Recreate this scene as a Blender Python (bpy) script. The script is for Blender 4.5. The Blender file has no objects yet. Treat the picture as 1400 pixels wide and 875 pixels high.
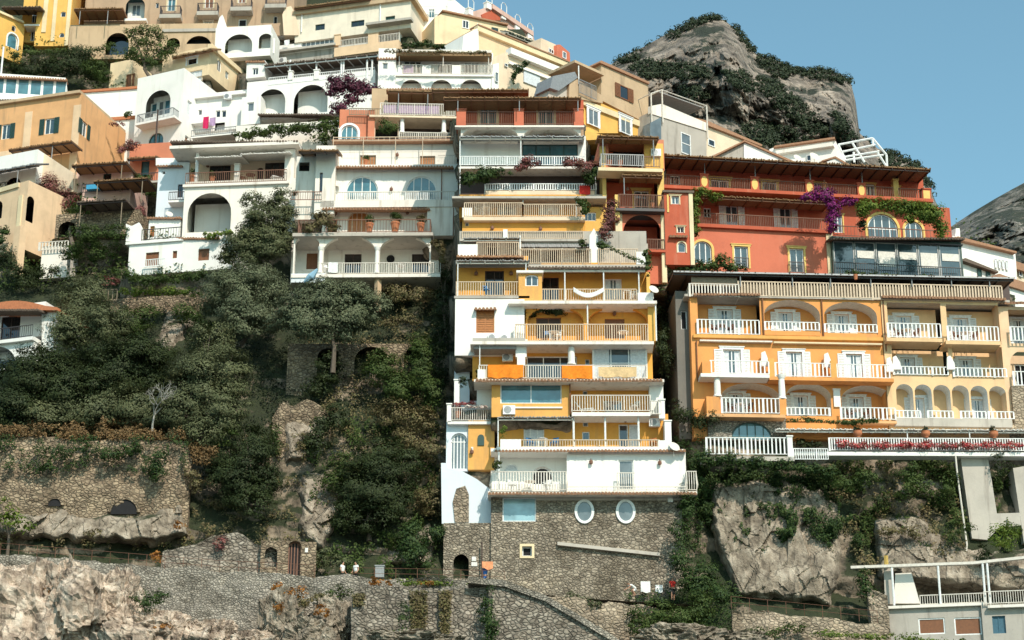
import bpy, math, random
import numpy as np
from mathutils import Vector, noise
R = math.radians
random.seed(7); rng = np.random.default_rng(11)
SC = bpy.context.scene
COL = SC.collection
FPX = 2730.0; PIT = R(20); CP = math.cos(PIT); SP = math.sin(PIT)
CAM = Vector((0, 0, 3))
def ray(u, v):
    x = (u-700)/FPX; y = (437.5-v)/FPX
    return Vector((x, CP-SP*y, SP+CP*y))
def at(u, v, Y):
    d = ray(u, v); return CAM + d*(Y/d.y)
def mpp(Y): return Y/CP/FPX          # metres per photo pixel at distance Y

# ------------------------------------------------------------------ materials
M = {}
def _new(name):
    m = bpy.data.materials.new(name); m.use_nodes = True
    nt = m.node_tree; b = nt.nodes['Principled BSDF']; M[name] = m
    return m, nt, b
def N(nt, t, **k):
    n = nt.nodes.new(t)
    for a, v in k.items():
        if a.startswith('_'): n.inputs[a[1:].replace('_', ' ')].default_value = v
        else: setattr(n, a, v)
    return n
def ramp(nt, stops):
    r = nt.nodes.new('ShaderNodeValToRGB'); e = r.color_ramp.elements
    while len(e) < len(stops): e.new(.5)
    for i, (p, c) in enumerate(stops):
        e[i].position = p; e[i].color = (*c, 1) if len(c) == 3 else c
    return r
def mix(nt, f, a, b):
    n = nt.nodes.new('ShaderNodeMix'); n.data_type = 'RGBA'
    for sock, val in ((n.inputs[0], f), (n.inputs[6], a), (n.inputs[7], b)):
        if hasattr(val, 'is_output'): nt.links.new(val, sock)
        elif isinstance(val, (int, float)): sock.default_value = val
        else: sock.default_value = (*val, 1)
    return n.outputs[2]
def noise_n(nt, scale, detail=4, rough=.6, stretch=None):
    g = N(nt, 'ShaderNodeNewGeometry')
    t = N(nt, 'ShaderNodeTexNoise', _Scale=scale, _Detail=detail, _Roughness=rough)
    if stretch:
        mp = N(nt, 'ShaderNodeMapping'); mp.inputs['Scale'].default_value = stretch
        nt.links.new(g.outputs['Position'], mp.inputs['Vector']); nt.links.new(mp.outputs[0], t.inputs['Vector'])
    else: nt.links.new(g.outputs['Position'], t.inputs['Vector'])
    return t.outputs['Fac']
def bump(nt, b, h, strength, dist):
    n = N(nt, 'ShaderNodeBump', _Strength=strength, _Distance=dist)
    nt.links.new(h, n.inputs['Height']); nt.links.new(n.outputs[0], b.inputs['Normal'])
def plain(name, col, rough=.7, metal=0):
    m, nt, b = _new(name)
    f = noise_n(nt, 6, 3)
    r = ramp(nt, [(.3, tuple(c*.8 for c in col)), (.7, tuple(min(1, c*1.1) for c in col))])
    nt.links.new(f, r.inputs[0]); nt.links.new(r.outputs[0], b.inputs['Base Color'])
    b.inputs['Roughness'].default_value = rough; b.inputs['Metallic'].default_value = metal
def plaster(name, col, stain=.35, dirt=(.22, .17, .12)):
    stain = min(1, stain*1.45); m, nt, b = _new(name)
    big = noise_n(nt, .45, 6, .65); st = noise_n(nt, 1.0, 5, .6, (1.6, 1.6, .16)); fine = noise_n(nt, 5, 6, .7)
    r = ramp(nt, [(.28, tuple(c*(.91 if min(col) > .6 else .80) for c in col)), (.55, col), (.8, tuple(min(.9, c*1.06) for c in col))])
    nt.links.new(big, r.inputs[0])
    rs = ramp(nt, [(.55, (0, 0, 0)), (.70, (1, 1, 1))]); nt.links.new(st, rs.inputs[0])
    mm = N(nt, 'ShaderNodeMath', operation='MULTIPLY'); mm.inputs[1].default_value = stain
    nt.links.new(rs.outputs[0], mm.inputs[0])
    c1 = mix(nt, mm.outputs[0], r.outputs[0], tuple(.5*c+.5*d for c, d in zip(col, dirt)))
    rf = ramp(nt, [(.60, (0, 0, 0)), (.72, (1, 1, 1))]); nt.links.new(fine, rf.inputs[0])
    m3 = N(nt, 'ShaderNodeMath', operation='MULTIPLY'); m3.inputs[1].default_value = stain*.7
    nt.links.new(rf.outputs[0], m3.inputs[0])
    c2 = mix(nt, m3.outputs[0], c1, tuple(.65*c+.35*d for c, d in zip(col, dirt)))
    nt.links.new(c2, b.inputs['Base Color'])
    b.inputs['Roughness'].default_value = .9
    bump(nt, b, fine, .25, .05)
def masonry(name, c1, c2, mortar, scale=2.2, mw=.09):
    m, nt, b = _new(name)
    g = N(nt, 'ShaderNodeNewGeometry')
    mp = N(nt, 'ShaderNodeMapping'); mp.inputs['Scale'].default_value = (1, 1, 1.45)
    nt.links.new(g.outputs['Position'], mp.inputs['Vector'])
    wn = N(nt, 'ShaderNodeTexNoise', _Scale=1.4, _Detail=3); nt.links.new(g.outputs['Position'], wn.inputs['Vector'])
    add = N(nt, 'ShaderNodeMix', data_type='VECTOR'); add.inputs[0].default_value = .2
    nt.links.new(mp.outputs[0], add.inputs[4]); nt.links.new(wn.outputs['Color'], add.inputs[5]); scale *= 2.3
    v1 = N(nt, 'ShaderNodeTexVoronoi', _Scale=scale); v2 = N(nt, 'ShaderNodeTexVoronoi', feature='DISTANCE_TO_EDGE', _Scale=scale)
    for v in (v1, v2): nt.links.new(add.outputs[1], v.inputs['Vector'])
    r = ramp(nt, [(.1, c1), (.55, tuple((a+b_)/2 for a, b_ in zip(c1, c2))), (.95, c2)])
    sep = N(nt, 'ShaderNodeSeparateColor'); nt.links.new(v1.outputs['Color'], sep.inputs[0])
    nt.links.new(sep.outputs[0], r.inputs[0])
    re = ramp(nt, [(mw*.15, (.8, .8, .8)), (mw*1.25, (0, 0, 0))]); nt.links.new(v2.outputs['Distance'], re.inputs[0])
    big = noise_n(nt, .35, 5, .7)
    rb = ramp(nt, [(.36, (.60, .57, .52)), (.52, (.95, .93, .9)), (.68, (1.2, 1.15, 1.06))]); nt.links.new(big, rb.inputs[0])
    jn = noise_n(nt, 1.1, 5, .7); rj = ramp(nt, [(.38, (.25, .25, .25)), (.6, (1, 1, 1))]); nt.links.new(jn, rj.inputs[0])
    jm = N(nt, 'ShaderNodeMath', operation='MULTIPLY'); nt.links.new(re.outputs[0], jm.inputs[0]); nt.links.new(rj.outputs[0], jm.inputs[1])
    fn_ = noise_n(nt, 9, 6, .75); rfn = ramp(nt, [(.3, (.62, .60, .57)), (.7, (1.2, 1.18, 1.14))]); nt.links.new(fn_, rfn.inputs[0])
    sm_ = N(nt, 'ShaderNodeMix', data_type='RGBA', blend_type='MULTIPLY'); sm_.inputs[0].default_value = 1
    nt.links.new(r.outputs[0], sm_.inputs[6]); nt.links.new(rfn.outputs[0], sm_.inputs[7])
    c = mix(nt, jm.outputs[0], sm_.outputs[2], mortar)
    mu = N(nt, 'ShaderNodeMix', data_type='RGBA', blend_type='MULTIPLY'); mu.inputs[0].default_value = 1
    nt.links.new(c, mu.inputs[6]); nt.links.new(rb.outputs[0], mu.inputs[7])
    nt.links.new(mu.outputs[2], b.inputs['Base Color']); b.inputs['Roughness'].default_value = .95
    rh = ramp(nt, [(0, (0, 0, 0)), (.16, (.8, .8, .8)), (.5, (1, 1, 1))]); nt.links.new(v2.outputs['Distance'], rh.inputs[0])
    bump(nt, b, rh.outputs[0], .8, .14)
def rock(name, light, mid, dark, scale, green=None, gthr=.5, bd=.6):
    m, nt, b = _new(name)
    a = noise_n(nt, scale, 9, .72); st = noise_n(nt, scale*1.7, 7, .7, (1, 1, .35))
    r = ramp(nt, [(.34, dark), (.49, mid), (.61, light)]); nt.links.new(a, r.inputs[0])
    rs = ramp(nt, [(.40, (.5, .47, .43)), (.6, (1.08, 1.05, 1))]); nt.links.new(st, rs.inputs[0])
    mu = N(nt, 'ShaderNodeMix', data_type='RGBA', blend_type='MULTIPLY'); mu.inputs[0].default_value = .85
    nt.links.new(r.outputs[0], mu.inputs[6]); nt.links.new(rs.outputs[0], mu.inputs[7])
    g0 = N(nt, 'ShaderNodeNewGeometry'); wn = N(nt, 'ShaderNodeTexNoise', _Scale=scale*1.2, _Detail=5); nt.links.new(g0.outputs['Position'], wn.inputs['Vector'])
    wv = N(nt, 'ShaderNodeMix', data_type='VECTOR'); wv.inputs[0].default_value = .5
    mp = N(nt, 'ShaderNodeMapping'); mp.inputs['Scale'].default_value = (scale, scale, scale*.5); nt.links.new(g0.outputs['Position'], mp.inputs['Vector']); nt.links.new(mp.outputs[0], wv.inputs[4]); nt.links.new(wn.outputs['Color'], wv.inputs[5])
    ve = N(nt, 'ShaderNodeTexVoronoi', feature='DISTANCE_TO_EDGE', _Scale=1.3); nt.links.new(wv.outputs[1], ve.inputs['Vector'])
    rc = ramp(nt, [(.0, (.75, .75, .75)), (.035, (0, 0, 0))]); nt.links.new(ve.outputs['Distance'], rc.inputs[0])
    c = mix(nt, rc.outputs[0], mu.outputs[2], tuple(x*.45 for x in dark))
    if green:
        g = N(nt, 'ShaderNodeNewGeometry'); sx = N(nt, 'ShaderNodeSeparateXYZ'); nt.links.new(g.outputs['Normal'], sx.inputs[0])
        gn = noise_n(nt, scale*.55, 7, .7)
        ad = N(nt, 'ShaderNodeMath', operation='MULTIPLY_ADD'); ad.inputs[1].default_value = .28
        nt.links.new(sx.outputs[2], ad.inputs[0]); nt.links.new(gn, ad.inputs[2])
        rg = ramp(nt, [(gthr, (0, 0, 0)), (gthr+.07, (1, 1, 1))]); nt.links.new(ad.outputs[0], rg.inputs[0])
        gv = noise_n(nt, scale*4, 6, .8); rv = ramp(nt, [(.35, tuple(x*.45 for x in green)), (.65, green)]); nt.links.new(gv, rv.inputs[0])
        c = mix(nt, rg.outputs[0], c, rv.outputs[0])
    nt.links.new(c, b.inputs['Base Color']); b.inputs['Roughness'].default_value = .95
    bump(nt, b, a, 1.0, bd)
def leaf(name, cols, trans=.25):
    m, nt, b = _new(name)
    g = N(nt, 'ShaderNodeNewGeometry')
    r = ramp(nt, [(i/(len(cols)-1) if len(cols) > 1 else 0, c) for i, c in enumerate(cols)])
    nt.links.new(g.outputs['Random Per Island'], r.inputs[0])
    big = noise_n(nt, .5, 4, .6)
    rb = ramp(nt, [(.3, (.7, .72, .7)), (.7, (1.25, 1.2, 1.1))]); nt.links.new(big, rb.inputs[0])
    mu = N(nt, 'ShaderNodeMix', data_type='RGBA', blend_type='MULTIPLY'); mu.inputs[0].default_value = 1
    nt.links.new(r.outputs[0], mu.inputs[6]); nt.links.new(rb.outputs[0], mu.inputs[7])
    nt.links.new(mu.outputs[2], b.inputs['Base Color']); b.inputs['Roughness'].default_value = .65
    b.inputs['Specular IOR Level'].default_value = .25
    t = N(nt, 'ShaderNodeBsdfTranslucent'); nt.links.new(mu.outputs[2], t.inputs[0])
    ms = N(nt, 'ShaderNodeMixShader'); ms.inputs[0].default_value = trans
    nt.links.new(b.outputs[0], ms.inputs[1]); nt.links.new(t.outputs[0], ms.inputs[2])
    nt.links.new(ms.outputs[0], nt.nodes['Material Output'].inputs['Surface'])
def glass(name, col, rough=.06):
    m, nt, b = _new(name)
    f = noise_n(nt, .8, 2); r = ramp(nt, [(.35, tuple(c*.6 for c in col)), (.65, col)])
    nt.links.new(f, r.inputs[0]); nt.links.new(r.outputs[0], b.inputs['Base Color'])
    b.inputs['Roughness'].default_value = rough; b.inputs['Specular IOR Level'].default_value = .9
    b.inputs['IOR'].default_value = 1.6
plaster('white', (.80, .775, .73), .33, (.40, .32, .24)); plaster('white_old', (.78, .72, .64), .65, (.26, .16, .09))
plaster('white_blue', (.66, .70, .74), .2); plaster('cream', (.74, .58, .42), .35); plaster('peach', (.74, .52, .33), .3)
plaster('orange', (.68, .37, .17), 1.0, (.26, .17, .10)); plaster('ochre', (.69, .325, .06), .35); plaster('deep_yellow', (.72, .37, .10), .4)
plaster('sun_yellow', (.74, .43, .11), .25); plaster('hotel_orange', (.74, .315, .092), .35); plaster('pale_yellow', (.76, .50, .27), .35); plaster('ivory', (.77, .68, .55), .35); plaster('shaded_plaster', (.17, .155, .135), .6)  # the darkest plaster puts the hotel side wall's shade into its colour
plaster('lemon', (.78, .60, .38), .3); plaster('red', (.46, .095, .045), .35, (.6, .3, .2)); plaster('pink_red', (.57, .155, .085), .25, (.6, .3, .2))
plaster('terracotta_wall', (.58, .20, .11), .4); plaster('tan', (.52, .37, .23), 1.0, (.16, .11, .07)); plaster('brown', (.44, .30, .195), .9, (.16, .11, .07))
plaster('rose', (.62, .40, .33), .4); plaster('grey_plaster', (.42, .38, .33), 1.0, (.12, .10, .08)); plaster('concrete', (.48, .43, .37), 1.0, (.14, .11, .09))
plaster('trim_cream', (.74, .60, .38), .2); plaster('trim_yellow', (.74, .50, .16), .2)
plain('paint_white', (.78, .78, .76), .5); plain('paint_offwhite', (.68, .62, .54), .6); plain('paint_cream', (.62, .48, .34), .6)
plain('iron', (.05, .04, .04), .5); plain('rust_iron', (.20, .09, .055), .7); plain('grey_metal', (.30, .30, .30), .45, .3)
plain('dark_green', (.02, .06, .05), .5); plain('brown_wood', (.20, .075, .028), .6); plain('orange_wood', (.42, .15, .035), .5)
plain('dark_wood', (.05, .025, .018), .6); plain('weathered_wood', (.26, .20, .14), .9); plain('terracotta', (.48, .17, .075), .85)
plain('roof_tile', (.36, .19, .11), .9); plain('roof_dark', (.14, .10, .075), .9); plain('reed', (.24, .135, .065), .95); plain('reed_light', (.30, .19, .10), .95)
plain('canvas', (.72, .68, .62), .9); plain('awning_grey', (.30, .285, .27), .8); plain('green_canvas', (.10, .12, .09), .9)
plain('cloth_orange', (.78, .22, .01), .9); plain('cloth_tan', (.66, .46, .24), .9); plain('cloth_red', (.62, .03, .02), .9); plain('cloth_magenta', (.55, .01, .09), .9)
plain('cloth_blue', (.03, .14, .42), .9); plain('cloth_teal', (.05, .30, .50), .9); plain('kayak_cover', (.22, .38, .50), .8); plain('cloth_white', (.78, .78, .76), .9); plain('cloth_violet', (.42, .28, .45), .9); plain('cloth_black', (.02, .02, .02), .9)
plain('cloth_peach', (.75, .30, .14), .9)
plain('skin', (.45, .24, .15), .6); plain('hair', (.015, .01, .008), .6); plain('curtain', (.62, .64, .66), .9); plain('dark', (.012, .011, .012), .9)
plain('bark', (.13, .10, .075), .95); plain('dead_bark', (.40, .37, .33), .9); plain('door_blue', (.04, .12, .17), .6); plain('sign_white', (.7, .68, .64), .6)
plain('plastic_blue', (.04, .16, .34), .5); plain('terrace_floor', (.45, .36, .28), .9); plain('gold', (.5, .33, .08), .5)
glass('glass', (.05, .085, .10)); glass('glass_blue', (.07, .20, .24)); glass('glass_pale', (.32, .52, .58), .15); glass('glass_dark', (.012, .014, .016)); glass('glass_grey', (.16, .19, .20), .2)
masonry('stone_base', (.23, .195, .155), (.44, .385, .315), (.13, .11, .088), 1.85, .10)
masonry('stone_dry', (.22, .19, .16), (.42, .38, .33), (.05, .042, .034), 1.5, .14)
masonry('stone_rough', (.25, .19, .135), (.43, .345, .25), (.10, .075, .05), 1.6, .12)
masonry('stone_grey', (.27, .25, .22), (.45, .415, .37), (.13, .118, .10), 2.3, .10)
masonry('stone_light', (.32, .26, .20), (.5, .42, .33), (.2, .16, .12), 1.6, .10)
rock('rock_hill', (.38, .31, .235), (.25, .20, .15), (.10, .085, .065), .45, (.035, .045, .016), .52, .5)
rock('rock_white', (.74, .63, .53), (.56, .44, .35), (.18, .13, .10), .8, None, .5, .4)
rock('rock_cliff', (.50, .43, .35), (.36, .30, .235), (.15, .12, .09), .75, (.05, .06, .022), .72, .5)
rock('rock_mountain', (.52, .435, .365), (.33, .28, .24), (.11, .10, .09), .07, (.04, .05, .03), .70, 6)
rock('rock_far', (.30, .275, .25), (.20, .185, .165), (.085, .085, .075), .05, (.05, .06, .04), .66, 6)
rock('path', (.42, .38, .33), (.36, .32, .27), (.26, .23, .2), 1.0)
m, nt, b = _new('sea'); b.inputs['Base Color'].default_value = (.01, .05, .07, 1); b.inputs['Roughness'].default_value = .12; bump(nt, b, noise_n(nt, .8, 5), .4, .3)
leaf('leaf_olive', [(.075, .088, .040), (.100, .115, .055), (.145, .155, .080)], .2)
leaf('leaf_dark', [(.020, .032, .010), (.030, .044, .014), (.046, .062, .020)], .2); leaf('leaf_shaded', [(.011, .019, .008), (.016, .026, .010), (.026, .036, .014)], .2)  # undergrowth leaves darkened, shade between the crowns put into their colour
leaf('leaf_silver', [(.095, .115, .062), (.125, .145, .085), (.165, .185, .115)], .2); leaf('leaf_mid', [(.04, .07, .016), (.058, .092, .022), (.085, .115, .03)], .25)
leaf('leaf_bright', [(.07, .12, .015), (.13, .19, .03), (.20, .25, .05)], .3)
leaf('leaf_ivy', [(.018, .042, .012), (.036, .068, .018), (.065, .10, .025)], .2)
leaf('leaf_dry', [(.12, .075, .034), (.20, .118, .05), (.26, .175, .09)], .2)
leaf('leaf_rust', [(.22, .09, .02), (.34, .14, .03), (.42, .19, .05)], .2)
leaf('leaf_straw', [(.12, .09, .05), (.20, .16, .08), (.13, .13, .05)], .2)
leaf('leaf_plum', [(.06, .025, .035), (.11, .03, .065), (.17, .05, .085)], .25)
leaf('leaf_magenta', [(.10, .012, .07), (.22, .015, .17), (.34, .04, .25), (.05, .06, .02)], .3)
leaf('leaf_pinkish', [(.11, .085, .04), (.30, .10, .11), (.20, .09, .07)], .25)
leaf('leaf_red', [(.40, .02, .03), (.55, .06, .07), (.65, .30, .30), (.06, .10, .025)], .2)
leaf('leaf_flowerwhite', [(.7, .65, .62), (.75, .7, .68), (.55, .3, .3)], .2)
leaf('leaf_mountain', [(.018, .030, .016), (.030, .045, .022), (.045, .060, .028)], .1)

# ------------------------------------------------------------------ mesh builder and facade frames
class Fr:
    """facade frame: s to the right, t up, n outwards"""
    def __init__(f, O, yaw):
        f.O = Vector(O); f.yaw = yaw
        f.S = Vector((math.cos(yaw), math.sin(yaw), 0)); f.Nn = Vector((math.sin(yaw), -math.cos(yaw), 0))
    def P(f, s, t, n=0): return f.O + f.S*s + f.Nn*n + Vector((0, 0, t))
    def st(f, u, v, n=0):
        d = ray(u, v); o = f.O + f.Nn*n
        k = (o-CAM).dot(f.Nn)/d.dot(f.Nn); p = CAM + d*k
        return (p-f.O).dot(f.S), p.z-f.O.z
    def rect(f, u0, v0, u1, v1, n=0):
        um, vm = (u0+u1)/2, (v0+v1)/2
        return f.st(u0, vm, n)[0], f.st(um, v1, n)[1], f.st(u1, vm, n)[0], f.st(um, v0, n)[1]
    def right(f, s, n=0): return Fr(f.P(s, 0, n), f.yaw+math.pi/2)
    def left(f, s, n=0): return Fr(f.P(s, 0, n), f.yaw-math.pi/2)
def FL(u0, v0, u1, v1, Y):
    """frame on which the level line u0,v0 - u1,v1 of the photo runs horizontally; Y = distance of its middle"""
    m = (v1-v0)/(u1-u0); yaw = 0
    if abs(m) > 1e-4: yaw = math.atan(FPX/CP/(u0+(437.5+FPX*SP/CP-v0)/m-700))
    return Fr(at((u0+u1)/2, (v0+v1)/2, Y), yaw)
class MB:
    def __init__(s): s.V = []; s.F = []
    def poly(s, pts):
        i = len(s.V); s.V += [tuple(p) for p in pts]; s.F.append(tuple(range(i, i+len(pts))))
    def hexa(s, c):     # 8 corners: bottom ring 0-3, top ring 4-7
        i = len(s.V); s.V += [tuple(p) for p in c]
        for q in ((0,3,2,1),(4,5,6,7),(0,1,5,4),(1,2,6,5),(2,3,7,6),(3,0,4,7)): s.F.append(tuple(i+k for k in q))
    def box(s, F, s0, s1, t0, t1, n0, n1):
        s.hexa([F.P(s0,t0,n1),F.P(s1,t0,n1),F.P(s1,t0,n0),F.P(s0,t0,n0),F.P(s0,t1,n1),F.P(s1,t1,n1),F.P(s1,t1,n0),F.P(s0,t1,n0)])
    def tube(s, pts, radii, seg=6, cap=True):
        pts = [Vector(p) for p in pts]
        if isinstance(radii, (int, float)): radii = [radii]*len(pts)
        base = len(s.V)
        for k, p in enumerate(pts):
            d = (pts[min(k+1, len(pts)-1)]-pts[max(k-1, 0)]).normalized()
            a = d.cross(Vector((0, 0, 1)) if abs(d.z) < .9 else Vector((1, 0, 0))).normalized(); b = d.cross(a)
            for j in range(seg):
                th = 2*math.pi*j/seg
                s.V.append(tuple(p+(a*math.cos(th)+b*math.sin(th))*radii[k]))
        for k in range(len(pts)-1):
            for j in range(seg):
                s.F.append((base+k*seg+j, base+k*seg+(j+1)%seg, base+(k+1)*seg+(j+1)%seg, base+(k+1)*seg+j))
        if cap:
            s.F.append(tuple(base+j for j in range(seg))); s.F.append(tuple(base+(len(pts)-1)*seg+j for j in reversed(range(seg))))
    def lathe(s, c, prof, seg=10):
        base = len(s.V)
        for r, z in prof:
            for j in range(seg):
                th = 2*math.pi*j/seg; s.V.append((c[0]+r*math.cos(th), c[1]+r*math.sin(th), c[2]+z))
        for k in range(len(prof)-1):
            for j in range(seg):
                s.F.append((base+k*seg+j, base+k*seg+(j+1)%seg, base+(k+1)*seg+(j+1)%seg, base+(k+1)*seg+j))
        s.F.append(tuple(base+j for j in range(seg))); s.F.append(tuple(base+(len(prof)-1)*seg+j for j in range(seg)))
    def prism(s, F, pts, n0, n1):
        a = [F.P(x, y, n1) for x, y in pts]; b = [F.P(x, y, n0) for x, y in pts]; k = len(pts)
        s.poly(a); s.poly(b[::-1])
        for i in range(k): s.poly([a[i], b[i], b[(i+1)%k], a[(i+1)%k]])
    def ring(s, F, cs, ct, ra, rb, wd, n0, n1, seg=28, a0=0, a1=360):
        for i in range(seg):
            q = []
            for th in (R(a0+(a1-a0)*i/seg), R(a0+(a1-a0)*(i+1)/seg)):
                c, d = math.cos(th), math.sin(th)
                q.append(((cs+ra*c, ct+rb*d), (cs+(ra+wd)*c, ct+(rb+wd)*d)))
            (i0, o0), (i1, o1) = q
            s.hexa([F.P(*i0, n1), F.P(*o0, n1), F.P(*o0, n0), F.P(*i0, n0), F.P(*i1, n1), F.P(*o1, n1), F.P(*o1, n0), F.P(*i1, n0)])
    def build(s, name, mat, parent=None, smooth=False):
        me = bpy.data.meshes.new(name)
        if parent is None:
            A = np.array(s.V); off = Vector(((A[:,0].min()+A[:,0].max())/2, (A[:,1].min()+A[:,1].max())/2, A[:,2].min()))
        else: off = ORIG[parent.name]
        me.from_pydata([(x-off.x, y-off.y, z-off.z) for x, y, z in s.V], [], s.F)
        me.materials.append(M[mat])
        if smooth: me.polygons.foreach_set('use_smooth', [True]*len(me.polygons))
        return link(name, me, parent, off)
ORIG = {}
def link(name, me, parent, off):
    o = bpy.data.objects.new(name, me); COL.objects.link(o)
    if parent is None: o.location = off
    else: o.parent = parent
    ORIG[o.name] = off
    return o
def tag(o, label, cat, group=None, kind=None):
    if label: o['label'] = label
    if cat: o['category'] = cat
    if group: o['group'] = group
    if kind: o['kind'] = kind
    return o
def thing(name, loc, label, cat, group=None):
    o = bpy.data.objects.new(name, None); COL.objects.link(o); o.location = loc; o.empty_display_size = .3
    ORIG[o.name] = Vector(loc)
    return tag(o, label, cat, group)
def struct(name, mb, mat, smooth=False): return tag(mb.build(name, mat, None, smooth), None, None, None, 'structure')

# ------------------------------------------------------------------ walls with openings, windows, railings
def arc(s0, t0, s1, t1, rise, seg=14):
    cx, hw = (s0+s1)/2, (s1-s0)/2
    return [(cx-hw*math.cos(math.pi*i/seg), t1-rise+rise*math.sin(math.pi*i/seg)) for i in range(seg+1)]
def wall(mb, F, s0, t0, s1, t1, n, holes, rev=None):
    """front sheet with holes (s0,t0,s1,t1,depth,rise); reveals go to rev or mb"""
    S = sorted({s0, s1, *[min(max(h[0], s0), s1) for h in holes], *[min(max(h[2], s0), s1) for h in holes]})
    T = sorted({t0, t1, *[min(max(h[1], t0), t1) for h in holes], *[min(max(h[3], t0), t1) for h in holes]})
    for i in range(len(S)-1):
        for j in range(len(T)-1):
            cs, ct = (S[i]+S[i+1])/2, (T[j]+T[j+1])/2
            if any(h[0] < cs < h[2] and h[1] < ct < h[3] for h in holes): continue
            mb.poly([F.P(S[i],T[j],n), F.P(S[i+1],T[j],n), F.P(S[i+1],T[j+1],n), F.P(S[i],T[j+1],n)])
    for h in holes:
        a, b, c, d, dep, rise = h[:6]; rb = h[6] if len(h) > 6 and h[6] else mb
        if rise > 0:
            A = arc(a, b, c, d, rise)
            for (x0, y0), (x1, y1) in zip(A, A[1:]):
                if d-max(y0, y1) > 1e-4 or d-min(y0, y1) > 1e-4:
                    mb.poly([F.P(x0,y0,n), F.P(x1,y1,n), F.P(x1,d,n), F.P(x0,d,n)])
                rb.poly([F.P(x0,y0,n), F.P(x0,y0,n-dep), F.P(x1,y1,n-dep), F.P(x1,y1,n)])
            top = d-rise
        else:
            top = d; rb.poly([F.P(a,d,n), F.P(a,d,n-dep), F.P(c,d,n-dep), F.P(c,d,n)])
        rb.poly([F.P(a,b,n), F.P(a,b,n-dep), F.P(a,top,n-dep), F.P(a,top,n)])
        rb.poly([F.P(c,b,n), F.P(c,top,n), F.P(c,top,n-dep), F.P(c,b,n-dep)])
        rb.poly([F.P(a,b,n), F.P(c,b,n), F.P(c,b,n-dep), F.P(a,b,n-dep)])
def W(u0, v0, u1, v1, fr='paint_white', sh=None, arch=0, nx=2, ny=1, dep=.16, sur=None, gl='glass', name='window', shw=None, sill=False, curt=False):
    return dict(k='w', r=(u0, v0, u1, v1), fr=fr, sh=sh, arch=arch, nx=nx, ny=ny, dep=dep, sur=sur, gl=gl, name=name, shw=shw, sill=sill, curt=curt)
def D(*a, **k): k.setdefault('name', 'door'); return W(*a, **k)
def L(u0, v0, u1, v1, dep=2.2, arch=0, mat=None, inn=(), name='loggia', rev=None):
    return dict(k='l', r=(u0, v0, u1, v1), dep=dep, arch=arch, mat=mat, inn=inn, name=name, rev=rev)
CARVE = []
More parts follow.
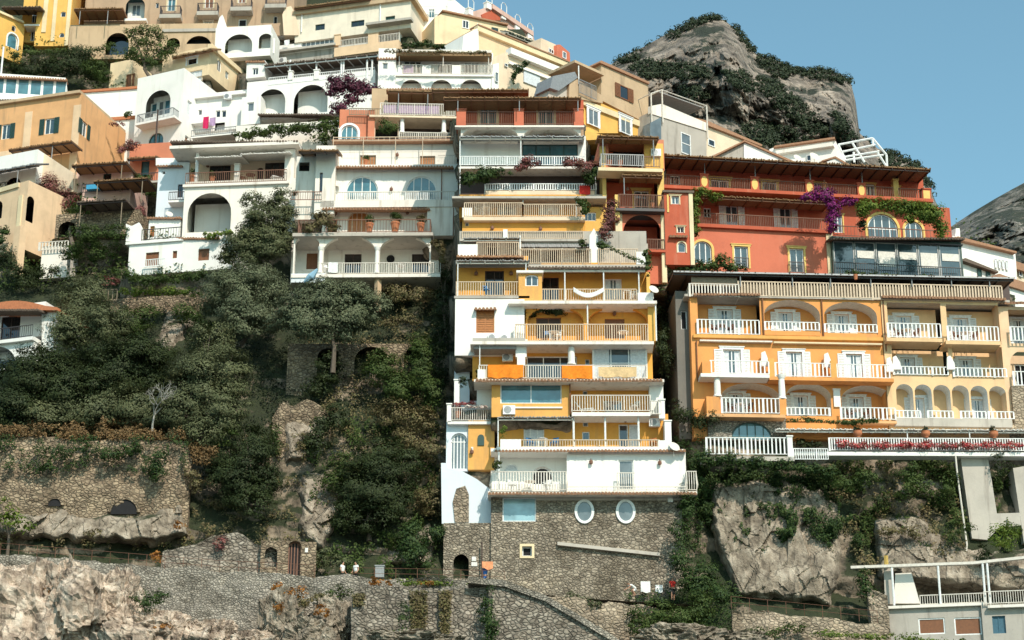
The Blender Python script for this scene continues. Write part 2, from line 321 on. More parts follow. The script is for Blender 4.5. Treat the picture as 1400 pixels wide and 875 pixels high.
class Bld:
    def __init__(s, name, label, cat, F, group=None):
        s.F = F; s.later = []; s.skirt = True; s.r = thing(name, F.O, label, cat, group)
    def part(s, name, mb, mat, parent=None, smooth=False): return mb.build(name, mat, parent or s.r, smooth)
    def window(s, F, a, b, c, d, n, w):
        rise = w['arch']*(c-a)/2; mb = MB(); fw = min(.09, (c-a)*.12); n1, n0 = n+.05, n-.02
        top = d-rise
        mb.box(F, a, a+fw, b, top, n0, n1); mb.box(F, c-fw, c, b, top, n0, n1); mb.box(F, a+fw, c-fw, b, b+fw, n0, n1)
        if rise > 0:
            A = arc(a, b, c, d, rise); B_ = arc(a+fw, b, c-fw, d-fw, max(.02, rise-.0))
            for i in range(len(A)-1):
                mb.hexa([F.P(*B_[i],n1), F.P(*A[i],n1), F.P(*A[i],n0), F.P(*B_[i],n0), F.P(*B_[i+1],n1), F.P(*A[i+1],n1), F.P(*A[i+1],n0), F.P(*B_[i+1],n0)])
        else: mb.box(F, a+fw, c-fw, d-fw, d, n0, n1)
        for i in range(1, w['nx']):
            x = a+(c-a)*i/w['nx']; xx = abs(x-(a+c)/2)/((c-a)/2)
            tt = top+rise*math.sqrt(max(0, 1-xx*xx))-.5*fw
            mb.box(F, x-fw*.45, x+fw*.45, b+fw, tt, n0, n1-.012)
        for j in range(1, w['ny']):
            y = b+(d-b)*j/w['ny'] if not (rise > 0 and w['ny'] == 2) else top
            mb.box(F, a+fw, c-fw, y-fw*.4, y+fw*.4, n0, n1-.016)
        o = s.part(w['name'], mb, w['fr'])
        pm = MB(); pts = [(a+.01, b+.01), (c-.01, b+.01)] + ([(x, y) for x, y in arc(a+.01, b, c-.01, d-.01, rise)[::-1]] if rise > 0 else [(c-.01, d-.01), (a+.01, d-.01)])
        pm.poly([F.P(x, y, n) for x, y in pts]); s.part('pane', pm, w['gl'], o)
        if w['curt']:
            wv = (c-a)*.28
            for (x0, x1) in ((a+fw, a+fw+wv), (c-fw-wv, c-fw)):
                k = 6; cm = MB()
                for i in range(k):
                    xa, xb = x0+(x1-x0)*i/k, x0+(x1-x0)*(i+1)/k; za, zb = n+.005+.012*(i%2), n+.005+.012*((i+1)%2)
                    cm.poly([F.P(xa,b+fw,za), F.P(xb,b+fw,zb), F.P(xb,top-fw,zb), F.P(xa,top-fw,za)])
                s.part('curtain', cm, 'curtain', o)
        nw = n+w['dep']
        if w['sh']:
            sw = w['shw'] or (c-a)*.5
            for (x0, x1) in ((a-sw-.02, a-.02), (c+.02, c+sw+.02)):
                q = MB(); e = .06
                q.box(F, x0, x0+e, b, d-rise*.5, nw+.02, nw+.075); q.box(F, x1-e, x1, b, d-rise*.5, nw+.02, nw+.075)
                nb = max(6, int((d-b)/.13)); hh = (d-rise*.5-b)/nb
                for i in range(nb):
                    q.box(F, x0+e, x1-e, b+i*hh+.2*hh, b+(i+1)*hh-.05*hh, nw+.025, nw+.06)
                q.box(F, x0+e, x1-e, b, b+.09, nw+.02, nw+.073); q.box(F, x0+e, x1-e, d-rise*.5-.09, d-rise*.5, nw+.02, nw+.073)
                s.part('shutter', q, w['sh'], o)
        if w['sur']:
            q = MB(); e = min(.22, (c-a)*.14)
            q.box(F, a-e, a, b-.05, top, nw-.02, nw+.05); q.box(F, c, c+e, b-.05, top, nw-.02, nw+.05)
            if rise > 0: q.ring(F, (a+c)/2, top, (c-a)/2, rise, e, nw-.02, nw+.05, 14, 0, 180)
            else:
                q.box(F, a-e-.08, c+e+.08, d, d+e*1.0, nw-.02, nw+.07); q.box(F, a-e-.14, c+e+.14, d+e*1.0, d+e*1.35, nw-.02, nw+.12)
            s.part('window_surround', q, w['sur'], o)
        if w['sill']:
            q = MB(); q.box(F, a-.12, c+.12, b-.12, b-.002, nw-.1, nw+.12); s.part('sill', q, w['fr'], o)
        return o
    def openings(s, F, n, specs, mb):
        """returns hole tuples, and makes windows / loggias behind them"""
        hs = []; later = s.later
        for w in specs:
            a, b, c, d = F.rect(*w['r'], n); rise = w['arch']*(c-a)/2
            if w['k'] == 'w':
                hs.append((a, b, c, d, w['dep'], rise)); s.window(F, a, b, c, d, n-w['dep'], w)
            else:
                lm = MB(); rm = MB() if w['rev'] else lm; hs.append((a, b, c, d, w['dep'], rise, rm)); later.append((rm, w['rev'])) if w['rev'] else None
                nn = n-w['dep']; inner = s.openings(F, nn, w['inn'], lm)
                wall(lm, F, a-.02, b-.02, c+.02, d+.02, nn, inner)
                s.part(w['name'], lm, w['mat'] or s.cm)
        return hs
    def vol(s, r, mat, n=0, D=6, holes=(), rholes=(), lholes=(), name='wall', top=True, F=None):
        F = F or s.F; s.cm = mat; mb = MB(); a, b, c, d = F.rect(*r, n)
        wall(mb, F, a, b, c, d, n, s.openings(F, n, holes, mb))
        G = F.right(c, n); wall(mb, G, 0, b, D, d, 0, s.openings(G, 0, rholes, mb))
        H = F.left(a, n); wall(mb, H, -D, b, 0, d, 0, s.openings(H, 0, lholes, mb))
        for rm, rn in s.later: s.part('soffit', rm, rn)
        s.later = []
        if D > 2.5 and s.skirt: CARVE.append((r[0], r[2], r[3], F.P(a,b,n).y, F.P(c,b,n).y))
        mb.poly([F.P(a,d,n), F.P(c,d,n), F.P(c,d,n-D), F.P(a,d,n-D)]); mb.poly([F.P(a,b,n), F.P(a,b,n-D), F.P(c,b,n-D), F.P(c,b,n)])
        return s.part(name, mb, mat)
    def gable(s, pts, mat, n=0, D=6, name='wall', F=None):
        F = F or s.F; mb = MB(); mb.prism(F, [F.st(u, v, n) for u, v in pts], n-D, n); return s.part(name, mb, mat)
    def bx(s, u0, v0, u1, v1, n1, n0, mat, name='ledge', F=None, parent=None):
        F = F or s.F; a, b, c, d = F.rect(u0, v0, u1, v1, n1); mb = MB(); mb.box(F, a, c, b, d, n0, n1); return s.part(name, mb, mat, parent)
    def on(s, u0, v0, u1, v1, n=0, F=None, **k):     # window mounted on a wall face
        F = F or s.F; w = W(u0, v0, u1, v1, **k); a, b, c, d = F.rect(u0, v0, u1, v1, n+.03); w['dep'] = .02
        return s.window(F, a, b, c, d, n+.03, w)
    def rail(s, u0, v0, u1, v1, n, mat='paint_white', sp=.17, w=.05, ret=0, name='railing', F=None, fat=False, tb=.06, bow=0):
        F = F or s.F; a, b, c, d = F.rect(u0, v0, u1, v1, n); mb = MB()
        if fat: sp, w = .31, .105
        def run(G, x0, x1, n_):
            mb.box(G, x0, x1, d-tb, d, n_-.04, n_+.04); mb.box(G, x0, x1, b+.05, b+.05+tb*.8, n_-.03, n_+.03)
            k = max(2, int(abs(x1-x0)/sp))
            for i in range(k+1):
                x = x0+(x1-x0)*i/k
                if bow:
                    pr = [(0, 0), (.3, bow), (.6, bow*.5), (1, 0)]
                    for (f0, o0), (f1, o1) in zip(pr, pr[1:]):
                        y0, y1 = b+.05+(d-b-.05)*f0, b+.05+(d-b-.05)*f1
                        mb.hexa([G.P(x-w/2,y0,n_+o0+.02), G.P(x+w/2,y0,n_+o0+.02), G.P(x+w/2,y0,n_+o0-.02), G.P(x-w/2,y0,n_+o0-.02),
                                 G.P(x-w/2,y1,n_+o1+.02), G.P(x+w/2,y1,n_+o1+.02), G.P(x+w/2,y1,n_+o1-.02), G.P(x-w/2,y1,n_+o1-.02)])
                else: mb.box(G, x-w/2, x+w/2, b+.05, d-tb, n_-.018, n_+.018)
                if i % 10 == 0: mb.box(G, x-w*.8, x+w*.8, b, d, n_-.03, n_+.03)
        run(F, a, c, n)
        if ret:
            run(F.left(a, n), -ret, -.04, 0); run(F.right(c, n), .04, ret, 0)
        return s.part(name, mb, mat)
    def slab(s, u0, u1, v, n1, n0=0, th=.22, mat='white', name='balcony', F=None):
        F = F or s.F; a = F.st(u0, v, n1)[0]; c, t = F.st(u1, v, n1); t = (t+F.st(u0, v, n1)[1])/2
        mb = MB(); mb.box(F, a, c, t-th, t, n0, n1); return s.part(name, mb, mat)
    def canopy(s, u0, u1, v, n1, n0, rise=.5, th=.07, mat='reed', name='pergola', raft='brown_wood', posts=(), pv=None, pm='grey_metal', F=None, pr=.045):
        F = F or s.F; a, t = F.st(u0, v, n1); c, t2 = F.st(u1, v, n1); t = (t+t2)/2; mb = MB()
        L_ = n1-n0; k = max(4, int(abs(c-a)/.22))
        mb.hexa([F.P(a,t,n1), F.P(c,t,n1), F.P(c,t+rise,n0), F.P(a,t+rise,n0), F.P(a,t+th,n1), F.P(c,t+th,n1), F.P(c,t+rise+th,n0), F.P(a,t+rise+th,n0)])
        for i in range(k):       # slats / seams lying on top
            x = a+(c-a)*(i+random.uniform(.1, .9))/k; e = random.uniform(-.06, .14)
            mb.hexa([F.P(x,t+th-.01-rise*e/L_,n1+e), F.P(x+.1,t+th-.01-rise*e/L_,n1+e), F.P(x+.1,t+rise+th,n0), F.P(x,t+rise+th,n0), F.P(x,t+th+.05,n1+e), F.P(x+.1,t+th+.05,n1+e), F.P(x+.1,t+rise+th+.04,n0), F.P(x,t+rise+th+.04,n0)])
        o = s.part(name, mb, mat)
        if raft:
            rm = MB(); k = max(2, int(abs(c-a)/1.1))
            for i in range(k+1):
                x = a+(c-a-.08)*i/k
                rm.hexa([F.P(x,t-.1,n1-.05), F.P(x+.08,t-.1,n1-.05), F.P(x+.08,t+rise-.1,n0), F.P(x,t+rise-.1,n0), F.P(x,t-.003,n1-.05), F.P(x+.08,t-.003,n1-.05), F.P(x+.08,t+rise-.003,n0), F.P(x,t+rise-.003,n0)])
            rm.box(F, a, c, t-.17, t-.08, n1-.25, n1-.15)
            s.part('rafters', rm, raft, o)
        for u in posts: s.post(u, v, pv, n1-.2, pr, pm, F=F, parent=o)
        return o
    def post(s, u, v0, v1, n, r=.06, mat='paint_white', name='post', F=None, parent=None, seg=6):
        F = F or s.F; x, t1 = F.st(u, v0, n); t0 = F.st(u, v1, n)[1]; mb = MB()
        mb.tube([F.P(x, t0, n), F.P(x, t1, n)], r, seg); return s.part(name, mb, mat, parent)
    def pillar(s, u0, v0, u1, v1, n, d, mat, name='pillar', cap=True, F=None):
        F = F or s.F; a, b, c, t = F.rect(u0, v0, u1, v1, n); mb = MB(); mb.box(F, a, c, b, t, n-d, n)
        if cap: mb.box(F, a-.06, c+.06, t+.002, t+.1, n-d-.06, n+.06)
        return s.part(name, mb, mat)
    def column(s, u, v0, v1, n, r=.3, mat='white', name='column', F=None):
        F = F or s.F; x, t1 = F.st(u, v0, n); t0 = F.st(u, v1, n)[1]; mb = MB(); h = t1-t0; p = F.P(x, t0, n)
        mb.lathe(p, [(r*1.25, 0), (r*1.25, .12), (r, .2), (r*.96, h*.5), (r*.86, h-.35), (r*1.05, h-.28), (r*1.3, h-.1), (r*1.4, h)], 14)
        return s.part(name, mb, mat, smooth=False)
    def tiles(s, u0, u1, v, n1, n0, rise=.35, mat='roof_tile', name='roof_tiles', F=None, v2=None):
        F = F or s.F; a, t = F.st(u0, v, n1); c, t2 = F.st(u1, v2 if v2 is not None else v, n1)
        mb = MB(); k = max(3, int(abs(c-a)/.26))
        mb.hexa([F.P(a,t-.06,n1-.05), F.P(c,t2-.06,n1-.05), F.P(c,t2+rise-.06,n0), F.P(a,t+rise-.06,n0), F.P(a,t,n1-.05), F.P(c,t2,n1-.05), F.P(c,t2+rise,n0), F.P(a,t+rise,n0)])
        for i in range(k):
            f = (i+.5)/k; x = a+(c-a)*f; tt = t+(t2-t)*f+random.uniform(-.015, .015); e = random.uniform(-.04, .05)
            mb.tube([F.P(x, tt+.02, n1+e), F.P(x, tt+rise+.02, n0)], [.115, .1], 7)
        return s.part(name, mb, mat)
    def arches(s, us, v0, v1, vt, n, dep, mat, rise=1.0, name='arcade'):
        """row of arches between consecutive us, springing down to v1, wall top v0, crown vt"""
        F = s.F; mb = MB(); a, b, c, d = F.rect(us[0][0]-2, v0, us[-1][1]+2, v1, n); hs = []
        for u0, u1 in us:
            x0, y0, x1, y1 = F.rect(u0, vt, u1, v1, n); hs.append((x0, b, x1, y1, dep, min(rise*(x1-x0)/2, y1-b-.01)))
        wall(mb, F, a, b, c, d, n, hs)
        wall(mb, F, a, b, c, d, n-dep, [h[:4]+(.001,)+h[5:6] for h in hs])
        mb.poly([F.P(a,d,n), F.P(c,d,n), F.P(c,d,n-dep), F.P(a,d,n-dep)])
        return s.part(name, mb, mat)
    def ac(s, u, v, n, w=.85, F=None):
        F = F or s.F; x, t = F.st(u, v, n+.35); mb = MB(); h = w*.38
        mb.box(F, x-w/2, x+w/2, t-h, t+h, n+.02, n+.35); o = s.part('air_conditioner', mb, 'paint_white')
        g = MB(); g.ring(F, x-w*.12, t, .01, .01, h*.78, n+.352, n+.37, 14); s.part('fan_grille', g, 'grey_metal', o)
    def lamp(s, u, v, n, F=None):
        F = F or s.F; x, t = F.st(u, v, n+.2); mb = MB(); p = F.P(x, t, n+.2)
        mb.tube([F.P(x, t+.25, n), F.P(x, t+.25, n+.2), p], .025, 5); mb.lathe(p-Vector((0,0,.2)), [(.08, 0), (.15, .05), (.15, .25), (.04, .34)], 8)
        s.part('wall_lamp', mb, 'rust_iron')
    def dish(s, u, v, n, r=.4, F=None):
        F = F or s.F; x, t = F.st(u, v, n); mb = MB(); p = F.P(x, t, n); ax = Vector((.35, -.75, .45)).normalized()
        mb.tube([p, p+ax*.06, p+ax*.14], [.05, r*.75, r], 14); mb.tube([p-Vector((0,0,.7)), p], .03, 5)
        s.part('satellite_dish', mb, 'paint_offwhite')
# ------------------------------------------------------------------ terrain
UG = [-300, 0, 200, 400, 600, 760, 930, 1100, 1250, 1400, 1700]
VG = [-80, 0, 60, 120, 200, 280, 340, 400, 500, 600, 690, 745, 790, 815, 875, 1000, 1200, 1520]
YG = [[232,230,230,228,222,220,222,225,230,240,260],
 [222,221,221,220,216,212,214,220,228,238,260],
 [214,213,213,211,207,202,206,212,220,232,256],
 [206,205,205,203,196,190,194,204,212,224,250],
 [195,194,196,192,182,177,181,186,196,210,240],
 [186,186,186,182,177,172,173,176,180,196,225],
 [179,179,178,172,167,166,168,171,173,186,210],
 [171,171,171,166.5,163.5,162,165,167,167,176,200],
 [162,162,161,158.5,158,158,159,160,160,164,185],
 [155,154.5,154.5,153.5,153.8,155,154,152,152,152.5,170],
 [151.5,150.5,150.5,151,152,154,151,149.9,149.9,149.8,160],
 [148.5,148.5,148.5,149,150,153,150,149,148.8,148.7,154],
 [147.2,147.2,147.2,147.2,148,150,149,148,147.6,147.6,151],
 [144,144,144,145,147,149,148.5,148,148,148,149],
 [141,141,141,142,143,144,144,144.5,145,145,145],
 [135,135,135,135,135,136,137,138,138,138,138],
 [128]*11, [118]*11]
def lerp_tab(x, X):
    for i in range(len(X)-1):
        if x <= X[i+1] or i == len(X)-2:
            return i, min(1, max(0, (x-X[i])/(X[i+1]-X[i])))
def Y0(u, v):
    i, a = lerp_tab(u, UG); j, b = lerp_tab(v, VG)
    return (YG[j][i]*(1-a)+YG[j][i+1]*a)*(1-b)+(YG[j+1][i]*(1-a)+YG[j+1][i+1]*a)*b
CREST = [(-300,-80),(560,-40),(620,20),(700,30),(770,80),(840,110),(920,170),(1040,215),(1180,240),(1260,262),(1320,340),(1400,375),(1700,470)]
def crest(u):
    for (a, b), (c, d) in zip(CREST, CREST[1:]):
        if u <= c: return b+(d-b)*(u-a)/(c-a)
    return CREST[-1][1]
def sm(x): x = min(1, max(0, x)); return x*x*(3-2*x)
def carve(u, v, y):
    for u0, u1, vb, ya, yb in CARVE:
        if vb-3 < v < vb+60 and u0-14 < u < u1+14:
            w = sm((vb+60-v)/56)*sm((u-u0+14)/14)*sm((u1+14-u)/14)
            t = ya+(yb-ya)*min(1, max(0, (u-u0)/(u1-u0)))+.9-max(0, v-vb)*.03
            if t < y: y = y+(t-y)*w
    return y
def Yt(u, v):
    y = carve(u, v, Y0(u, v)); p = at(u, v, y)
    k = 1.0 if v > 390 else .35
    if v > 795 and u < 760: k = 1.3
    if v > 640 and u > 930: k = 1.15
    r = noise.multi_fractal(p*.16, 1.0, 2.2, 5)-1.0
    q = noise.fractal(p*.55, .8, 2.1, 4)
    flat = 1.0
    if u < 620 and 752 < v < 800: flat = .25
    return y + flat*k*(1.1*r*-.8 + .45*q)
def ground(u, v, up=0, fwd=0):
    return at(u, v, Yt(u, v)-fwd)+Vector((0, 0, up))
def sheet(us, vs, fn):
    mb = MB(); W_ = len(us)
    for v in vs:
        for u in us: mb.V.append(tuple(fn(u, v)))
    for j in range(len(vs)-1):
        for i in range(W_-1): mb.F.append((j*W_+i, j*W_+i+1, (j+1)*W_+i+1, (j+1)*W_+i))
    return mb
def hillp(u, v):
    c = crest(u)
    if v < c:
        p = at(u, c, Yt(u, c)+(c-v)*1.2); p.z = at(u, c, Yt(u, c)).z-(c-v)*.05; return p
    return at(u, v, Yt(u, v))
mb = MB(); mb.poly([(-9000, -9000, 0), (9000, -9000, 0), (9000, 9000, 0), (-9000, 9000, 0)]); struct('sea', mb, 'sea')

# mountains
def interp(u, P):
    for (a, b), (c, d) in zip(P, P[1:]):
        if u <= c: return b+(d-b)*(u-a)/(c-a)
    return P[-1][1]
MT = [(640,235),(780,122),(835,88),(850,78),(880,64),(905,50),(935,34),(955,25),(968,23),(990,27),(1010,44),(1022,62),(1035,74),(1060,82),(1085,93),(1105,98),(1120,94),(1150,101),(1163,112),(1170,140),(1175,182),(1200,203),(1225,213),(1255,226),(1270,244),(1275,266),(1290,300),(1310,330),(1400,420),(1500,480)]
MF = [(1150,420),(1250,350),(1300,310),(1330,290),(1360,272),(1385,258),(1400,250),(1450,225),(1550,190),(1650,170)]
def ck(q):
    p = noise.voronoi(q)[1][0]; g = noise.noise_vector(p*3.7+Vector((9, 2, 5))); return .35+.55*noise.noise(p*5.3)+1.1*(q-p).dot(g)
def mountain(name, prof, u0, u1, Yc, Yb, vb, mat, amp, fq, seed, du=1.6):
    us = np.arange(u0, u1+.1, du); ks = list(np.linspace(-.5, 0, 6)[:-1])+list(np.linspace(0, 1, 170))
    off = Vector((seed*13.1, seed*7.7, 3))
    def fn(u, k):
        c = interp(u, prof)
        if k <= 0:
            p = at(u, c, Yc-k*500); p.z = at(u, c, Yc).z+k*160; return p
        v = c+(vb-c)*k; y = Yc+(Yb-Yc)*k**.8; p = at(u, v, y)
        w = min(1, k*7)
        q = Vector((p.x*fq, p.y*fq*.5, p.z*fq*.75))+off
        d = abs(noise.fractal(q, .9, 2.0, 7))*1.9+noise.fractal(q*.45, 1, 2, 3)*.9
        st = noise.fractal(Vector((p.x*fq*3.2, p.y*fq, p.z*fq*.9))+off, .9, 2.1, 4)
        return at(u, v+ (0 if k > .02 else 0), y - w*amp*(d-.6) - w*amp*.30*st - w*amp*.8*ck(Vector((p.x*.018, p.y*.006, p.z*.011))+off) - w*amp*.55*ck(Vector((p.x*.06, p.y*.02, p.z*.035))+off) - w*amp*.20*noise.fractal(Vector((p.x*.14, p.y*.05, p.z*.10))+off, .7, 2.1, 4) - w*amp*.42*ck(Vector((p.x*.17, p.y*.05, p.z*.11))+off))
    mb = MB(); W_ = len(us)
    for k in ks:
        for u in us: mb.V.append(tuple(fn(u, k)))
    for j in range(len(ks)-1):
        for i in range(W_-1): mb.F.append((j*W_+i, j*W_+i+1, (j+1)*W_+i+1, (j+1)*W_+i))
    struct(name, mb, mat, False); return fn
MFN = mountain('mountain', MT, 640, 1500, 820, 640, 470, 'rock_mountain', 17, .022, 1)
FFN = mountain('far_mountain', MF, 1150, 1650, 1150, 900, 520, 'rock_far', 18, .016, 4, 3)

# ------------------------------------------------------------------ foliage
def leafmesh(name, P, Nr, size, mat, parent=None, aspect=.55):
    n = len(P); P = np.asarray(P); Nr = np.asarray(Nr); Nr = Nr/np.maximum(1e-6, np.linalg.norm(Nr, axis=1))[:, None]
    a = np.cross(Nr, rng.normal(size=(n, 3))); a /= np.maximum(1e-6, np.linalg.norm(a, axis=1))[:, None]; b = np.cross(Nr, a)
    s = (np.asarray(size)*rng.uniform(.6, 1.4, n))[:, None]
    fold = Nr*s*.12
    V = np.stack([P-a*s*.5, P+b*s*aspect*.5+fold, P+a*s*.5, P-b*s*aspect*.5+fold], 1).reshape(-1, 3)
    if parent is None: off = Vector((V[:,0].mean(), V[:,1].mean(), V[:,2].min()))
    else: off = ORIG[parent.name]
    V = V-np.array(off)
    me = bpy.data.meshes.new(name); me.vertices.add(4*n); me.vertices.foreach_set('co', V.ravel())
    me.loops.add(4*n); me.loops.foreach_set('vertex_index', np.arange(4*n, dtype=np.int32))
    me.polygons.add(n); me.polygons.foreach_set('loop_start', np.arange(0, 4*n, 4, dtype=np.int32)); me.polygons.foreach_set('loop_total', np.full(n, 4, dtype=np.int32))
    me.update(calc_edges=True); me.materials.append(M[mat])
    return link(name, me, parent, off)
def clumps(lumps, size, dens=1.0, sub=.42, chain=False):
    """leaf positions and normals for lumps (centre, (rx,ry,rz)) broken into smaller tufts"""
    Ps, Ns = [], []
    for c, r in lumps:
        c = np.array(c); r = np.array(r); rm = float(np.cbrt(r.prod()))
        k = max(7, int(13*(rm/1.4)**1.6)); k = min(k, 75)
        for _ in range(k):
            d = rng.normal(size=3); d /= np.linalg.norm(d); d[2] = d[2]*.9+.08
            tr = rm*sub*rng.uniform(.55, 1.2)*min(1, (1.7/rm)**.45); cc = c+d*r*rng.uniform(.62, 1.0)-d*tr*.35
            nl = int(dens*8.0*tr*tr/(size*size))+5
            q = rng.normal(size=(nl, 3)); q /= np.linalg.norm(q, axis=1)[:, None]
            q[:, 2] = np.where(q[:, 2] < -.3, q[:, 2]*.4, q[:, 2])
            Ps.append(cc+q*tr*rng.uniform(.5, 1.12, nl)[:, None]*np.array([1, 1, .8])); Ns.append(q*.75+d*.9+np.array([0, -.1, .35])+rng.normal(size=(nl, 3))*.22)
        ni = int(dens*4*rm*rm/(size*size))
        q = rng.normal(size=(ni, 3)); q /= np.linalg.norm(q, axis=1)[:, None]
        Ps.append(c+q*r*(rng.uniform(.1, .8, ni)**.6)[:, None]); Ns.append(q+rng.normal(size=(ni, 3))*.5)
    if chain:
        for i in range(1, len(lumps)):
            c0, r0 = np.array(lumps[i][0]), np.array(lumps[i][1]); j = min(range(i), key=lambda k: np.linalg.norm(np.array(lumps[k][0])-c0)); c1, r1 = np.array(lumps[j][0]), np.array(lumps[j][1])
            rr = .62*float(min(r0.min(), r1.min())); d = float(np.linalg.norm(c1-c0)); nl = int(dens*9*max(.3, d)*rr/(size*size))+14
            f = rng.uniform(0, 1, nl)[:, None]; q = rng.normal(size=(nl, 3)); q /= np.linalg.norm(q, axis=1)[:, None]
            Ps.append(c0+(c1-c0)*f+q*rr*rng.uniform(.4, 1.1, nl)[:, None]); Ns.append(q+np.array([0, -.4, .3]))
    return np.concatenate(Ps), np.concatenate(Ns)
def limbs(base, lumps, r0, seed=0):
    mb = MB(); rd = random.Random(seed); base = Vector(base)
    zs = min(Vector(c).z for c, _ in lumps); top = Vector((sum(c[0] for c, _ in lumps)/len(lumps), sum(c[1] for c, _ in lumps)/len(lumps), zs))
    mid = base.lerp(top, .55)+Vector((rd.uniform(-.3, .3), rd.uniform(-.2, .2), 0))
    mb.tube([base, mid, top], [r0, r0*.75, r0*.6], 7)
    for c, r in lumps:
        c = Vector(c); q = top.lerp(c, .5)+Vector((rd.uniform(-.4, .4), rd.uniform(-.4, .4), .2))
        mb.tube([mid.lerp(top, .6), q, c], [r0*.5, r0*.34, r0*.15], 5)
        for _ in range(3):
            e = c+Vector((rd.uniform(-1, 1)*r[0], rd.uniform(-1, 1)*r[1], rd.uniform(-.2, .9)*r[2]))*.75
            mb.tube([q.lerp(c, rd.uniform(.2, .9)), e], [r0*.2, r0*.06], 4)
    return mb
def L3(lst, dY=0, Y=None):
    """lumps from photo pixels (u, v, ru, rv[, extra distance])"""
    out = []
    for q in lst:
        u, v, ru, rv = q[:4]; e = q[4] if len(q) > 4 else 0
        y = (Y if Y else Yt(u, v+rv*.5)-dY)-e; k = mpp(y); c = at(u, v, y)
        out.append((c, (ru*k, min(ru, rv)*k*.8, rv*k*1.05)))
    return out
def tree(name, base, lst, mat, label, cat='tree', group=None, size=.34, dens=1.0, r0=.22, dY=2.0, Y=None):
    lumps = L3(lst, dY, Y); u, v = base; b = at(u, v, lumps[0][0].y+.3)
    t = thing(name, b, label, cat, group)
    limbs(b, lumps, r0, int(u)).build('trunk', 'bark', t)
    P, Nn = clumps(lumps, size, dens); leafmesh('crown', P, Nn, np.full(len(P), size), mat, t)
    return t
def bush(lst, mat, label, group=None, name='shrub', cat='shrub', size=.3, dens=1.0, dY=.5, F=None, n=0, Y=None):
    if F:
        lumps = []
        for u, v, ru, rv in lst:
            s_, t_ = F.st(u, v, n); c = F.P(s_, t_, n); k = mpp(c.y); lumps.append((c, (ru*k, min(ru, rv)*k*.85, rv*k*1.05)))
    else: lumps = L3(lst, dY, Y)
    P, Nn = clumps(lumps, size, dens*(1.7 if F else 1.2), .55 if F else .46, True)
    return tag(leafmesh(name, P, Nn, np.full(len(P), size), mat), label, cat, group)
def inpoly(u, v, pg):
    c = False; j = len(pg)-1
    for i in range(len(pg)):
        (a, b), (d, e) = pg[i], pg[j]
        if (b > v) != (e > v) and u < (d-a)*(v-b)/(e-b)+a: c = not c
        j = i
    return c
def cover(name, polys, mat, n, size, label, cat, off=.35, thr=None, fq=.03, fn=None, droop=False, seed=0, up=.3):
    P, Nn = [], []
    rd = random.Random(seed+5); areas = []
    for pg in polys:
        A = abs(sum(pg[i][0]*pg[(i+1)%len(pg)][1]-pg[(i+1)%len(pg)][0]*pg[i][1] for i in range(len(pg))))/2; areas.append(A)
    tot = sum(areas)
    for pg, A in zip(polys, areas):
        x0, x1 = min(p[0] for p in pg), max(p[0] for p in pg); y0, y1 = min(p[1] for p in pg), max(p[1] for p in pg); k = 0; tries = 0
        while k < n*A/tot and tries < 40*n*A/tot:
            tries += 1; u, v = rd.uniform(x0, x1), rd.uniform(y0, y1)
            nz = noise.noise(Vector((u*fq, v*fq*1.3, seed*3.3)))*.7+noise.noise(Vector((u*fq*3, v*fq*3, seed+9)))*.4
            if not inpoly(u+rd.gauss(0, 2), v+rd.gauss(0, 2), pg): continue
            if thr is not None and nz < thr: continue
            h = off*rd.uniform(0, 1)*(1+nz)
            p = fn(u, v) if fn else ground(u, v)
            P.append((p.x, p.y-h, p.z+h*up)); k += 1
            Nn.append((rd.gauss(0, .5), -.7+rd.gauss(0, .4), .5+rd.gauss(0, .4)))
    return tag(leafmesh(name, np.array(P), np.array(Nn), np.full(len(P), size), mat), label, cat, None, 'stuff')
def ribbon(name, label, cat, pts, mat, h, th=.5, cap=None, kind=None):
    """stone wall whose top runs through photo points (u, v, Y); h metres high (number or list)"""
    mb = MB(); A = [at(*p) for p in pts]; hs = h if isinstance(h, (list, tuple)) else [h]*len(A); cols = []
    for i in range(len(A)-1):
        n_ = max(2, int((A[i+1]-A[i]).length/.35))
        for k in range(n_+(i == len(A)-2)):
            f = k/n_; cols.append((A[i].lerp(A[i+1], f), hs[i]+(hs[i+1]-hs[i])*f))
    m = 26; rows = []
    for p, hh in cols:
        top = noise.noise(p*.5)*.28+noise.noise(p*1.9)*.14; col = []
        for j in range(m+1):
            z = p.z+top-(hh+top)*j/m; q = Vector((p.x, p.y, z)); e = min(1, j/2)
            col.append(Vector((p.x+noise.noise(q*1.1)*.1, p.y-e*(noise.fractal(q*.45, 1, 2, 4)*.30+noise.noise(q*2.6)*.07)-j/m*.35, z)))
        rows.append([col[0]+Vector((0, th, 0))]+col)
    i0 = len(mb.V)
    for c_ in rows: mb.V += [tuple(x) for x in c_]
    w_ = m+2
    for i in range(len(rows)-1):
        for j in range(w_-1): mb.F.append((i0+i*w_+j, i0+i*w_+j+1, i0+(i+1)*w_+j+1, i0+(i+1)*w_+j))
    for c_ in (rows[0], rows[-1]):
        mb.poly([c_[0], *c_[1:], c_[-1]+Vector((0, th, 0))])
    o = mb.build(name, mat)
    return tag(o, label, cat, None, kind)
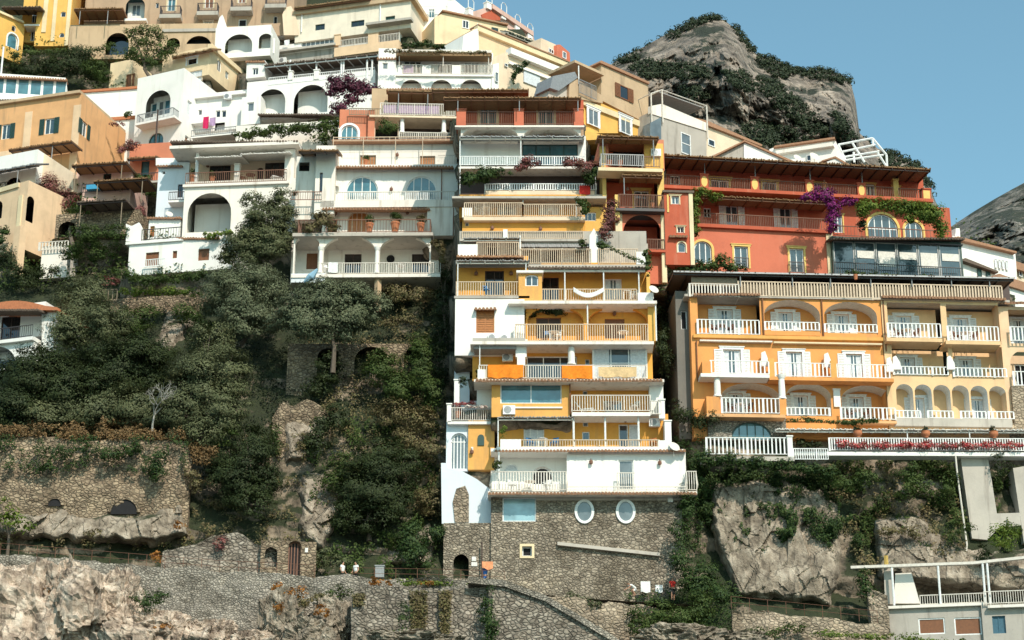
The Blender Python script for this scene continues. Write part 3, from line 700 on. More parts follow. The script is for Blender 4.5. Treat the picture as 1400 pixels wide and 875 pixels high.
# ------------------------------------------------------------------ the central tower: three stacked houses
def Fz(Y, u0=640, u1=880, v=460, dv=0): return FL(u0, v, u1, v+dv, Y)
b = Bld('villa', 'lowest villa of the tower with yellow terraces and white floor on a stone base', 'house', FL(671, 676, 950, 676, 148))
b.vol((671,677,934,832), 'stone_base', 0, 8, [W(687,680,733,713,nx=1,gl='glass_pale'), W(714,747,727,760,nx=1,gl='dark',sur=None,dep=.3)], name='stone_base')
b.bx(710.5,743.5,730.5,746.8,.06,-.02,'trim_cream','lintel'); b.bx(710.5,760.2,730.5,763,.06,-.02,'trim_cream','sill')
b.bx(710.5,746.9,713.8,760.1,.06,-.02,'trim_cream','jamb'); b.bx(727.2,746.9,730.5,760.1,.06,-.02,'trim_cream','jamb')
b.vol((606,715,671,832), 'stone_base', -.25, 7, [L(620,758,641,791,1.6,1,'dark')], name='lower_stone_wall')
b.bx(645,761,651,767,-.18,-.26,'sign_white','sign'); b.bx(644.5,768.5,652.5,774,-.18,-.26,'sign_white','sign')
for u in (799, 855.5):
    s_, t_ = b.F.st(u, 699, .1); k = mpp(148); q = MB(); q.ring(b.F, s_, t_, 9.5*k, 13*k, 3.5*k, -.1, .12, 28); o = b.part('oval_window', q, 'paint_white')
    q = MB(); q.poly([b.F.P(s_+10*k*math.cos(2*math.pi*i/24), t_+13.5*k*math.sin(2*math.pi*i/24), .03) for i in range(24)]); b.part('pane', q, 'glass_grey', o)
b.bx(733,677.5,936,684,.08,-.02,'concrete','lintel_band')
q = MB(); a = b.F.st(762,741,.2); c = b.F.st(902,756,.2); q.hexa([b.F.P(a[0],a[1]-.25,.3), b.F.P(c[0],c[1]-.25,.3), b.F.P(c[0],c[1]-.25,-.02), b.F.P(a[0],a[1]-.25,-.02), b.F.P(*a,.3), b.F.P(*c,.3), b.F.P(*c,-.02), b.F.P(*a,-.02)]); b.part('sloping_ledge', q, 'concrete')
b.post(659,741,792,.15,.06,'dark_wood','pipe')
b.bx(913,680,920,686,.25,-.01,'sign_white','flood_lamp')
# white floor
b.vol((775,614,938,674), 'white', -.4, 7, [D(846,629,866,671,nx=1,gl='glass_grey')], name='white_floor')
b.vol((671,614,776,674), 'white', -1.7, 4, [W(727,638,756,662,arch=1,nx=1,gl='dark',dep=.3,fr='paint_white'), W(689,634,709,644,arch=1,nx=1,gl='curtain',dep=.1)], name='terrace_wall')
b.slab(671,777,613,.1,-1.7,.25,'white','terrace_roof'); b.slab(667,953,671.5,.75,-1.7,.28,'white_old')
b.tiles(667,953,675,1.15,.5,.22); b.rail(672,644.5,774,671,.85,'paint_offwhite',.21,.07,1.2,bow=.14); b.rail(844,646,868,670,.15,'paint_offwhite',.16,.05,bow=.16)
b.rail(939,644,952,671,.8,'paint_offwhite',.16,.05,1,bow=.12); b.rail(775,665,938,671,.95,'paint_offwhite',.3,.03)
b.tiles(676,938,616.5,.15,-1,.3); b.lamp(808,631,-.4); b.lamp(902,632,-.4); b.dish(921,612,.1,.45); b.post(682,618,670,.3,.06)
# first yellow terrace
b.vol((681,566,914,614), 'ochre', -1.5, 4.5, [D(716,580,744,613,gl='curtain',nx=3), D(846,580,859,613,nx=1,gl='glass_dark'), D(860,580,873,613,nx=1,gl='curtain'), W(796,590,806,602,nx=1), W(797,577,804,583,nx=1,gl='glass_grey')], name='yellow_terrace_wall')
b.bx(679,611,919,615.5,.12,-1.5,'white','parapet'); b.rail(712,601,902,612,.02,'paint_cream',.2,.05); b.bx(684,600.5,712,612,.1,-.55,'paint_white','planter_box'); b.bx(900,602,917,612,.1,-.5,'white','parapet_wall')
for u in (784, 827, 872.5): b.post(u,566,612,-.1,.085)
b.canopy(680,783,571,.3,-1.5,.4,.06,'awning_grey','awning','paint_offwhite'); b.slab(782,889,563.5,.3,-1.5,.3,'white'); b.pillar(909,576,918,612,0,2.6,'white'); b.ac(895,577,-1.2)
b.lamp(731,574,-1.5); b.lamp(855,574,-1.5); b.post(681,570,612,.1,.05)
# second yellow terrace with picture window
b.vol((672,520,779,570), 'deep_yellow', -.3, 5, [W(684,523,768,551.5,gl='glass_blue')], name='picture_window_bay')
b.bx(704,556,769,558,-.18,-.31,'white'); b.ac(696,560,-.3,.95); b.post(779,520,566,-.1,.06,'brown_wood','drain_pipe')
b.vol((778,518,890,565), 'ochre', -1.7, 4, [W(797,534,803,540,nx=1,gl='glass_grey'), D(826,548,851,563,nx=2,gl='glass_grey')], name='yellow_terrace_wall')
b.rail(782,540,889,562.5,.1,'paint_offwhite',.2,.055,1.5); b.pillar(888,520,907,566,-.5,2.6,'white',cap=False); b.rail(890,548,904,567,.1,'paint_offwhite'); b.pillar(901,547,909,572,.1,.6,'white')
b.slab(648,908,518.5,.45,-1.7,.22,'white_old'); b.tiles(650,906,520.5,.7,.3,.2)
# left stairs, gate, flower terrace
b.vol((640,574,676,642), 'deep_yellow', -1.5, 4, name='yellow_side_wall')
q = MB(); x, y0, x1, y1 = b.F.rect(653,594,662,609,-1.44); q.prism(b.F, [(x,y0),(x1,y0)]+arc(x,y0,x1,y1,.3)[::-1], -1.52, -1.42); b.part('tile_niche', q, 'dark_green'); b.lamp(645,617,-1.5)
b.bx(644,611,647,616,-1.4,-1.5,'sign_white','sign')
b.vol((610,576,640,644), 'white_blue', -1.7, 3, [W(616,592,639,641,arch=1,nx=5,ny=2,gl='glass_grey',dep=.3,name='garden_gate')], name='gate_wall')
b.gable([(604,716),(603,633),(611,633),(612,640),(628,642),(652,655),(673,671),(673,716)], 'white_blue', -.9, 3, 'stair_wall'); b.gable([(619,686),(624,668),(636,664),(641,676),(641,714),(622,714)], 'stone_light', -.8, .05, 'bare_stone_patch')
b.slab(612,674,576,-1.2,-4,.22,'white','flower_terrace'); b.rail(616,557,673,575.5,-1.25,'paint_offwhite',.17,.045); b.pillar(611,553,617,577,-1.2,1.5,'white')
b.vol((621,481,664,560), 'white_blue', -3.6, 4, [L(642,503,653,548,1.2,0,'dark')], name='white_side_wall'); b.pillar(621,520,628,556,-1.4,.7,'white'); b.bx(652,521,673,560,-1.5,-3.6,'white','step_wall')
# orange cloth floor
b.vol((646,466,892,520), 'ochre', -1.7, 4, [D(720,487,789,518,nx=3,gl='glass_dark'), W(800,491,806,503,nx=1)], name='upper_terrace_wall')
b.vol((810,474,885,519), 'white', -.8, 2.4, [W(811,476,884,517,nx=3,ny=2,gl='glass',dep=.05,curt=True,name='glazed_veranda')], name='veranda_frame')
b.pillar(707,469,718,499,-.1,.6,'white'); b.pillar(705,466,720,488,-.12,.6,'white'); b.column(781,469,499,-.2,.28); b.ac(694,488,-1.5)
b.rail(655,499,884,518,.3,'paint_offwhite',.19,.05,1.6); b.bx(653,505,664,518,.35,-.3,'white','planter_box'); b.slab(643,894,466.5,.45,-1.7,.25,'white_old'); b.post(656,470,505,.2,.04)
b.bx(646,462,718,469,.35,-1.5,'grey_plaster','awning_box'); b.bx(648,470,706,477,.1,-1.5,'awning_grey','awning_valance')

b = Bld('apartment_house', 'narrow yellow apartment house with six stacked railed terraces and a white corner with brown shutters', 'house', Fz(149.2))
b.vol((622,409,717,486), 'white', -.2, 6, [W(651,424,676,455,fr='orange_wood',gl='orange_wood',nx=2,ny=10,dep=.08)], name='white_corner'); b.tiles(648,679,422,.35,-.2,.12)
b.vol((716,411,896,468), 'ochre', -1.5, 4, [D(733,434,767,463,fr='brown_wood',gl='dark_wood'), D(827,436,854,463,fr='brown_wood',gl='brown_wood',nx=3)], name='arched_terrace_wall')
b.arches([(721,798),(804,886)], 412, 468, 419, -.7, .5, 'ochre', .55)
b.slab(695,898,411,.5,-1.5,.25,'white_old'); b.rail(705,443,886,467,.4,'paint_cream',.19,.05,2); b.rail(703,443,716,467,.35,'paint_white')
for u in (803, 896): b.post(u,412,466,.3,.06)
b.pillar(886,415,896,466,-.2,2.6,'sun_yellow',cap=False); b.ac(674,461,-.2,.8); b.ac(691,462,-.2,.8); b.lamp(840,428,-1.5); b.dish(893,397,.3,.42)
b.F = Fz(149.8)
b.vol((624,350,722,408), 'ochre', -1.4, 4, [D(663,370,689,404,fr='dark_wood',gl='glass_dark')], name='yellow_terrace_wall'); b.rail(624,385,713,405,.2,'paint_cream',.19,.05,1.5)
b.slab(621,724,404.5,.35,-1.4,.2,'grey_plaster'); b.canopy(623,723,357,.4,-1.4,.45,.06,'awning_grey','awning','paint_offwhite',(626,719),405,'paint_white'); b.tiles(624,716,350.5,.1,-1.4,.25,'roof_tile')
b.lamp(651,373,-1.4); b.lamp(699,373,-1.4)
b.vol((709,372,741,412), 'deep_yellow', .35, 3, [W(718,375.5,736,391,arch=.5)], name='yellow_bay'); b.bx(706,369.5,743,372.5,.6,-2,'white','bay_roof')
b.vol((739,359,884,412), 'ochre', -1.4, 4, [D(741,379,764,411,fr='dark_wood',gl='glass_dark'), D(827,381,850,411,gl='glass_grey',curt=True)], name='yellow_terrace_wall')
b.rail(741,395,870,411.5,.15,'paint_cream',.19,.05,1.5); b.tiles(722,885,366,.6,-1.6,.4,'roof_dark'); b.pillar(884,372,889,410,-.5,2,'sun_yellow',cap=False); b.bx(872,400,893,412,.4,-.6,'white','planter_box')
for u in (772, 825, 873): b.post(u,367,411,.3,.055)
b.bx(722,368.5,882,371.5,.35,.22,'white_old','eave_board')
b.F = Fz(151.3)
b.vol((628,316,884,364), 'grey_plaster', -1.5, 3, [D(736,343,761,360,fr='dark_wood',gl='glass_dark'), D(665,336,684,351,gl='glass_dark'), W(768,341,785,358,gl='curtain')], name='shaded_terrace_wall')  # shade under the awnings put into this wall's grey colour
b.canopy(711,807,338,-.2,-1.5,.75,.06,'awning_grey','awning','paint_offwhite'); b.canopy(633,712,326,.1,-1.5,.5,.06,'awning_grey','awning','paint_offwhite'); b.rail(652,331,712,352,0,'paint_cream',.17,.05,1); b.bx(626,334,653,352,.05,-.6,'white','planter_box')
b.rail(711,340,808,361,.1,'paint_cream',.17,.05); b.gable([(806,361),(806,322),(812,312),(817,322),(819,361)],'white',0,2.4,'white_party_wall'); b.rail(818,340,872,361,.1,'paint_cream',.17,.05,1.5); b.bx(870,344,885,362,.2,-.6,'white','planter_box')
b.post(711,322,350,.05,.06); b.slab(626,886,361.5,.2,-1.5,.25,'concrete')
b.vol((815,333,886,362), 'concrete', -2, 2, name='grey_terrace_wall')
b.F = Fz(152.6)
b.vol((632,294,800,328), 'ochre', -1.2, 4, [W(636,304,641,309,nx=1,gl='glass_grey')], name='yellow_band'); b.rail(632,316,797,327,-.1,'paint_cream',.17,.05,1.2); b.slab(629,800,326.5,.05,-1.2,.2,'concrete')
b.vol((797,283,830,336), 'sun_yellow', -1.8, 3, [W(798,290,815,302,nx=3)], name='yellow_side_wall'); b.lamp(673,311,-1.2); b.lamp(739,312,-1.2)
b.F = Fz(153.6)
b.slab(634,800,296.5,.3,-2.5,.3,'cream'); b.vol((628,266,802,298), 'ochre', -1.4, 4, [D(680,281,706,297,gl='glass_grey',curt=True), D(737,282,764,297,gl='glass_grey',curt=True)], name='yellow_terrace_wall')
b.rail(635,277,715,296.5,.2,'paint_cream',.16,.05,1.2); b.rail(715,279,797,297,.2,'paint_cream',.16,.05); b.bx(632,284,646,297,.2,-.4,'white','planter_box'); b.slab(618,829,268,.5,-1.4,.2,'concrete'); b.post(715,270,296,.1,.05); b.post(788,268,297,.1,.05)

b = Bld('terrace_house', 'red topped terrace house crowning the central tower with twin arches under a brown pergola', 'house', Fz(155.5))
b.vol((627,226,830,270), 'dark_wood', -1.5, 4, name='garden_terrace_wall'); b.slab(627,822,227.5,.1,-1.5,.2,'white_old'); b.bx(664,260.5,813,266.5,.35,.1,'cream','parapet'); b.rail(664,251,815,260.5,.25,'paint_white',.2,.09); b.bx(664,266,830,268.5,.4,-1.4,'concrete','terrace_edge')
for u in (629, 663, 814): b.post(u,226,266,.1,.05)
b.vol((628,186,801,228), 'white', -1.5, 4, [D(714,197,790,226,fr='dark_green',gl='glass_blue',nx=4,ny=2)], name='white_terrace_wall')
b.rail(629,213.5,800,226.5,.1,'paint_white',.2,.07,2); b.canopy(628,712,187,.5,-1.5,.35,.06,'grey_metal','awning','paint_offwhite'); b.canopy(712,799,187,.5,-1.5,.35,.06,'grey_metal','awning','paint_offwhite'); b.bx(713,192,790,197,-1.4,-1.5,'canvas','awning_valance')
for u in (629, 712, 799): b.post(u,187,226,.2,.05)
b.arches([(632,708),(716,792)], 171, 188, 173, -.2, 1.6, 'white_old', .36); b.vol((626,171,798,190), 'brown', -1.85, 4, name='vault')
b.vol((624,137,798,173), 'red', -1.9, 5, [D(656,149,679,171,sur='trim_cream',gl='glass_blue'), D(736,150,757,171,sur='trim_cream',gl='glass_blue')], name='red_wall')
for u in (624, 703, 784.5): b.pillar(u,150,u+13,172,.15,.7,'pink_red')
b.rail(637,152.5,703,170.5,0,'rust_iron',.15,.03); b.rail(716,152.5,785,170.5,0,'rust_iron',.15,.03); b.slab(622,799,171.5,.2,-.35,.14,'white_old')
b.canopy(606,794,134,1.0,-1.9,.2,.09,'reed','pergola','brown_wood',(626,710,790),152); b.canopy(590,722,123,-1.2,-4,.4,.09,'reed_light','pergola','brown_wood')

# ------------------------------------------------------------------ red narrow house and red hotel
b = Bld('narrow_red_house', 'tall narrow red house with stacked arched balconies beside the central tower', 'house', FL(822, 286, 905, 288, 154.5))
b.bx(881,196,907,230,-.2,-.32,'sun_yellow','pilaster'); b.bx(820,200,828,231,-.2,-.32,'trim_yellow','pilaster'); b.vol((820,190,908,232), 'terracotta_wall', -.3, 5, [L(832,192,880,229,2.4,0,'red',(L(838,200,878,228,.3,.4,'dark'),))], name='upper_floor'); b.canopy(817,901,187,1.5,-.3,.15,.08,'reed','pergola','brown_wood',(824,893),228)
b.rail(822,211,880,227,1.2,'grey_metal',.15,.04,1.2); b.rail(880,214,902,229,.9,'rust_iron',.13,.035); b.slab(818,906,229.5,1.3,-.3,.3,'trim_cream'); b.ac(897,208,-.3)
b.vol((824,230,908,290), 'trim_yellow', -.3, 5, [L(829,236,899,289,2.2,.25,'red',(D(867,261,887,285,sur='trim_yellow'),))], name='middle_floor')
b.canopy(850,906,240,1.5,-.3,.1,.07,'reed','pergola','brown_wood',(853,),267)
b.rail(846,266,907,284,1.5,'rust_iron',.14,.035,1.6); b.slab(842,909,284.5,1.7,-.3,.25,'iron'); b.pillar(841,266,847,300,1.4,.5,'trim_yellow',cap=False)
b.vol((843,287,909,345), 'pink_red', .9, 6, [L(852,294,904,340,2.6,1,'red',(D(869,315,885,340,arch=1,fr='door_blue',gl='glass_pale',nx=2),))], name='arched_floor')
b.bx(842,288,851,345,1.0,.5,'trim_cream','pilaster'); b.bx(904.5,288,911,386,1.0,.5,'trim_cream','pilaster'); b.rail(852,326.5,908,341,1.05,'rust_iron',.14,.035); b.slab(850,910,341,1.2,-1,.2,'red')
b.vol((872,341,912,388), 'pink_red', .3, 6, name='lower_wall')
b.vol((909,262,947,362), 'red', 1.2, 6, [W(918,268,928.5,279,sur='trim_cream'), W(926,310,935,318,sur='trim_cream',gl='dark'), W(926.5,331,937.5,345,arch=1,nx=1,sur='trim_cream')], name='stair_turret')
b.bx(906,260,949,263,1.4,.5,'roof_dark','turret_roof'); b.bx(943,263,948.5,362,1.3,.9,'trim_cream','pilaster'); b.tiles(915,941,323,1.6,1.2,.15); b.bx(912,266,914.5,290,1.26,1.1,'trim_yellow','pilaster')
b.lamp(858,258,-.3)

F = FL(955, 309, 1133, 318, 159); b = Bld('red_hotel', 'long red hotel with dark pergola and yellow oval pillars above the orange hotel', 'hotel', F)
b.vol((905,229,1262,268), 'red', -1.8, 5, [D(972,246,996,264,sur='trim_yellow'), D(1043,249,1062,267,sur='trim_yellow'), D(1114,250,1122,262,sur='trim_yellow'), D(1185,252,1196,270,sur='trim_yellow'), D(1221,255,1230,270,sur='trim_yellow'), W(916,240,930,252,gl='glass_dark')], name='top_floor')
q = b.canopy(903,1272,222,1.5,-1.8,.25,.1,'reed','pergola','dark_wood')
for (u0, u1) in ((909,958),(970,1027),(1038,1101),(1114,1172),(1184,1222)):
    um = (u0+u1)/2; v = 243+(um-933)*.058; b.rail(u0,v-3.5,u1,v+14.5,0,'rust_iron',.15,.035)
for u in (963, 1032, 1107, 1178):
    v = 245+(u-963)*.058; b.pillar(u-5.5,v-6,u+5.5,v+12,.1,.5,'red'); b.post(u,v-22,v-6,.0,.05,'grey_metal')
    q = MB(); s_, t_ = b.F.st(u,v+3,.12); q.prism(b.F, [(s_+.27*math.cos(2*math.pi*i/18), t_+.5*math.sin(2*math.pi*i/18)) for i in range(18)], .1, .14); b.part('oval_panel', q, 'trim_yellow')
b.slab(905,1275,262,.3,-2.4,.3,'red','balcony'); b.pillar(1222,246,1229,271,-.5,.4,'trim_yellow'); b.rail(1229,258,1262,272,0,'rust_iron',.16,.035); b.pillar(1261,259,1273,273,.1,.7,'red'); b.bx(1262.5,260.5,1271.5,271.5,.14,.09,'trim_yellow','panel')
for u in (940, 1015, 1090, 1162): b.ac(u,238+(u-940)*.05,-2.4)
b.vol((946,262,1215,318), 'red', -1.4, 5, [D(992,281,1009,309,sur='trim_yellow',sh='paint_white'), D(1066,284,1082,313,sur='trim_yellow',sh='paint_white'), D(1140,290,1152,318,sur='trim_yellow'), W(962,284,972,297,gl='glass_dark')], name='middle_floor')
b.canopy(950,1135,272,1.0,-1.4,.2,.06,'reed','pergola','brown_wood'); b.tiles(978,1018,277,-1.3,-2,.15,'roof_dark'); b.tiles(1053,1095,281,-1.3,-2,.15,'roof_dark')
for (u0, u1) in ((956,1015),(1015,1075),(1075,1130)):
    um = (u0+u1)/2; v = 292+(um-985)*.05; b.rail(u0,v,u1,v+16,.1,'rust_iron',.15,.035)
b.slab(943,1137,309.5,.3,-2,.3,'red'); b.ac(1106,290,-2); b.ac(975,287,-2,.6)
b.vol((944,311,1137,386), 'pink_red', 0, 6, [W(949,330,973,360,arch=.9,sur='trim_yellow',nx=3), W(1004,337,1023,366,sur='trim_yellow',nx=2), W(1080,340,1099,372,sur='trim_yellow',nx=2)], name='lower_floor')
b.rail(1004,352,1024,366,.25,'iron',.1,.025); b.rail(1079,358,1100,373,.25,'iron',.1,.025); b.bx(1131,316,1140,384,.12,-.2,'trim_cream','pilaster')
b.vol((1137,280,1300,332), 'red', -1.0, 6, [D(1140,294,1152,318,sur='trim_yellow'), W(1186,293,1227,325,arch=1,nx=4,ny=2,sur='trim_yellow',gl='glass'), W(1237,303,1261,327,arch=1,nx=3,sur='trim_yellow',gl='glass')], name='arched_window_floor')
b.rail(1140,312,1300,326,.9,'rust_iron',.3,.03)
b.vol((1139,327,1316,386), 'dark_green', .6, 5, [W(1140.5+29*i,330+.9*i,1168.5+29*i,381+.9*i,fr='grey_metal',nx=1,ny=1,gl='glass',dep=.08,name='veranda_pane') for i in range(6)], name='glass_veranda')
for i in range(1, 6):
    b.bx(1143+29*i,342+1.0*i,1166+29*i,(352 if i%2 else 362)+1.0*i,.58,.55,'canvas','roller_blind')
b.tiles(1134,1320,326,1.3,-1,.4,'roof_dark'); b.rail(1140,362,1316,380,1.2,'iron',.2,.03); b.bx(1139,329.5,1316,331.5,.75,.55,'iron','gutter')

# ------------------------------------------------------------------ orange hotel
F = FL(953, 457, 1200, 461.5, 150); b = Bld('orange_hotel', 'wide orange and pale yellow hotel with white balcony railings and shuttered doors on the right', 'hotel', F, None)
def hw(u, v0, v1, w=24, **k): return D(u-w/2,v0,u+w/2,v1,sh='paint_white',curt=True,sur='paint_white',**k)
b.vol((946,404,1209,600), 'hotel_orange', 0, 9, [
  L(954,407,1039,457,1.6,0,'hotel_orange',(hw(991,423,457,22),)), L(1045,410,1121,455,1.6,.55,'hotel_orange',(hw(1074,427,454,20),),rev='paint_offwhite'), L(1127,413,1199,457,1.6,.55,'hotel_orange',(hw(1151,430,456,20),),rev='paint_offwhite'),
  hw(1001,478,513,24), hw(1086,481,516,22), hw(1168,484,518,22),
  L(986,524,1066,566,1.6,.5,'hotel_orange',(hw(1006,538,566,20),),rev='paint_offwhite'), L(1075,524,1136,569,1.6,.6,'hotel_orange',(hw(1095,541,569,20),),rev='paint_offwhite'), L(1150,527,1222,572,1.6,.6,'hotel_orange',(hw(1171,543,572,20),),rev='paint_offwhite')], name='orange_wall')
b.rail(954,437,1038,457.5,.25,'paint_white',fat=True); b.rail(1046,440,1120,452,.1,'paint_white',fat=True); b.rail(1128,443,1199,455,.1,'paint_white',fat=True)
b.bx(1045,452.5,1121,458.5,.12,-.05,'hotel_orange','parapet'); b.bx(1127,455.5,1199,460.5,.12,-.05,'hotel_orange','parapet'); b.bx(948,459,1208,463.5,.25,-.01,'deep_yellow','string_course')
b.tiles(948,1040,402.5,.5,-.6,.3)
b.slab(958,1052,511,1.4,0,.28,'white'); b.slab(1052,1222,516,1.1,0,.28,'hotel_orange')
b.rail(972,493,1051,511.5,1.3,'paint_white',fat=True); b.rail(1060,496,1136,515.5,1.0,'paint_white',fat=True); b.rail(1144,498,1216,517.5,1.0,'paint_white',fat=True); b.pillar(1051,490,1059,516,1.05,.3,'deep_yellow',cap=False); b.pillar(1136,493,1144,518,1.05,.3,'deep_yellow',cap=False); b.bx(960,494,972,515,1.35,0,'hotel_orange','parapet')
for u, v in ((1046, 482), (1132, 484), (1217, 490)): b.gable([(u-5,v+18),(u-5,v),(u,v-2),(u+4,v+9),(u+5,v+18)],'white',.6,.3,'scroll_wall')
b.column(980,511.5,543,1.0,.27); b.column(1068,513,546,1.0,.27)
b.bx(957,465,1056,467,.35,.03,'paint_offwhite','awning_roll'); b.bx(1058,468,1206,470,.35,.03,'trim_cream','awning_roll')
b.slab(966,1074,566,1.3,-1,.25,'orange'); b.rail(987,544,1066,565.5,1.2,'paint_white',fat=True); b.bx(966,542,984,566,1.25,0,'hotel_orange','parapet'); b.pillar(1066,545,1075,567,1.25,.4,'hotel_orange',cap=False)
b.rail(1076,557,1134,568.5,.1,'paint_white',fat=True); b.rail(1150,557,1224,574,.6,'paint_white',fat=True); b.bx(1074,569,1150,576,.12,-.05,'hotel_orange','parapet'); b.slab(1148,1226,575,.7,-1,.2,'orange')
b.pillar(1140,533,1149,556,.15,.4,'white',cap=True); b.lamp(962,428,-2.4); b.lamp(1031,428,-2.4)
b.vol((968,569,1075,602), 'stone_grey', .3, 5, [W(1000,577,1055,601,arch=.75,nx=5,ny=2,fr='dark_green',gl='glass_blue')], name='stone_ground_floor')
for u, v0, v1 in ((952,466,520), (1042,404,462), (1123,408,464), (1207,410,480)): b.post(u,v0,v1,.12,.06,'brown_wood','drain_pipe')
# pale right part
b.vol((1210.5,409,1372,600), 'pale_yellow', .1, 9, [
  L(1214,414,1287,466,1.6,0,'pale_yellow',(hw(1236,432,466,21),)), L(1295,417,1367,470,1.6,0,'pale_yellow',(hw(1314,435,470,21),)),
  L(1220,471,1297,513,1.6,0,'pale_yellow',(hw(1241,489,513,20),)), L(1303,474,1377,515,1.6,0,'pale_yellow',(hw(1321,491,515,20),))]+
  [L(1226+25.5*i,525+.6*i,1249+25.5*i,572+.6*i,1.3,.9,'pale_yellow',(hw(1255,544,572,18),) if i == 1 else ((hw(1337,546,574,18),) if i == 4 else ()),rev='paint_white') for i in range(6)], name='pale_wall')
b.slab(1212,1288,462,.9,-1,.3,'pale_yellow'); b.rail(1214,442,1286,462,.8,'paint_white',fat=True); b.slab(1293,1368,466,.9,-1,.3,'pale_yellow'); b.rail(1296,446,1365,466.5,.8,'paint_white',fat=True)
b.rail(1222,501,1296,513,.2,'paint_white',fat=True); b.rail(1304,503,1376,516,.2,'paint_white',fat=True); b.bx(1224,572,1384,583,.5,-.1,'concrete','parapet')
for i, u in enumerate((1240, 1285, 1330, 1368)): b.rail(u-16,561+.5*i,u+18,572+.5*i,.4,'paint_white',fat=True)
for u in (1226, 1300): b.gable([(u-5,505),(u-5,488),(u-1,486),(u+5,496),(u+6,505)],'white',.4,.3,'scroll_wall')
b.tiles(1206,1376,405.5,.6,-.6,.3,v2=409)
b.vol((1370,420,1470,600), 'peach', -.3, 8, [L(1380,424,1450,470,2,0,'peach',(hw(1394,437,470,18),)), L(1382,476,1450,530,2,.6,'peach',(D(1388,498,1405,528,gl='dark'),))], name='peach_wall'); b.rail(1382,447,1450,467,.1,'paint_white',fat=True); b.rail(1386,508,1450,528,.1,'paint_white',fat=True); b.tiles(1368,1470,414.5,.2,-.6,.3)
b.vol((1386,528,1470,602), 'stone_light', .1, 5, name='stone_corner')
# side wall, roof terrace
b.vol((926,398,946.5,600), 'shaded_plaster', -1.0, 8, [W(931,425,939,450,nx=1,gl='dark')], lholes=(), name='side_wall')
b.slab(936,1380,406,.2,-9,.2,'concrete','roof_terrace'); b.rail(943,388,1010,406,.3,'paint_offwhite',.24,.1,3.0); b.rail(1010,386,1192,407,.2,'paint_cream',.24,.10,tb=.08); b.rail(1193,389,1370,412,.2,'paint_cream',.24,.10,tb=.08)
b.bx(1010,390,1192,407,.1,.06,'weathered_wood','reed_screen'); b.bx(1194,393,1370,411,.1,.06,'weathered_wood','reed_screen'); b.canopy(921,1386,376.5,.6,-6,.5,.06,'roof_dark','pergola','iron',(1012,1083,1135,1190,1246,1300,1352),392); b.bx(921,374.5,1386,376.5,.68,.6,'grey_metal','gutter')
b.vol((938,380,1380,406), 'dark_wood', -3.5, 3, name='terrace_back_wall'); b.bx(945,379,1008,391,.05,.0,'weathered_wood','reed_screen')  # dark back wall carries the shade under the pergola in its colour
# ground terrace
b.F = FL(1133, 599, 1400, 600, 148.2)
b.vol((1075,578,1470,622), 'stone_light', -2.6, 3, [L(1088,588,1128,617,1.2,.9,'dark'), L(1190,590,1230,617,1.2,.9,'dark'), L(1275,590,1310,617,1.2,.9,'dark'), W(1330,588,1365,612,gl='glass_dark')], name='terrace_arcade')  # arch backs near black, shadow inside them put into the colour
b.canopy(1060,1470,588,-.4,-2.6,.35,.05,'canvas','awning','paint_offwhite',(1240,1325),600,'paint_white'); b.rail(1134,599,1470,617,0,'paint_white',.2,.09); b.slab(1080,1470,618,.3,-.9,.3,'white','terrace_floor')
b.rail(966,598,1078,622,.6,'paint_white',fat=True); b.pillar(1077,597,1084,629,.7,.5,'white'); b.rail(1085,613,1132,629,.5,'paint_white',.17,.06); b.slab(960,1086,624,.7,-.5,.35,'concrete','terrace_floor')
# ------------------------------------------------------------------ upper middle and left houses
F = FL(440, 385, 620, 384, 161); b = Bld('white_house', 'white terraced house with two big blue arched windows and an arched ground floor porch', 'house', F)
b.vol((398,322,600,388), 'white_old', -2.8, 4, [D(419,346,434,368,fr='brown_wood',gl='brown_wood'), D(471,347,494,374,fr='dark_wood',gl='glass_dark'), D(563,347,587,374,fr='dark_wood',gl='glass_dark')], name='porch_wall')
q = MB(); s_, t_ = F.st(534,354,-2.75); q.ring(F, s_, t_, .02, .02, .34, -2.8, -2.72, 20); b.part('oval_window', q, 'dark')
b.arches([(403,436),(442,513),(519,587)], 318, 374, 323, 0, .5, 'white_old', .62); b.slab(398,602,374.5,.3,-3,.3,'white_old'); b.rail(436,359,602,374.5,.15,'paint_offwhite',.2,.05)
for u in (439, 516): b.column(u,338,374,0,.2)
b.slab(400,592,318,.5,-3,.3,'concrete'); b.rail(408,300,588,318,.35,'rust_iron',.25,.03,2); b.bx(398,374,445,386,.2,-2,'white_blue','stair_wall')
b.vol((440,282,612,320), 'white_old', -2.6, 4, [D(448,300,461,317,fr='brown_wood',gl='orange_wood'), W(475,288,507,317,arch=.9,fr='paint_cream',gl='orange_wood',nx=5)], name='middle_wall'); b.tiles(440,588,285.5,-1.2,-2.6,.3,'roof_tile'); b.vol((584,276,626,322),'white_old',-1.5,4,name='corner_wall')
b.lamp(459,290,-2.6); b.lamp(557,290,-2.6); b.bx(438,274,626,283,-1.4,-3.5,'white_old','terrace_edge')
b.vol((441,225,626,276), 'white', -2.6, 5, [W(473,241,517,274,arch=1,nx=4,ny=2,gl='glass_blue'), W(555,241,597,274,arch=1,nx=4,ny=2,gl='glass_blue')], name='blue_window_wall')
b.rail(440,262,624,275,-1.6,'paint_offwhite',.2,.04); b.rail(473,262,517,274,-2.4,'paint_white',.16,.07); b.rail(555,262,597,274,-2.4,'paint_white',.16,.07); b.tiles(456,620,228,-1.7,-2.6,.2,'roof_tile'); b.lamp(535,258,-2.6); b.dish(459,252,-2.2,.4)
b.vol((456,190,623,230), 'white_old', -4.2, 5, [W(492,212,514,226,fr='weathered_wood',gl='orange_wood',nx=6), W(574,213,595,227,fr='weathered_wood',gl='orange_wood',nx=6)], name='upper_wall')
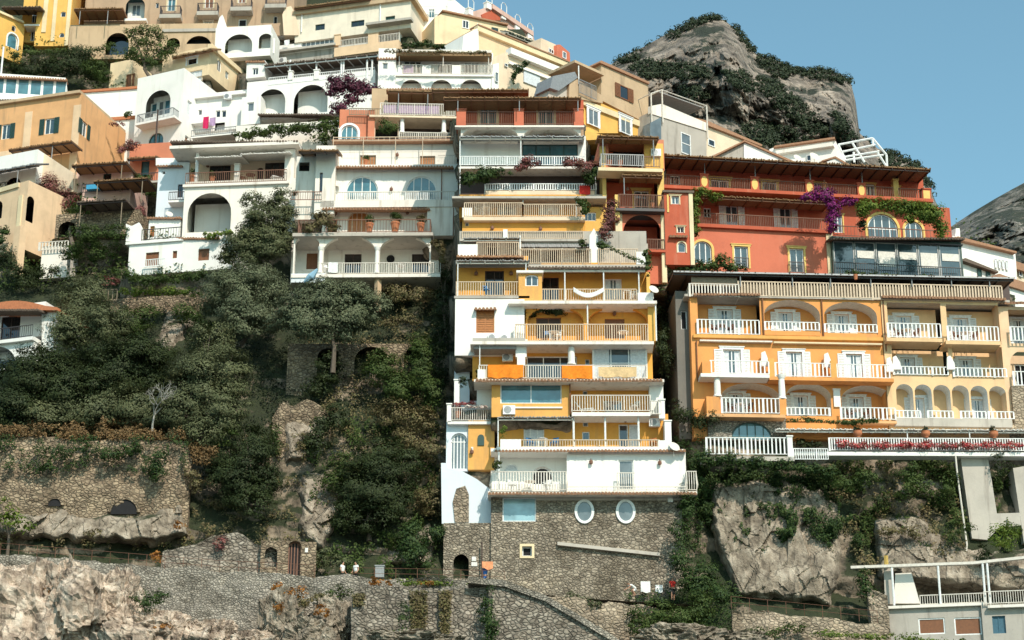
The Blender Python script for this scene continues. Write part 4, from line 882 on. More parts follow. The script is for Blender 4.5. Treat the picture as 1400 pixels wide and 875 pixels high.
b.rail(599,212,624,227,-3.2,'paint_offwhite',.16,.05); b.rail(456,187,625,193,-3.6,'paint_cream',.5,.04); b.lamp(543,211,-4.2); b.bx(454,190,626,193.5,-3.6,-4.5,'roof_tile','ledge')
b.vol((431,199,458,292), 'white_old', -1.4, 5, [D(437,236,441,262,nx=1,fr='dark_wood',gl='glass_dark')], name='party_wall'); b.vol((404,214,433,300), 'white_old', -2.2, 5, [L(409,222,423,234,.8,0,'dark')], name='lower_party_wall'); b.canopy(408,462,206,.4,-3.5,1.2,.1,'reed','pergola','dark_wood'); b.rail(398,262,440,274,-1.2,'rust_iron',.2,.03)
b.post(517,376,428,-.2,.3,'tan','support_post',seg=4)

for u in (456, 497, 541, 578, 622): b.post(u,187,228,-3.3,.035,'paint_cream','clothes_post')
q = MB()
for dv in (0, 8): q.tube([F.P(*F.st(456,190+dv,-3.3),-3.3), F.P(*F.st(622,189+dv,-3.3),-3.3)], .02, 4)
b.part('clothes_wire', q, 'iron')
for u, v0, v1 in ((604,228,274),(447,284,318),(620,284,322)): b.post(u,v0,v1,-2.4 if v0 != 284 else -1.3,.05,'rust_iron','drain_pipe')
F = FL(236, 253, 400, 247, 168); b = Bld('cream_house', 'cream house with a white awning over its balcony and one huge arched opening below', 'house', F)
b.vol((251,246,412,322), 'white_old', 0, 7, [L(257,264,316,317,2.6,1,'white')], name='arch_wall'); b.vol((248,196,400,252), 'cream', -2.5, 5, [D(286,226,315,249,fr='dark_wood',gl='glass_dark',nx=3), D(362,222,391,247,fr='dark_wood',gl='glass_dark',nx=3), D(351,229,360,248,arch=1,nx=1,fr='dark_wood',gl='glass_dark')], name='balcony_wall')
b.rail(254,234,392,250,.1,'rust_iron',.18,.03); b.slab(250,395,249.5,.25,-2.5,.25,'white_old'); b.pillar(320,225,327,249,-.2,.5,'white_old'); b.pillar(389,206,402,248,-.1,2.3,'white_old'); b.pillar(267,206,271,250,-.2,.3,'white')
b.canopy(266,330,215,.9,-2.4,.7,.06,'canvas','awning',None); b.canopy(328,397,210,.9,-2.4,.8,.06,'canvas','awning',None); b.slab(232,408,196,.8,-2.6,.3,'white_old','roof'); b.tiles(232,408,193.5,.8,-2,.3,'roof_dark'); b.lamp(284,226,-2.5)
b.vol((214,222,256,325), 'white_blue', -2.0, 6, [W(222,234,226,238,nx=1,gl='dark'), D(243,252,250,270,fr='dark_wood',gl='glass_dark')], name='side_wing'); b.tiles(214,249,227,-1.6,-2.6,.3,'roof_tile'); b.rail(231,262,252,274,-.9,'iron',.16,.03); b.slab(230,252,273.5,-.8,-2,.2,'white'); b.gable([(213,226),(213,216),(248,216),(248,226)],'white',-2.4,3,'parapet')  # bluish white of the side wing puts its shade into the plaster
b.vol((398,216,420,300), 'white_old', -1.2, 5, [L(402,206,418,222,.8,0,'dark')], name='east_wing')
F = FL(178, 365, 285, 357, 167); b = Bld('white_cottage', 'small white cottage with brown shuttered windows below the huge arch', 'house', F)
b.vol((176,325,318,372), 'white', 0, 5, [W(199,345,217,363,fr='brown_wood',gl='brown_wood'), W(236,343,242,353,fr='brown_wood',gl='brown_wood',nx=1), W(271,340,286,356,fr='brown_wood',gl='brown_wood')], name='lower_wall'); b.tiles(240,300,326,.2,-1,.2,'roof_tile'); b.rail(198,354,225,365,.6,'paint_white',.17,.05)
b.vol((203,298,246,328), 'white', -1.8, 4, [W(205,309,211,324,fr='orange_wood',gl='orange_wood',nx=1), D(205,309,211,325,fr='orange_wood',gl='orange_wood',nx=1)][:1]+[W(203.5,309,211,324,fr='orange_wood',gl='glass_dark',sh='orange_wood')][:0], name='upper_wall')
b.gable([(172,330),(172,306),(180,309),(190,304),(194,312),(194,330)],'white',-.2,.4,'parapet'); b.rail(194,312,248,327,-.2,'iron',.25,.025); b.slab(172,250,328,.2,-2,.25,'white','terrace'); b.tiles(200,247,298,-1.5,-3,.25,'roof_tile'); b.dish(231,294,-2,.35)

b = Bld('terrace_wall', 'low white terrace wall behind the creeper hedge left of the coral house', 'wall', FL(330,180,470,172,177)); b.vol((322,168,470,216), 'white_old', 0, 4, name='wall')
# red terrace house
F = FL(520, 157, 620, 159, 172); b = Bld('coral_house', 'coral house with a fan window, white columns and a lilac screened railing', 'house', F)
b.vol((464,150,505,195), 'terracotta_wall', -.5, 6, [W(466,171,489,195,arch=1,nx=3,gl='glass_blue',sur='paint_white')], name='coral_wall'); b.vol((503,150,512,195), 'terracotta_wall', 0, 5, name='coral_pier')
b.vol((510,157,545,192), 'cream', -.5, 5, [L(513,164,544,192,2,.4,'dark')], name='arched_corner'); b.vol((544,157,624,192), 'dark_wood', -2.2, 4, name='shaded_wall'); b.slab(505,626,158,.3,-2.5,.2,'cream')  # recess wall near black, its shade put into the colour
for u in (550, 607): b.column(u,160,182,-.2,.22)
b.rail(546,181,624,191,0,'paint_offwhite',.18,.06); b.rail(520,141.5,622,158,.1,'paint_offwhite',.16,.05); b.bx(524,144,600,155,0,-.04,'cloth_violet','screen')
b.vol((508,122,630,160), 'tan', -2.5, 4, [L(546,138,580,158,1,.6,'dark')], name='upper_wall'); b.canopy(530,628,125,.6,-2.5,.1,.09,'reed_light','pergola','brown_wood',(545,585),150); b.tiles(528,640,122,-.4,-2,.3,'roof_tile')
b.rail(478,148,521,158,.1,'weathered_wood',.16,.05)

# arcaded white house
F = FL(360, 108, 430, 101, 184); b = Bld('arcaded_house', 'white house with a long shaded veranda above two tall arches', 'house', F)
b.vol((337,104,512,158), 'white', 0, 6, [L(352,122,390,156,1.3,1,'white'), L(402,116,448,155,1.4,1,'white')], name='arch_wall'); b.vol((337,84,362,106), 'white', .1, 5, [W(345,93,353,102,nx=2,gl='glass_dark')], name='tower_wall'); b.tiles(335,362,84,.3,-1.5,.15,'roof_tile')
b.vol((362,82,515,108), 'grey_plaster', -2.4, 3, name='veranda_wall'); b.canopy(361,516,82,.5,-2.6,.5,.1,'roof_dark','veranda_roof','paint_white')
for u in (397, 433, 467, 470, 502, 509): b.post(u,82,108,0,.1)
b.rail(368,99,512,110,0,'paint_white',.22,.05); b.pillar(394,98,400,109,.1,.4,'white'); b.pillar(429,96,436,108,.1,.4,'white'); b.ac(382,137,-2.5); b.tiles(352,452,156.5,1,-.5,.3,'roof_dark')
F = FL(300, 152, 350, 147, 186); b = Bld('flat_roofed_house', 'low white house with a red towel line between the cube house and the veranda', 'house', F)
b.vol((258,126,345,178), 'white', 0, 6, [W(271,150,276,157,nx=1), W(295,151,301,160,nx=1,gl='glass_dark'), W(303,151,309,160,nx=1,gl='glass_dark'), L(294,168,307,185,.5,0,'white')], name='wall')
b.bx(256,128,345,131,.4,-.2,'white','cornice'); b.bx(258,164,290,168,.7,-.1,'white','ledge'); b.vol((330,132,356,170), 'white', 1.2, 4, [W(338,140,347,152,nx=1,gl='glass_grey')], name='annexe'); b.ac(311,131,.2,.8); b.slab(262,330,182,1.2,-1,.3,'white'); b.rail(262,175,330,184,1.2,'grey_metal',.2,.03)

# white cube house
F = FL(186, 107, 248, 93, 186); b = Bld('cube_house', 'tall white cube house with a round arched balcony niche', 'house', F)
b.vol((185,101,248,214), 'white', 0, 11, [L(200,124,233,158,1.3,1,'white',(W(206,141,214,155,nx=1,gl='glass_blue'), W(216,138,223,158,nx=1,gl='glass_grey'), W(224,136,232,155,nx=1,gl='glass_blue'))), D(203,182,223,204,arch=1,fr='dark_green',gl='glass_blue',nx=3)], rholes=[W(256,138,262,158,gl='curtain',nx=1), W(253,186,258,195,nx=1,gl='brown_wood')], name='wall')
b.rail(188,152,236,164,1.3,'grey_metal',.16,.03,1); b.slab(185,238,163,1.4,0,.25,'white')
F = FL(110, 128, 190, 122, 192); b = Bld('garden_wall_house', 'long plain white terrace house left of the cube house', 'house', F)
b.vol((96,123,190,172), 'white', 0, 5, name='upper_wall'); b.vol((144,160,192,230), 'white', 1.8, 5, name='lower_wall'); b.bx(143,159,192,163,2.0,1.2,'terracotta','coping'); b.bx(94,121,190,124,.2,-.4,'terracotta','coping')

# orange house
F = FL(0, 149, 105, 134, 182); b = Bld('orange_house', 'weathered orange house with dark green shutters and flat roof at the left edge', 'house', F)
k = dict(fr='paint_white', sh='dark_green', nx=2)
b.vol((-60,141,106,262), 'orange', 0, 11, [W(2,170,14,190,**k), W(61,162,74,183,**k)], rholes=[W(111,166,119,187,**k)], name='wall'); 
a, bb, c, d = F.rect(-60,141,106,143,0); q = MB(); q.box(F, a-.3, c+.35, d, d+.3, -11.3, .35); b.part('roof_slab', q, 'tan'); b.bx(96,144,106,262,.06,-.02,'peach','corner_pilaster'); b.bx(32,153,42,212,.04,-.02,'peach','pilaster'); b.bx(-60,205,96,211,.05,-.02,'peach','string_course')
b.canopy(12,97,199,2.4,.1,.0,.08,'reed','pergola','dark_wood',(72,),225)
F = FL(0, 222, 48, 213, 177); b = Bld('cream_annexe', 'cream walled terrace annexe in front of the orange house', 'house', F)
b.vol((-50,214,49,262), 'white', 0, 7, [L(8,243,28,262,1,1,'dark')], name='wall'); b.gable([(48,212),(54,206),(100,236),(100,262),(48,262)],'cream',-1,3,'terrace_wall'); b.canopy(-30,48,232,2.2,.1,.9,.07,'grey_metal','awning','iron',(25,),254); b.rail(-30,252,9,262,.8,'iron',.16,.03)
F = FL(0, 268, 34, 258, 173); b = Bld('arched_house', 'narrow yellow ochre house with arched side openings at the left edge', 'house', F)
b.vol((-60,262,34,352), 'peach', 0, 7, [L(-12,275,3,300,1,1,'dark')], rholes=[L(36,268,46,304,1.2,1,'dark')], name='wall'); b.bx(-60,262,24,268,.15,-.02,'trim_cream','cornice'); b.bx(22,268,27,345,.1,-.02,'trim_cream','pilaster'); b.pillar(17,310,25,374,.9,.8,'peach',cap=False)

# yellow house behind tree
F = FL(240, 76, 290, 66, 197); b = Bld('lemon_house', 'lemon yellow house with a reed roof beside the dark green plane tree', 'house', F)
b.vol((222,70,286,108), 'lemon', 0, 7, [W(256,79,269,88,gl='glass_dark',nx=1,sur='paint_white'), W(254,97,276,112,gl='curtain',nx=2)], rholes=[W(297,82,303,98,arch=1,gl='glass_dark'), W(308,98,313,108,gl='dark_green')], name='wall'); b.canopy(235,290,73,.9,-1,.9,.1,'reed_light','pergola','brown_wood'); b.bx(284,60,290,66,.1,-7,'lemon','roof_edge')
b.vol((150,84,180,122), 'lemon', .5, 4, [D(172,101,184,118,fr='brown_wood',gl='brown_wood')], name='annexe_wall')

# glazed veranda
F = FL(0, 102, 90, 108, 186); b = Bld('glazed_pavilion', 'white framed glazed veranda under a flat tiled roof at the left edge', 'house', F)
b.vol((-40,102,89,136), 'white', 0, 5, [W(-10+17*i,105+.8*i,6+17*i,128+.8*i,nx=1,gl='glass_blue',dep=.05) for i in range(6)], name='frame'); b.tiles(-40,92,103,.5,-1,.25,'roof_tile',v2=109); b.vol((-40,134,92,160), 'white', .6, 4, name='terrace_wall'); b.tiles(-20,52,137,.9,.5,.2,'roof_dark')

# golden house top left
F = FL(0, 16, 32, 30, 205); b = Bld('golden_house', 'golden yellow house with white pilasters and arched door at the top left corner', 'house', F)
b.vol((-40,14,33,75), 'sun_yellow', 0, 6, [D(10,46,24,66,arch=1,nx=1,gl='glass_blue',sur='paint_white'), W(16,35,22,43,arch=1,nx=1,gl='dark')], name='low_wing'); b.bx(-40,13,34,16,.3,-.2,'trim_cream','cornice')
F2 = FL(33, 62, 98, 62, 206); b.F = F2
b.vol((52,-60,99,63), 'sun_yellow', 0, 9, [W(83,16,90,23,gl='glass_dark',nx=1,arch=.5), W(81,45,88,51,gl='glass_dark',nx=1,arch=1)], name='tower_wing'); b.bx(61,-60,67,44,.1,-.02,'trim_cream','pilaster'); b.bx(74,-60,79,56,.1,-.02,'trim_cream','pilaster'); b.bx(93,-60,98,62,.1,-.02,'trim_cream','pilaster')
b.vol((33,-60,54,58), 'sun_yellow', -1.5, 6, [D(44,10,51,31,nx=2), D(42,37,50,56,nx=2,gl='glass_dark')], name='recessed_wing'); b.slab(33,54,33,.1,-1.5,.2,'white'); b.canopy(2,56,10,2,-1.5,.9,.1,'roof_dark','pergola','dark_wood')

# brown hotel at top
F = FL(100, 62, 400, 58, 207); b = Bld('brown_hotel', 'large tan plastered hotel with small balconies along the top edge of the photo', 'hotel', F)
b.vol((120,-120,404,50), 'brown', 0, 10, [L(172,-3,198,25,1.2,1,'white',(W(180,6,192,22,gl='glass_grey'),)), W(213,4,217,11,nx=1,gl='glass_dark'), D(229,-2,240,15,gl='glass_blue',sur='trim_cream'), D(280,-4,292,11,gl='brown_wood',sur='trim_cream'), D(326,-16,336,4,gl='brown_wood',sur='trim_cream'), D(372,-18,384,0,gl='brown_wood'), W(226,32,237,41,gl='glass_blue',nx=2,sur='paint_offwhite'), W(279,29,290,38,gl='glass_blue',nx=2,sur='paint_offwhite'), W(326,26,337,36,nx=1,gl='dark'), W(374,22,379,32,nx=1,gl='dark')], name='wall')
for u, v in ((234, 19), (285, 15), (331, 9), (378, 5)): b.slab(u-16,u+13,v,1.3,0,.5,'grey_plaster'); b.rail(u-15,v-11,u+12,v,1.2,'iron',.16,.03,1.1)
b.slab(170,200,25,1.0,0,.3,'white')
b.vol((94,33,296,80), 'tan', 1.6, 7, [L(145,45,176,75,1,1,'glass_dark'), L(228,52,246,64,1,1,'dark'), L(254,49,290,60,1,1,'dark')], name='terrace_wall'); b.canopy(101,168,12,3.0,.1,.05,.1,'reed','pergola','brown_wood',(110,148),33); b.bx(222,39,296,43,1.75,1.3,'grey_plaster','coping')
b.gable([(388,48),(386,20),(390,10),(398,8),(404,20),(408,40),(408,48)],'cream',1,2,'chimney_turret')

# long cream house with teal shutters and terrace below
F = FL(410, 25, 560, 5, 204); b = Bld('cream_row_house', 'long cream house with teal hatches and a wide glazed terrace below it', 'house', F)
b.vol((404,8,561,48), 'ivory', 0, 7, [W(431,33,444,41,fr='dark_green',gl='glass_dark'), W(480,28,498,36,fr='dark_green',gl='glass_dark'), W(527,22,540,29,fr='dark_green',gl='dark_green')], name='wall'); b.canopy(402,505,4,.9,-2,.2,.1,'reed_light','pergola','brown_wood'); b.bx(400,4,566,9,.4,-7,'tan','roof_edge')
b.vol((362,40,545,66), 'white', -.2, 3, [L(364,46,406,62,2,0,'white'), W(412,46,456,63,nx=7,gl='glass_grey'), L(466,44,505,60,2.5,0,'terrace_floor'), L(515,38,545,60,2.5,0,'grey_plaster')], name='terrace_front'); b.rail(464,50,546,61,.1,'paint_offwhite',.18,.05); b.pillar(457,48,465,62,.15,.5,'peach'); b.pillar(503,46,517,60,.15,.5,'peach')
b.bx(362,64,458,67,.4,-1,'concrete','ledge'); b.vol((362,66,458,88),'grey_plaster',-.3,3,name='lower_wall'); b.bx(457,60,545,72,.2,-1,'peach','lower_wall'); b.ac(386,82,-.2)
for u, v in ((413,30),(520,18)): b.post(u,v-12,v+14,.1,.08,'paint_white','drain_pipe')
b.slab(500,562,27,.9,0,.3,'grey_plaster','porch_roof')
F = FL(302, 42, 365, 38, 201); b = Bld('vaulted_house', 'low white house with two shallow arches in front of the tan hotel', 'house', F)
b.vol((294,36,370,78), 'white', 0, 4, [L(308,47,345,72,1.2,.9,'white'), L(354,46,372,66,1.2,.9,'white')], name='wall'); b.gable([(296,38),(300,24),(304,20),(309,36),(312,38)],'white',-.2,.6,'gable_crest')

# white house with arches, right of bougainvillea
F = FL(537, 101, 670, 102, 181); b = Bld('balconied_house', 'white house with small purple screened balconies over three low arches', 'house', F)
b.vol((536,100,674,126), 'white', 0, 6, [L(548,109,577,124,.9,1,'white'), L(589,109,618,124,.9,1,'white'), L(629,109,659,124,.9,1,'white')], name='arch_wall'); b.vol((517,66,541,124), 'white', .3, 5, [W(523,86,530,94,nx=1,gl='glass_grey')], name='corner_wall'); b.tiles(515,542,80,.5,-.2,.15,'roof_tile')
b.vol((538,72,674,102), 'white', -1.0, 4, [D(552,83,576,101,gl='glass_dark',nx=3), D(598,85,618,101,gl='glass_dark',nx=3), D(634,85,655,101,gl='glass_dark')], name='upper_wall'); b.slab(536,675,101.5,.2,-2,.2,'white')
b.rail(550,88,577,101,.1,'paint_offwhite',.14,.05); b.bx(551,89,565,100,.05,.02,'cloth_violet','screen'); b.rail(589,88,618,101,.1,'paint_offwhite',.14,.05); b.rail(629,88,672,101,.1,'paint_offwhite',.14,.05); b.bx(538,89,550,101,.15,-.2,'white','parapet'); b.bx(577,89,589,101,.15,-.2,'white','parapet'); b.bx(618,89,630,101,.15,-.2,'white','parapet')
b.canopy(542,672,76,.8,-2,.4,.15,'reed_light','pergola',None,(546,606,668),90,'paint_offwhite'); b.bx(538,68,672,71.5,.4,-3,'white_old','roof_edge')

# cream gabled rows stepping to the right
F = FL(655, 42, 775, 91, 190); b = Bld('peach_hall', 'large peach hall with a deep white cornice sloping down from the gable', 'house', F)
b.gable([(646,40),(655,38),(780,90),(782,122),(700,140),(652,110),(646,100)], 'peach', 0, 12, 'wall'); q = MB()
a = F.st(652,38,.2); c = F.st(778,89,.2); q.box(F, a[0], c[0], a[1]-.35, a[1]+.25, -.3, .35); b.part('cornice', q, 'trim_cream'); q = MB(); q.box(F, a[0], c[0], a[1]+.252, a[1]+.38, -1, .45); b.part('roof_tiles', q, 'roof_tile')
b.gable([(632,70),(634,48),(654,38),(655,75),(650,110),(632,105)],'white',.3,4,'gable_wall')
F = FL(700, 73, 770, 101, 186); b = Bld('cream_hall', 'cream building with white string courses and an arched terrace window below the peach hall', 'house', F)
b.gable([(674,78),(690,72),(702,72),(770,99),(770,125),(700,140),(672,126)], 'cream', 0, 9, 'wall'); q = MB(); a = F.st(700,72,.1); c = F.st(770,99,.1); q.box(F, a[0]-.5, c[0], a[1]-.4, a[1]+.3, -.3, .5); q.box(F, a[0]-.5, c[0], a[1]-1.5, a[1]-1.2, -.3, .3); b.part('cornice', q, 'white')
b.on(690,87,694,91,.1,gl='glass_dark',nx=1); b.gable([(672,122),(674,88),(682,86),(682,122)],'white',.8,2,'pilaster'); b.on(677,99,681,112,.9,gl='glass_grey',nx=1)
s0 = F.st(722,108,0)[0]; q = MB(); x, y0 = F.st(716,112,.1); x1, y1 = F.st(738,100,.1); q.prism(F, [(x,y0),(x1,y0)]+arc(x,y0,x1,y1,(x1-x)*.3)[::-1], -.1, .15); b.part('arched_window', q, 'curtain')
F = FL(600, 18, 695, 38, 205); b = Bld('pale_yellow_house', 'pale yellow house with small green windows high on the skyline', 'house', F)
b.gable([(594,24),(610,16),(615,16),(694,37),(694,60),(594,60)], 'lemon', 0, 8, 'wall'); q = MB(); a = F.st(604,16,.1); c = F.st(694,37,.1); q.box(F, a[0], c[0], a[1]-.02, a[1]+.16, -3, .35); b.part('roof_tiles', q, 'roof_tile')
b.on(632,28,641,39,0,gl='glass_dark',nx=2); b.on(652,33,658,39,0,gl='glass_dark',nx=2); b.on(672,38,681,47,0,fr='dark_green',gl='glass_dark',nx=2)
F = FL(700, 42, 740, 58, 203); b = Bld('awning_house', 'small cream house with a dark striped awning below the skyline', 'house', F)
b.gable([(690,62),(692,40),(742,60),(742,80),(690,75)],'cream',0,5,'wall'); b.canopy(695,740,53,1.5,0,.8,.08,'green_canvas','awning','paint_offwhite',(697,),66)
F = FL(740, 54, 778, 76, 196); b = Bld('red_gabled_house', 'small red house with one white framed window at the end of the skyline row', 'house', F)
b.gable([(760,92),(762,61),(766,61),(779,72),(780,94)],'pink_red',.5,5,'red_wall'); b.on(769,71,774,80,.5,gl='glass_grey',nx=1); b.gable([(738,80),(740,52),(762,62),(762,84)],'cream',0,5,'cream_wall'); b.on(750,67,757,73,0,gl='glass_dark',nx=2)
b.gable([(768,100),(769,85),(778,83),(784,92),(784,105)],'pink_red',1.2,2,'low_red_wall')
F = FL(650, 12, 730, 50, 212); b = Bld('pink_house', 'pink house with white parapet piers rising to the summit of the skyline', 'house', F)
b.gable([(640,40),(646,16),(672,8),(728,46),(735,70),(640,60)],'rose',0,8,'wall'); q = MB(); a = F.st(672,9,.2); c = F.st(728,47,.2); q.hexa([F.P(a[0],a[1]-.3,.4), F.P(c[0],c[1]-.3,.4), F.P(c[0],c[1]-.3,-3), F.P(a[0],a[1]-.3,-3), F.P(a[0],a[1]+.3,.4), F.P(c[0],c[1]+.3,.4), F.P(c[0],c[1]+.3,-3), F.P(a[0],a[1]+.3,-3)]); b.part('cornice', q, 'rose')
b.gable([(658,20),(672,14),(684,23),(684,30),(660,26)],'red',.1,.2,'red_tympanum')
for u, v in ((669, 4), (689, 18), (708, 34), (725, 46), (644, 12)):
    b.pillar(u-3,v,u+3,v+8,.3,.6,'white'); q = MB(); x, t = F.st(u,v,0); q.tube([F.P(x-.45,t,0), F.P(x-.45,t+1.0,0), F.P(x-.2,t+1.35,0), F.P(x+.2,t+1.35,0), F.P(x+.45,t+1.0,0), F.P(x+.45,t,0)], .05, 5); b.part('iron_hoop', q, 'paint_white')
F = FL(570, 26, 634, 24, 208); b = Bld('white_block', 'plain white block with a green shuttered window left of the pale yellow house', 'house', F)
b.vol((565,24,636,66), 'white', 1, 6, [W(598,41,603,58,fr='dark_green',gl='glass_dark',nx=1), W(605,42,610,58,gl='glass_blue',nx=1)], name='lower_wall'); b.vol((560,-40,612,28), 'white', -1, 7, [W(586,12,594,24,gl='glass_blue')], name='upper_wall'); b.rail(575,8,612,17,-.3,'paint_white',.2,.04); b.gable([(608,14),(612,2),(622,0),(634,10),(644,16),(644,30),(608,30)],'white',-1,4,'stepped_wall')

# tan house right of tower
F = FL(795, 92, 888, 134, 166); b = Bld('tan_house', 'tan plastered house with a brown shuttered window over yellow painted bays', 'house', F)
b.gable([(822,96),(822,84),(886,113),(887,170),(822,137)],'tan',0,7,'tan_wall'); b.on(847,118,859,136,0,fr='brown_wood',gl='glass_dark',sh='brown_wood',nx=1)
b.gable([(790,131),(822,141),(888,172),(888,188),(846,182),(794,182)],'sun_yellow',-.05,6,'yellow_wall'); b.gable([(778,134),(779,104),(792,110),(824,131),(824,141),(790,135)],'tan',.3,3,'balcony_parapet')
b.gable([(790,140),(790,133),(888,170),(888,178)],'trim_cream',.15,.3,'string_course'); b.on(804,150,818,172,.1,gl='glass_grey',nx=2,sur='paint_white'); b.on(848,161,862,183,.1,gl='glass_grey',nx=2,sur='paint_white')
b.vol((790,92,824,132), 'white', -3, 4, [L(801,112,816,130,.5,0,'red')], name='loggia_wall', F=FL(790,118,824,131,168)); b.slab(786,826,91,.5,-3,.25,'tan','loggia_roof'); b.rail(792,113,815,132,.5,'grey_metal',.15,.03); b.post(791,90,115,.4,.06)
b.gable([(820,85.5),(822,82.5),(888,112),(888,115)],'roof_tile',.2,7,'roof_edge'); b.gable([(752,120),(756,104),(786,98),(790,106),(764,124)],'grey_metal',.4,2,'shed_roof'); b.gable([(748,140),(752,118),(782,106),(782,135)],'concrete',0,2,'terrace_wall')
b.gable([(793,166),(796,178),(832,186),(832,190),(795,192)],'sun_yellow',1.2,1.5,'yellow_bay')

# grey plastered house with roof terrace, pale roofs
F = FL(905, 160, 970, 186, 170); b = Bld('grey_plaster_house', 'bare grey plastered house with a white framed roof terrace canopy', 'house', F)
b.gable([(887,200),(889,153),(905,152),(966,178),(966,215),(887,215)],'grey_plaster',0,7,'wall'); b.on(931,183,944,211,0,gl='glass_grey',nx=1,ny=2); b.gable([(889,192),(889,168),(904,160),(904,190)],'glass_grey',.3,1,'glazed_lean_to')
b.gable([(889,155),(889,145),(905,142),(966,168),(966,179)],'white_old',.1,.3,'terrace_parapet')
q = MB(); pts = [F.st(u, v, n)+(n,) for u, v, n in ((890,128,.2),(905,123,.2),(966,145,.2))]
for s_, t_, n_ in pts: q.tube([F.P(s_,t_,n_), F.P(s_,t_-3.4,n_)], .07, 5); q.tube([F.P(s_,t_,n_), F.P(s_,t_,n_-4)], .05, 5)
q.tube([F.P(*pts[0]), F.P(*pts[1]), F.P(*pts[2])], .06, 5); b.part('terrace_frame', q, 'paint_offwhite'); q = MB(); s_, t_, n_ = pts[1]; s1 = pts[2][0]; t1 = pts[2][1]; q.hexa([F.P(s_,t_,n_-.5), F.P(s1,t1,n_-.5), F.P(s1,t1,n_-5), F.P(s_,t_,n_-5), F.P(s_,t_+.1,n_-.5), F.P(s1,t1+.1,n_-.5), F.P(s1,t1+.1,n_-5), F.P(s_,t_+.1,n_-5)]); b.part('terrace_canopy', q, 'awning_grey')
F = FL(966, 168, 1036, 197, 182); b = Bld('cream_long_house', 'long cream house with a tiled roof line running down behind the red hotel', 'house', F)
b.gable([(950,220),(950,162),(966,166),(1040,198),(1040,222)],'cream',0,6,'wall'); b.gable([(948,163.5),(950,161),(966,164.5),(1042,197.5),(1042,200)],'roof_tile',.3,1,'roof_edge'); b.on(968,191,977,200,0,gl='glass_dark',nx=1)
F = FL(980, 214, 1080, 214, 172); b = Bld('gabled_white_house', 'small white house with a grey gable end behind the long pergola', 'house', F)
b.gable([(972,225),(972,213),(1018,194),(1020,228)],'grey_plaster',0,4,'gable_wall'); b.gable([(1017,194),(1020,193),(1085,222),(1085,232),(1017,230)],'white',.1,5,'long_wall'); b.gable([(1015,193.5),(1018,191.5),(1092,223),(1091,225.5),(1019,194)],'roof_tile',.3,2,'roof_edge'); b.gable([(971,214.5),(1017,192),(1019,193),(973,216)],'roof_tile',.35,1,'roof_edge')
F = FL(1060, 200, 1140, 190, 176); b = Bld('white_roof_house', 'low white house with a pitched tile edged roof and satellite dish', 'house', F)
b.gable([(1048,226),(1052,204),(1062,200),(1140,188),(1152,212),(1160,230),(1100,240),(1048,236)],'white',0,8,'wall'); b.gable([(1057,201.5),(1060,199),(1141,187),(1142,189.5)],'roof_tile',.4,4,'roof_edge'); b.gable([(1060,206),(1138,194),(1140,199),(1062,210)],'white_old',.5,.6,'fascia'); b.on(1103,212,1109,220,.1,gl='glass_dark',nx=1); b.dish(1113,215,1,.55); b.dish(1090,217,1,.45)
b.gable([(1122,221),(1124,219),(1142,213.5),(1160,224),(1159,226),(1142,216)],'roof_tile',1,3,'roof_edge'); b.gable([(1124,224),(1142,216),(1158,226),(1158,236),(1124,236)],'white',.9,3,'gable_wall')
q = MB()
for a, c in (((1146,198),(1193,189)),((1150,208),(1197,198)),((1153,215),(1202,207)),((1156,219),(1208,212)),((1193,189),(1212,212)),((1212,212),(1213,232)),((1165,195),(1182,222)),((1193,189),(1194,200)),((1146,198),(1156,219)),((1167,208),(1168,222)),((1200,209),(1212,228))):
    q.tube([at(*a, 178), at(*c, 178)], .11, 5)
fr_ = tag(q.build('pergola_frame', 'paint_white'), 'bare white steel pergola frame against the sky', 'pergola')

# far right white houses
F = FL(1310, 327, 1392, 346, 168); b = Bld('white_villa', 'white villa with a tiled roof line and green shutters behind the orange hotel', 'house', F)
b.gable([(1300,400),(1302,322),(1310,325),(1388,344),(1390,372),(1390,420),(1300,420)],'white',0,8,'wall'); b.gable([(1300,325),(1310,323),(1390,343.5),(1390,346)],'roof_tile',.5,3,'roof_edge'); b.gable([(1306,325),(1307,312),(1312,312),(1313,326)],'white',-.5,.8,'chimney')
b.gable([(1314,400),(1316,356),(1324,353),(1364,371),(1364,410),(1314,410)],'white',1.5,4,'front_wing'); b.gable([(1313,355),(1320,352.5),(1365,370.5),(1365,373)],'roof_dark',2,2,'roof_edge'); b.on(1337,368,1342,382,1.6,fr='dark_green',gl='dark_green',nx=1); b.on(1349,372,1354,386,1.6,fr='dark_green',gl='dark_green',nx=1)
for i in range(4): b.on(1360+5*i,354+i,1363+5*i,366+i,.1,gl='curtain',nx=1)
F = FL(1380, 372, 1400, 380, 172); b = Bld('tiled_house', 'small house with terracotta tiled roof at the right edge of the photo', 'house', F)
b.gable([(1376,376),(1378,360),(1396,368),(1430,376),(1430,430),(1376,430)],'cream',0,6,'wall'); b.gable([(1372,362),(1384,355),(1430,372),(1430,380)],'roof_tile',.5,5,'roof'); b.on(1393,370,1397,378,.1,gl='glass_dark',nx=1)
b.gable([(1360,385),(1366,374),(1430,396),(1430,406)],'roof_tile',3.5,4,'lower_roof'); b.gable([(1356,390),(1370,380),(1430,402),(1430,440),(1356,440)],'white',3.2,4,'lower_wall')

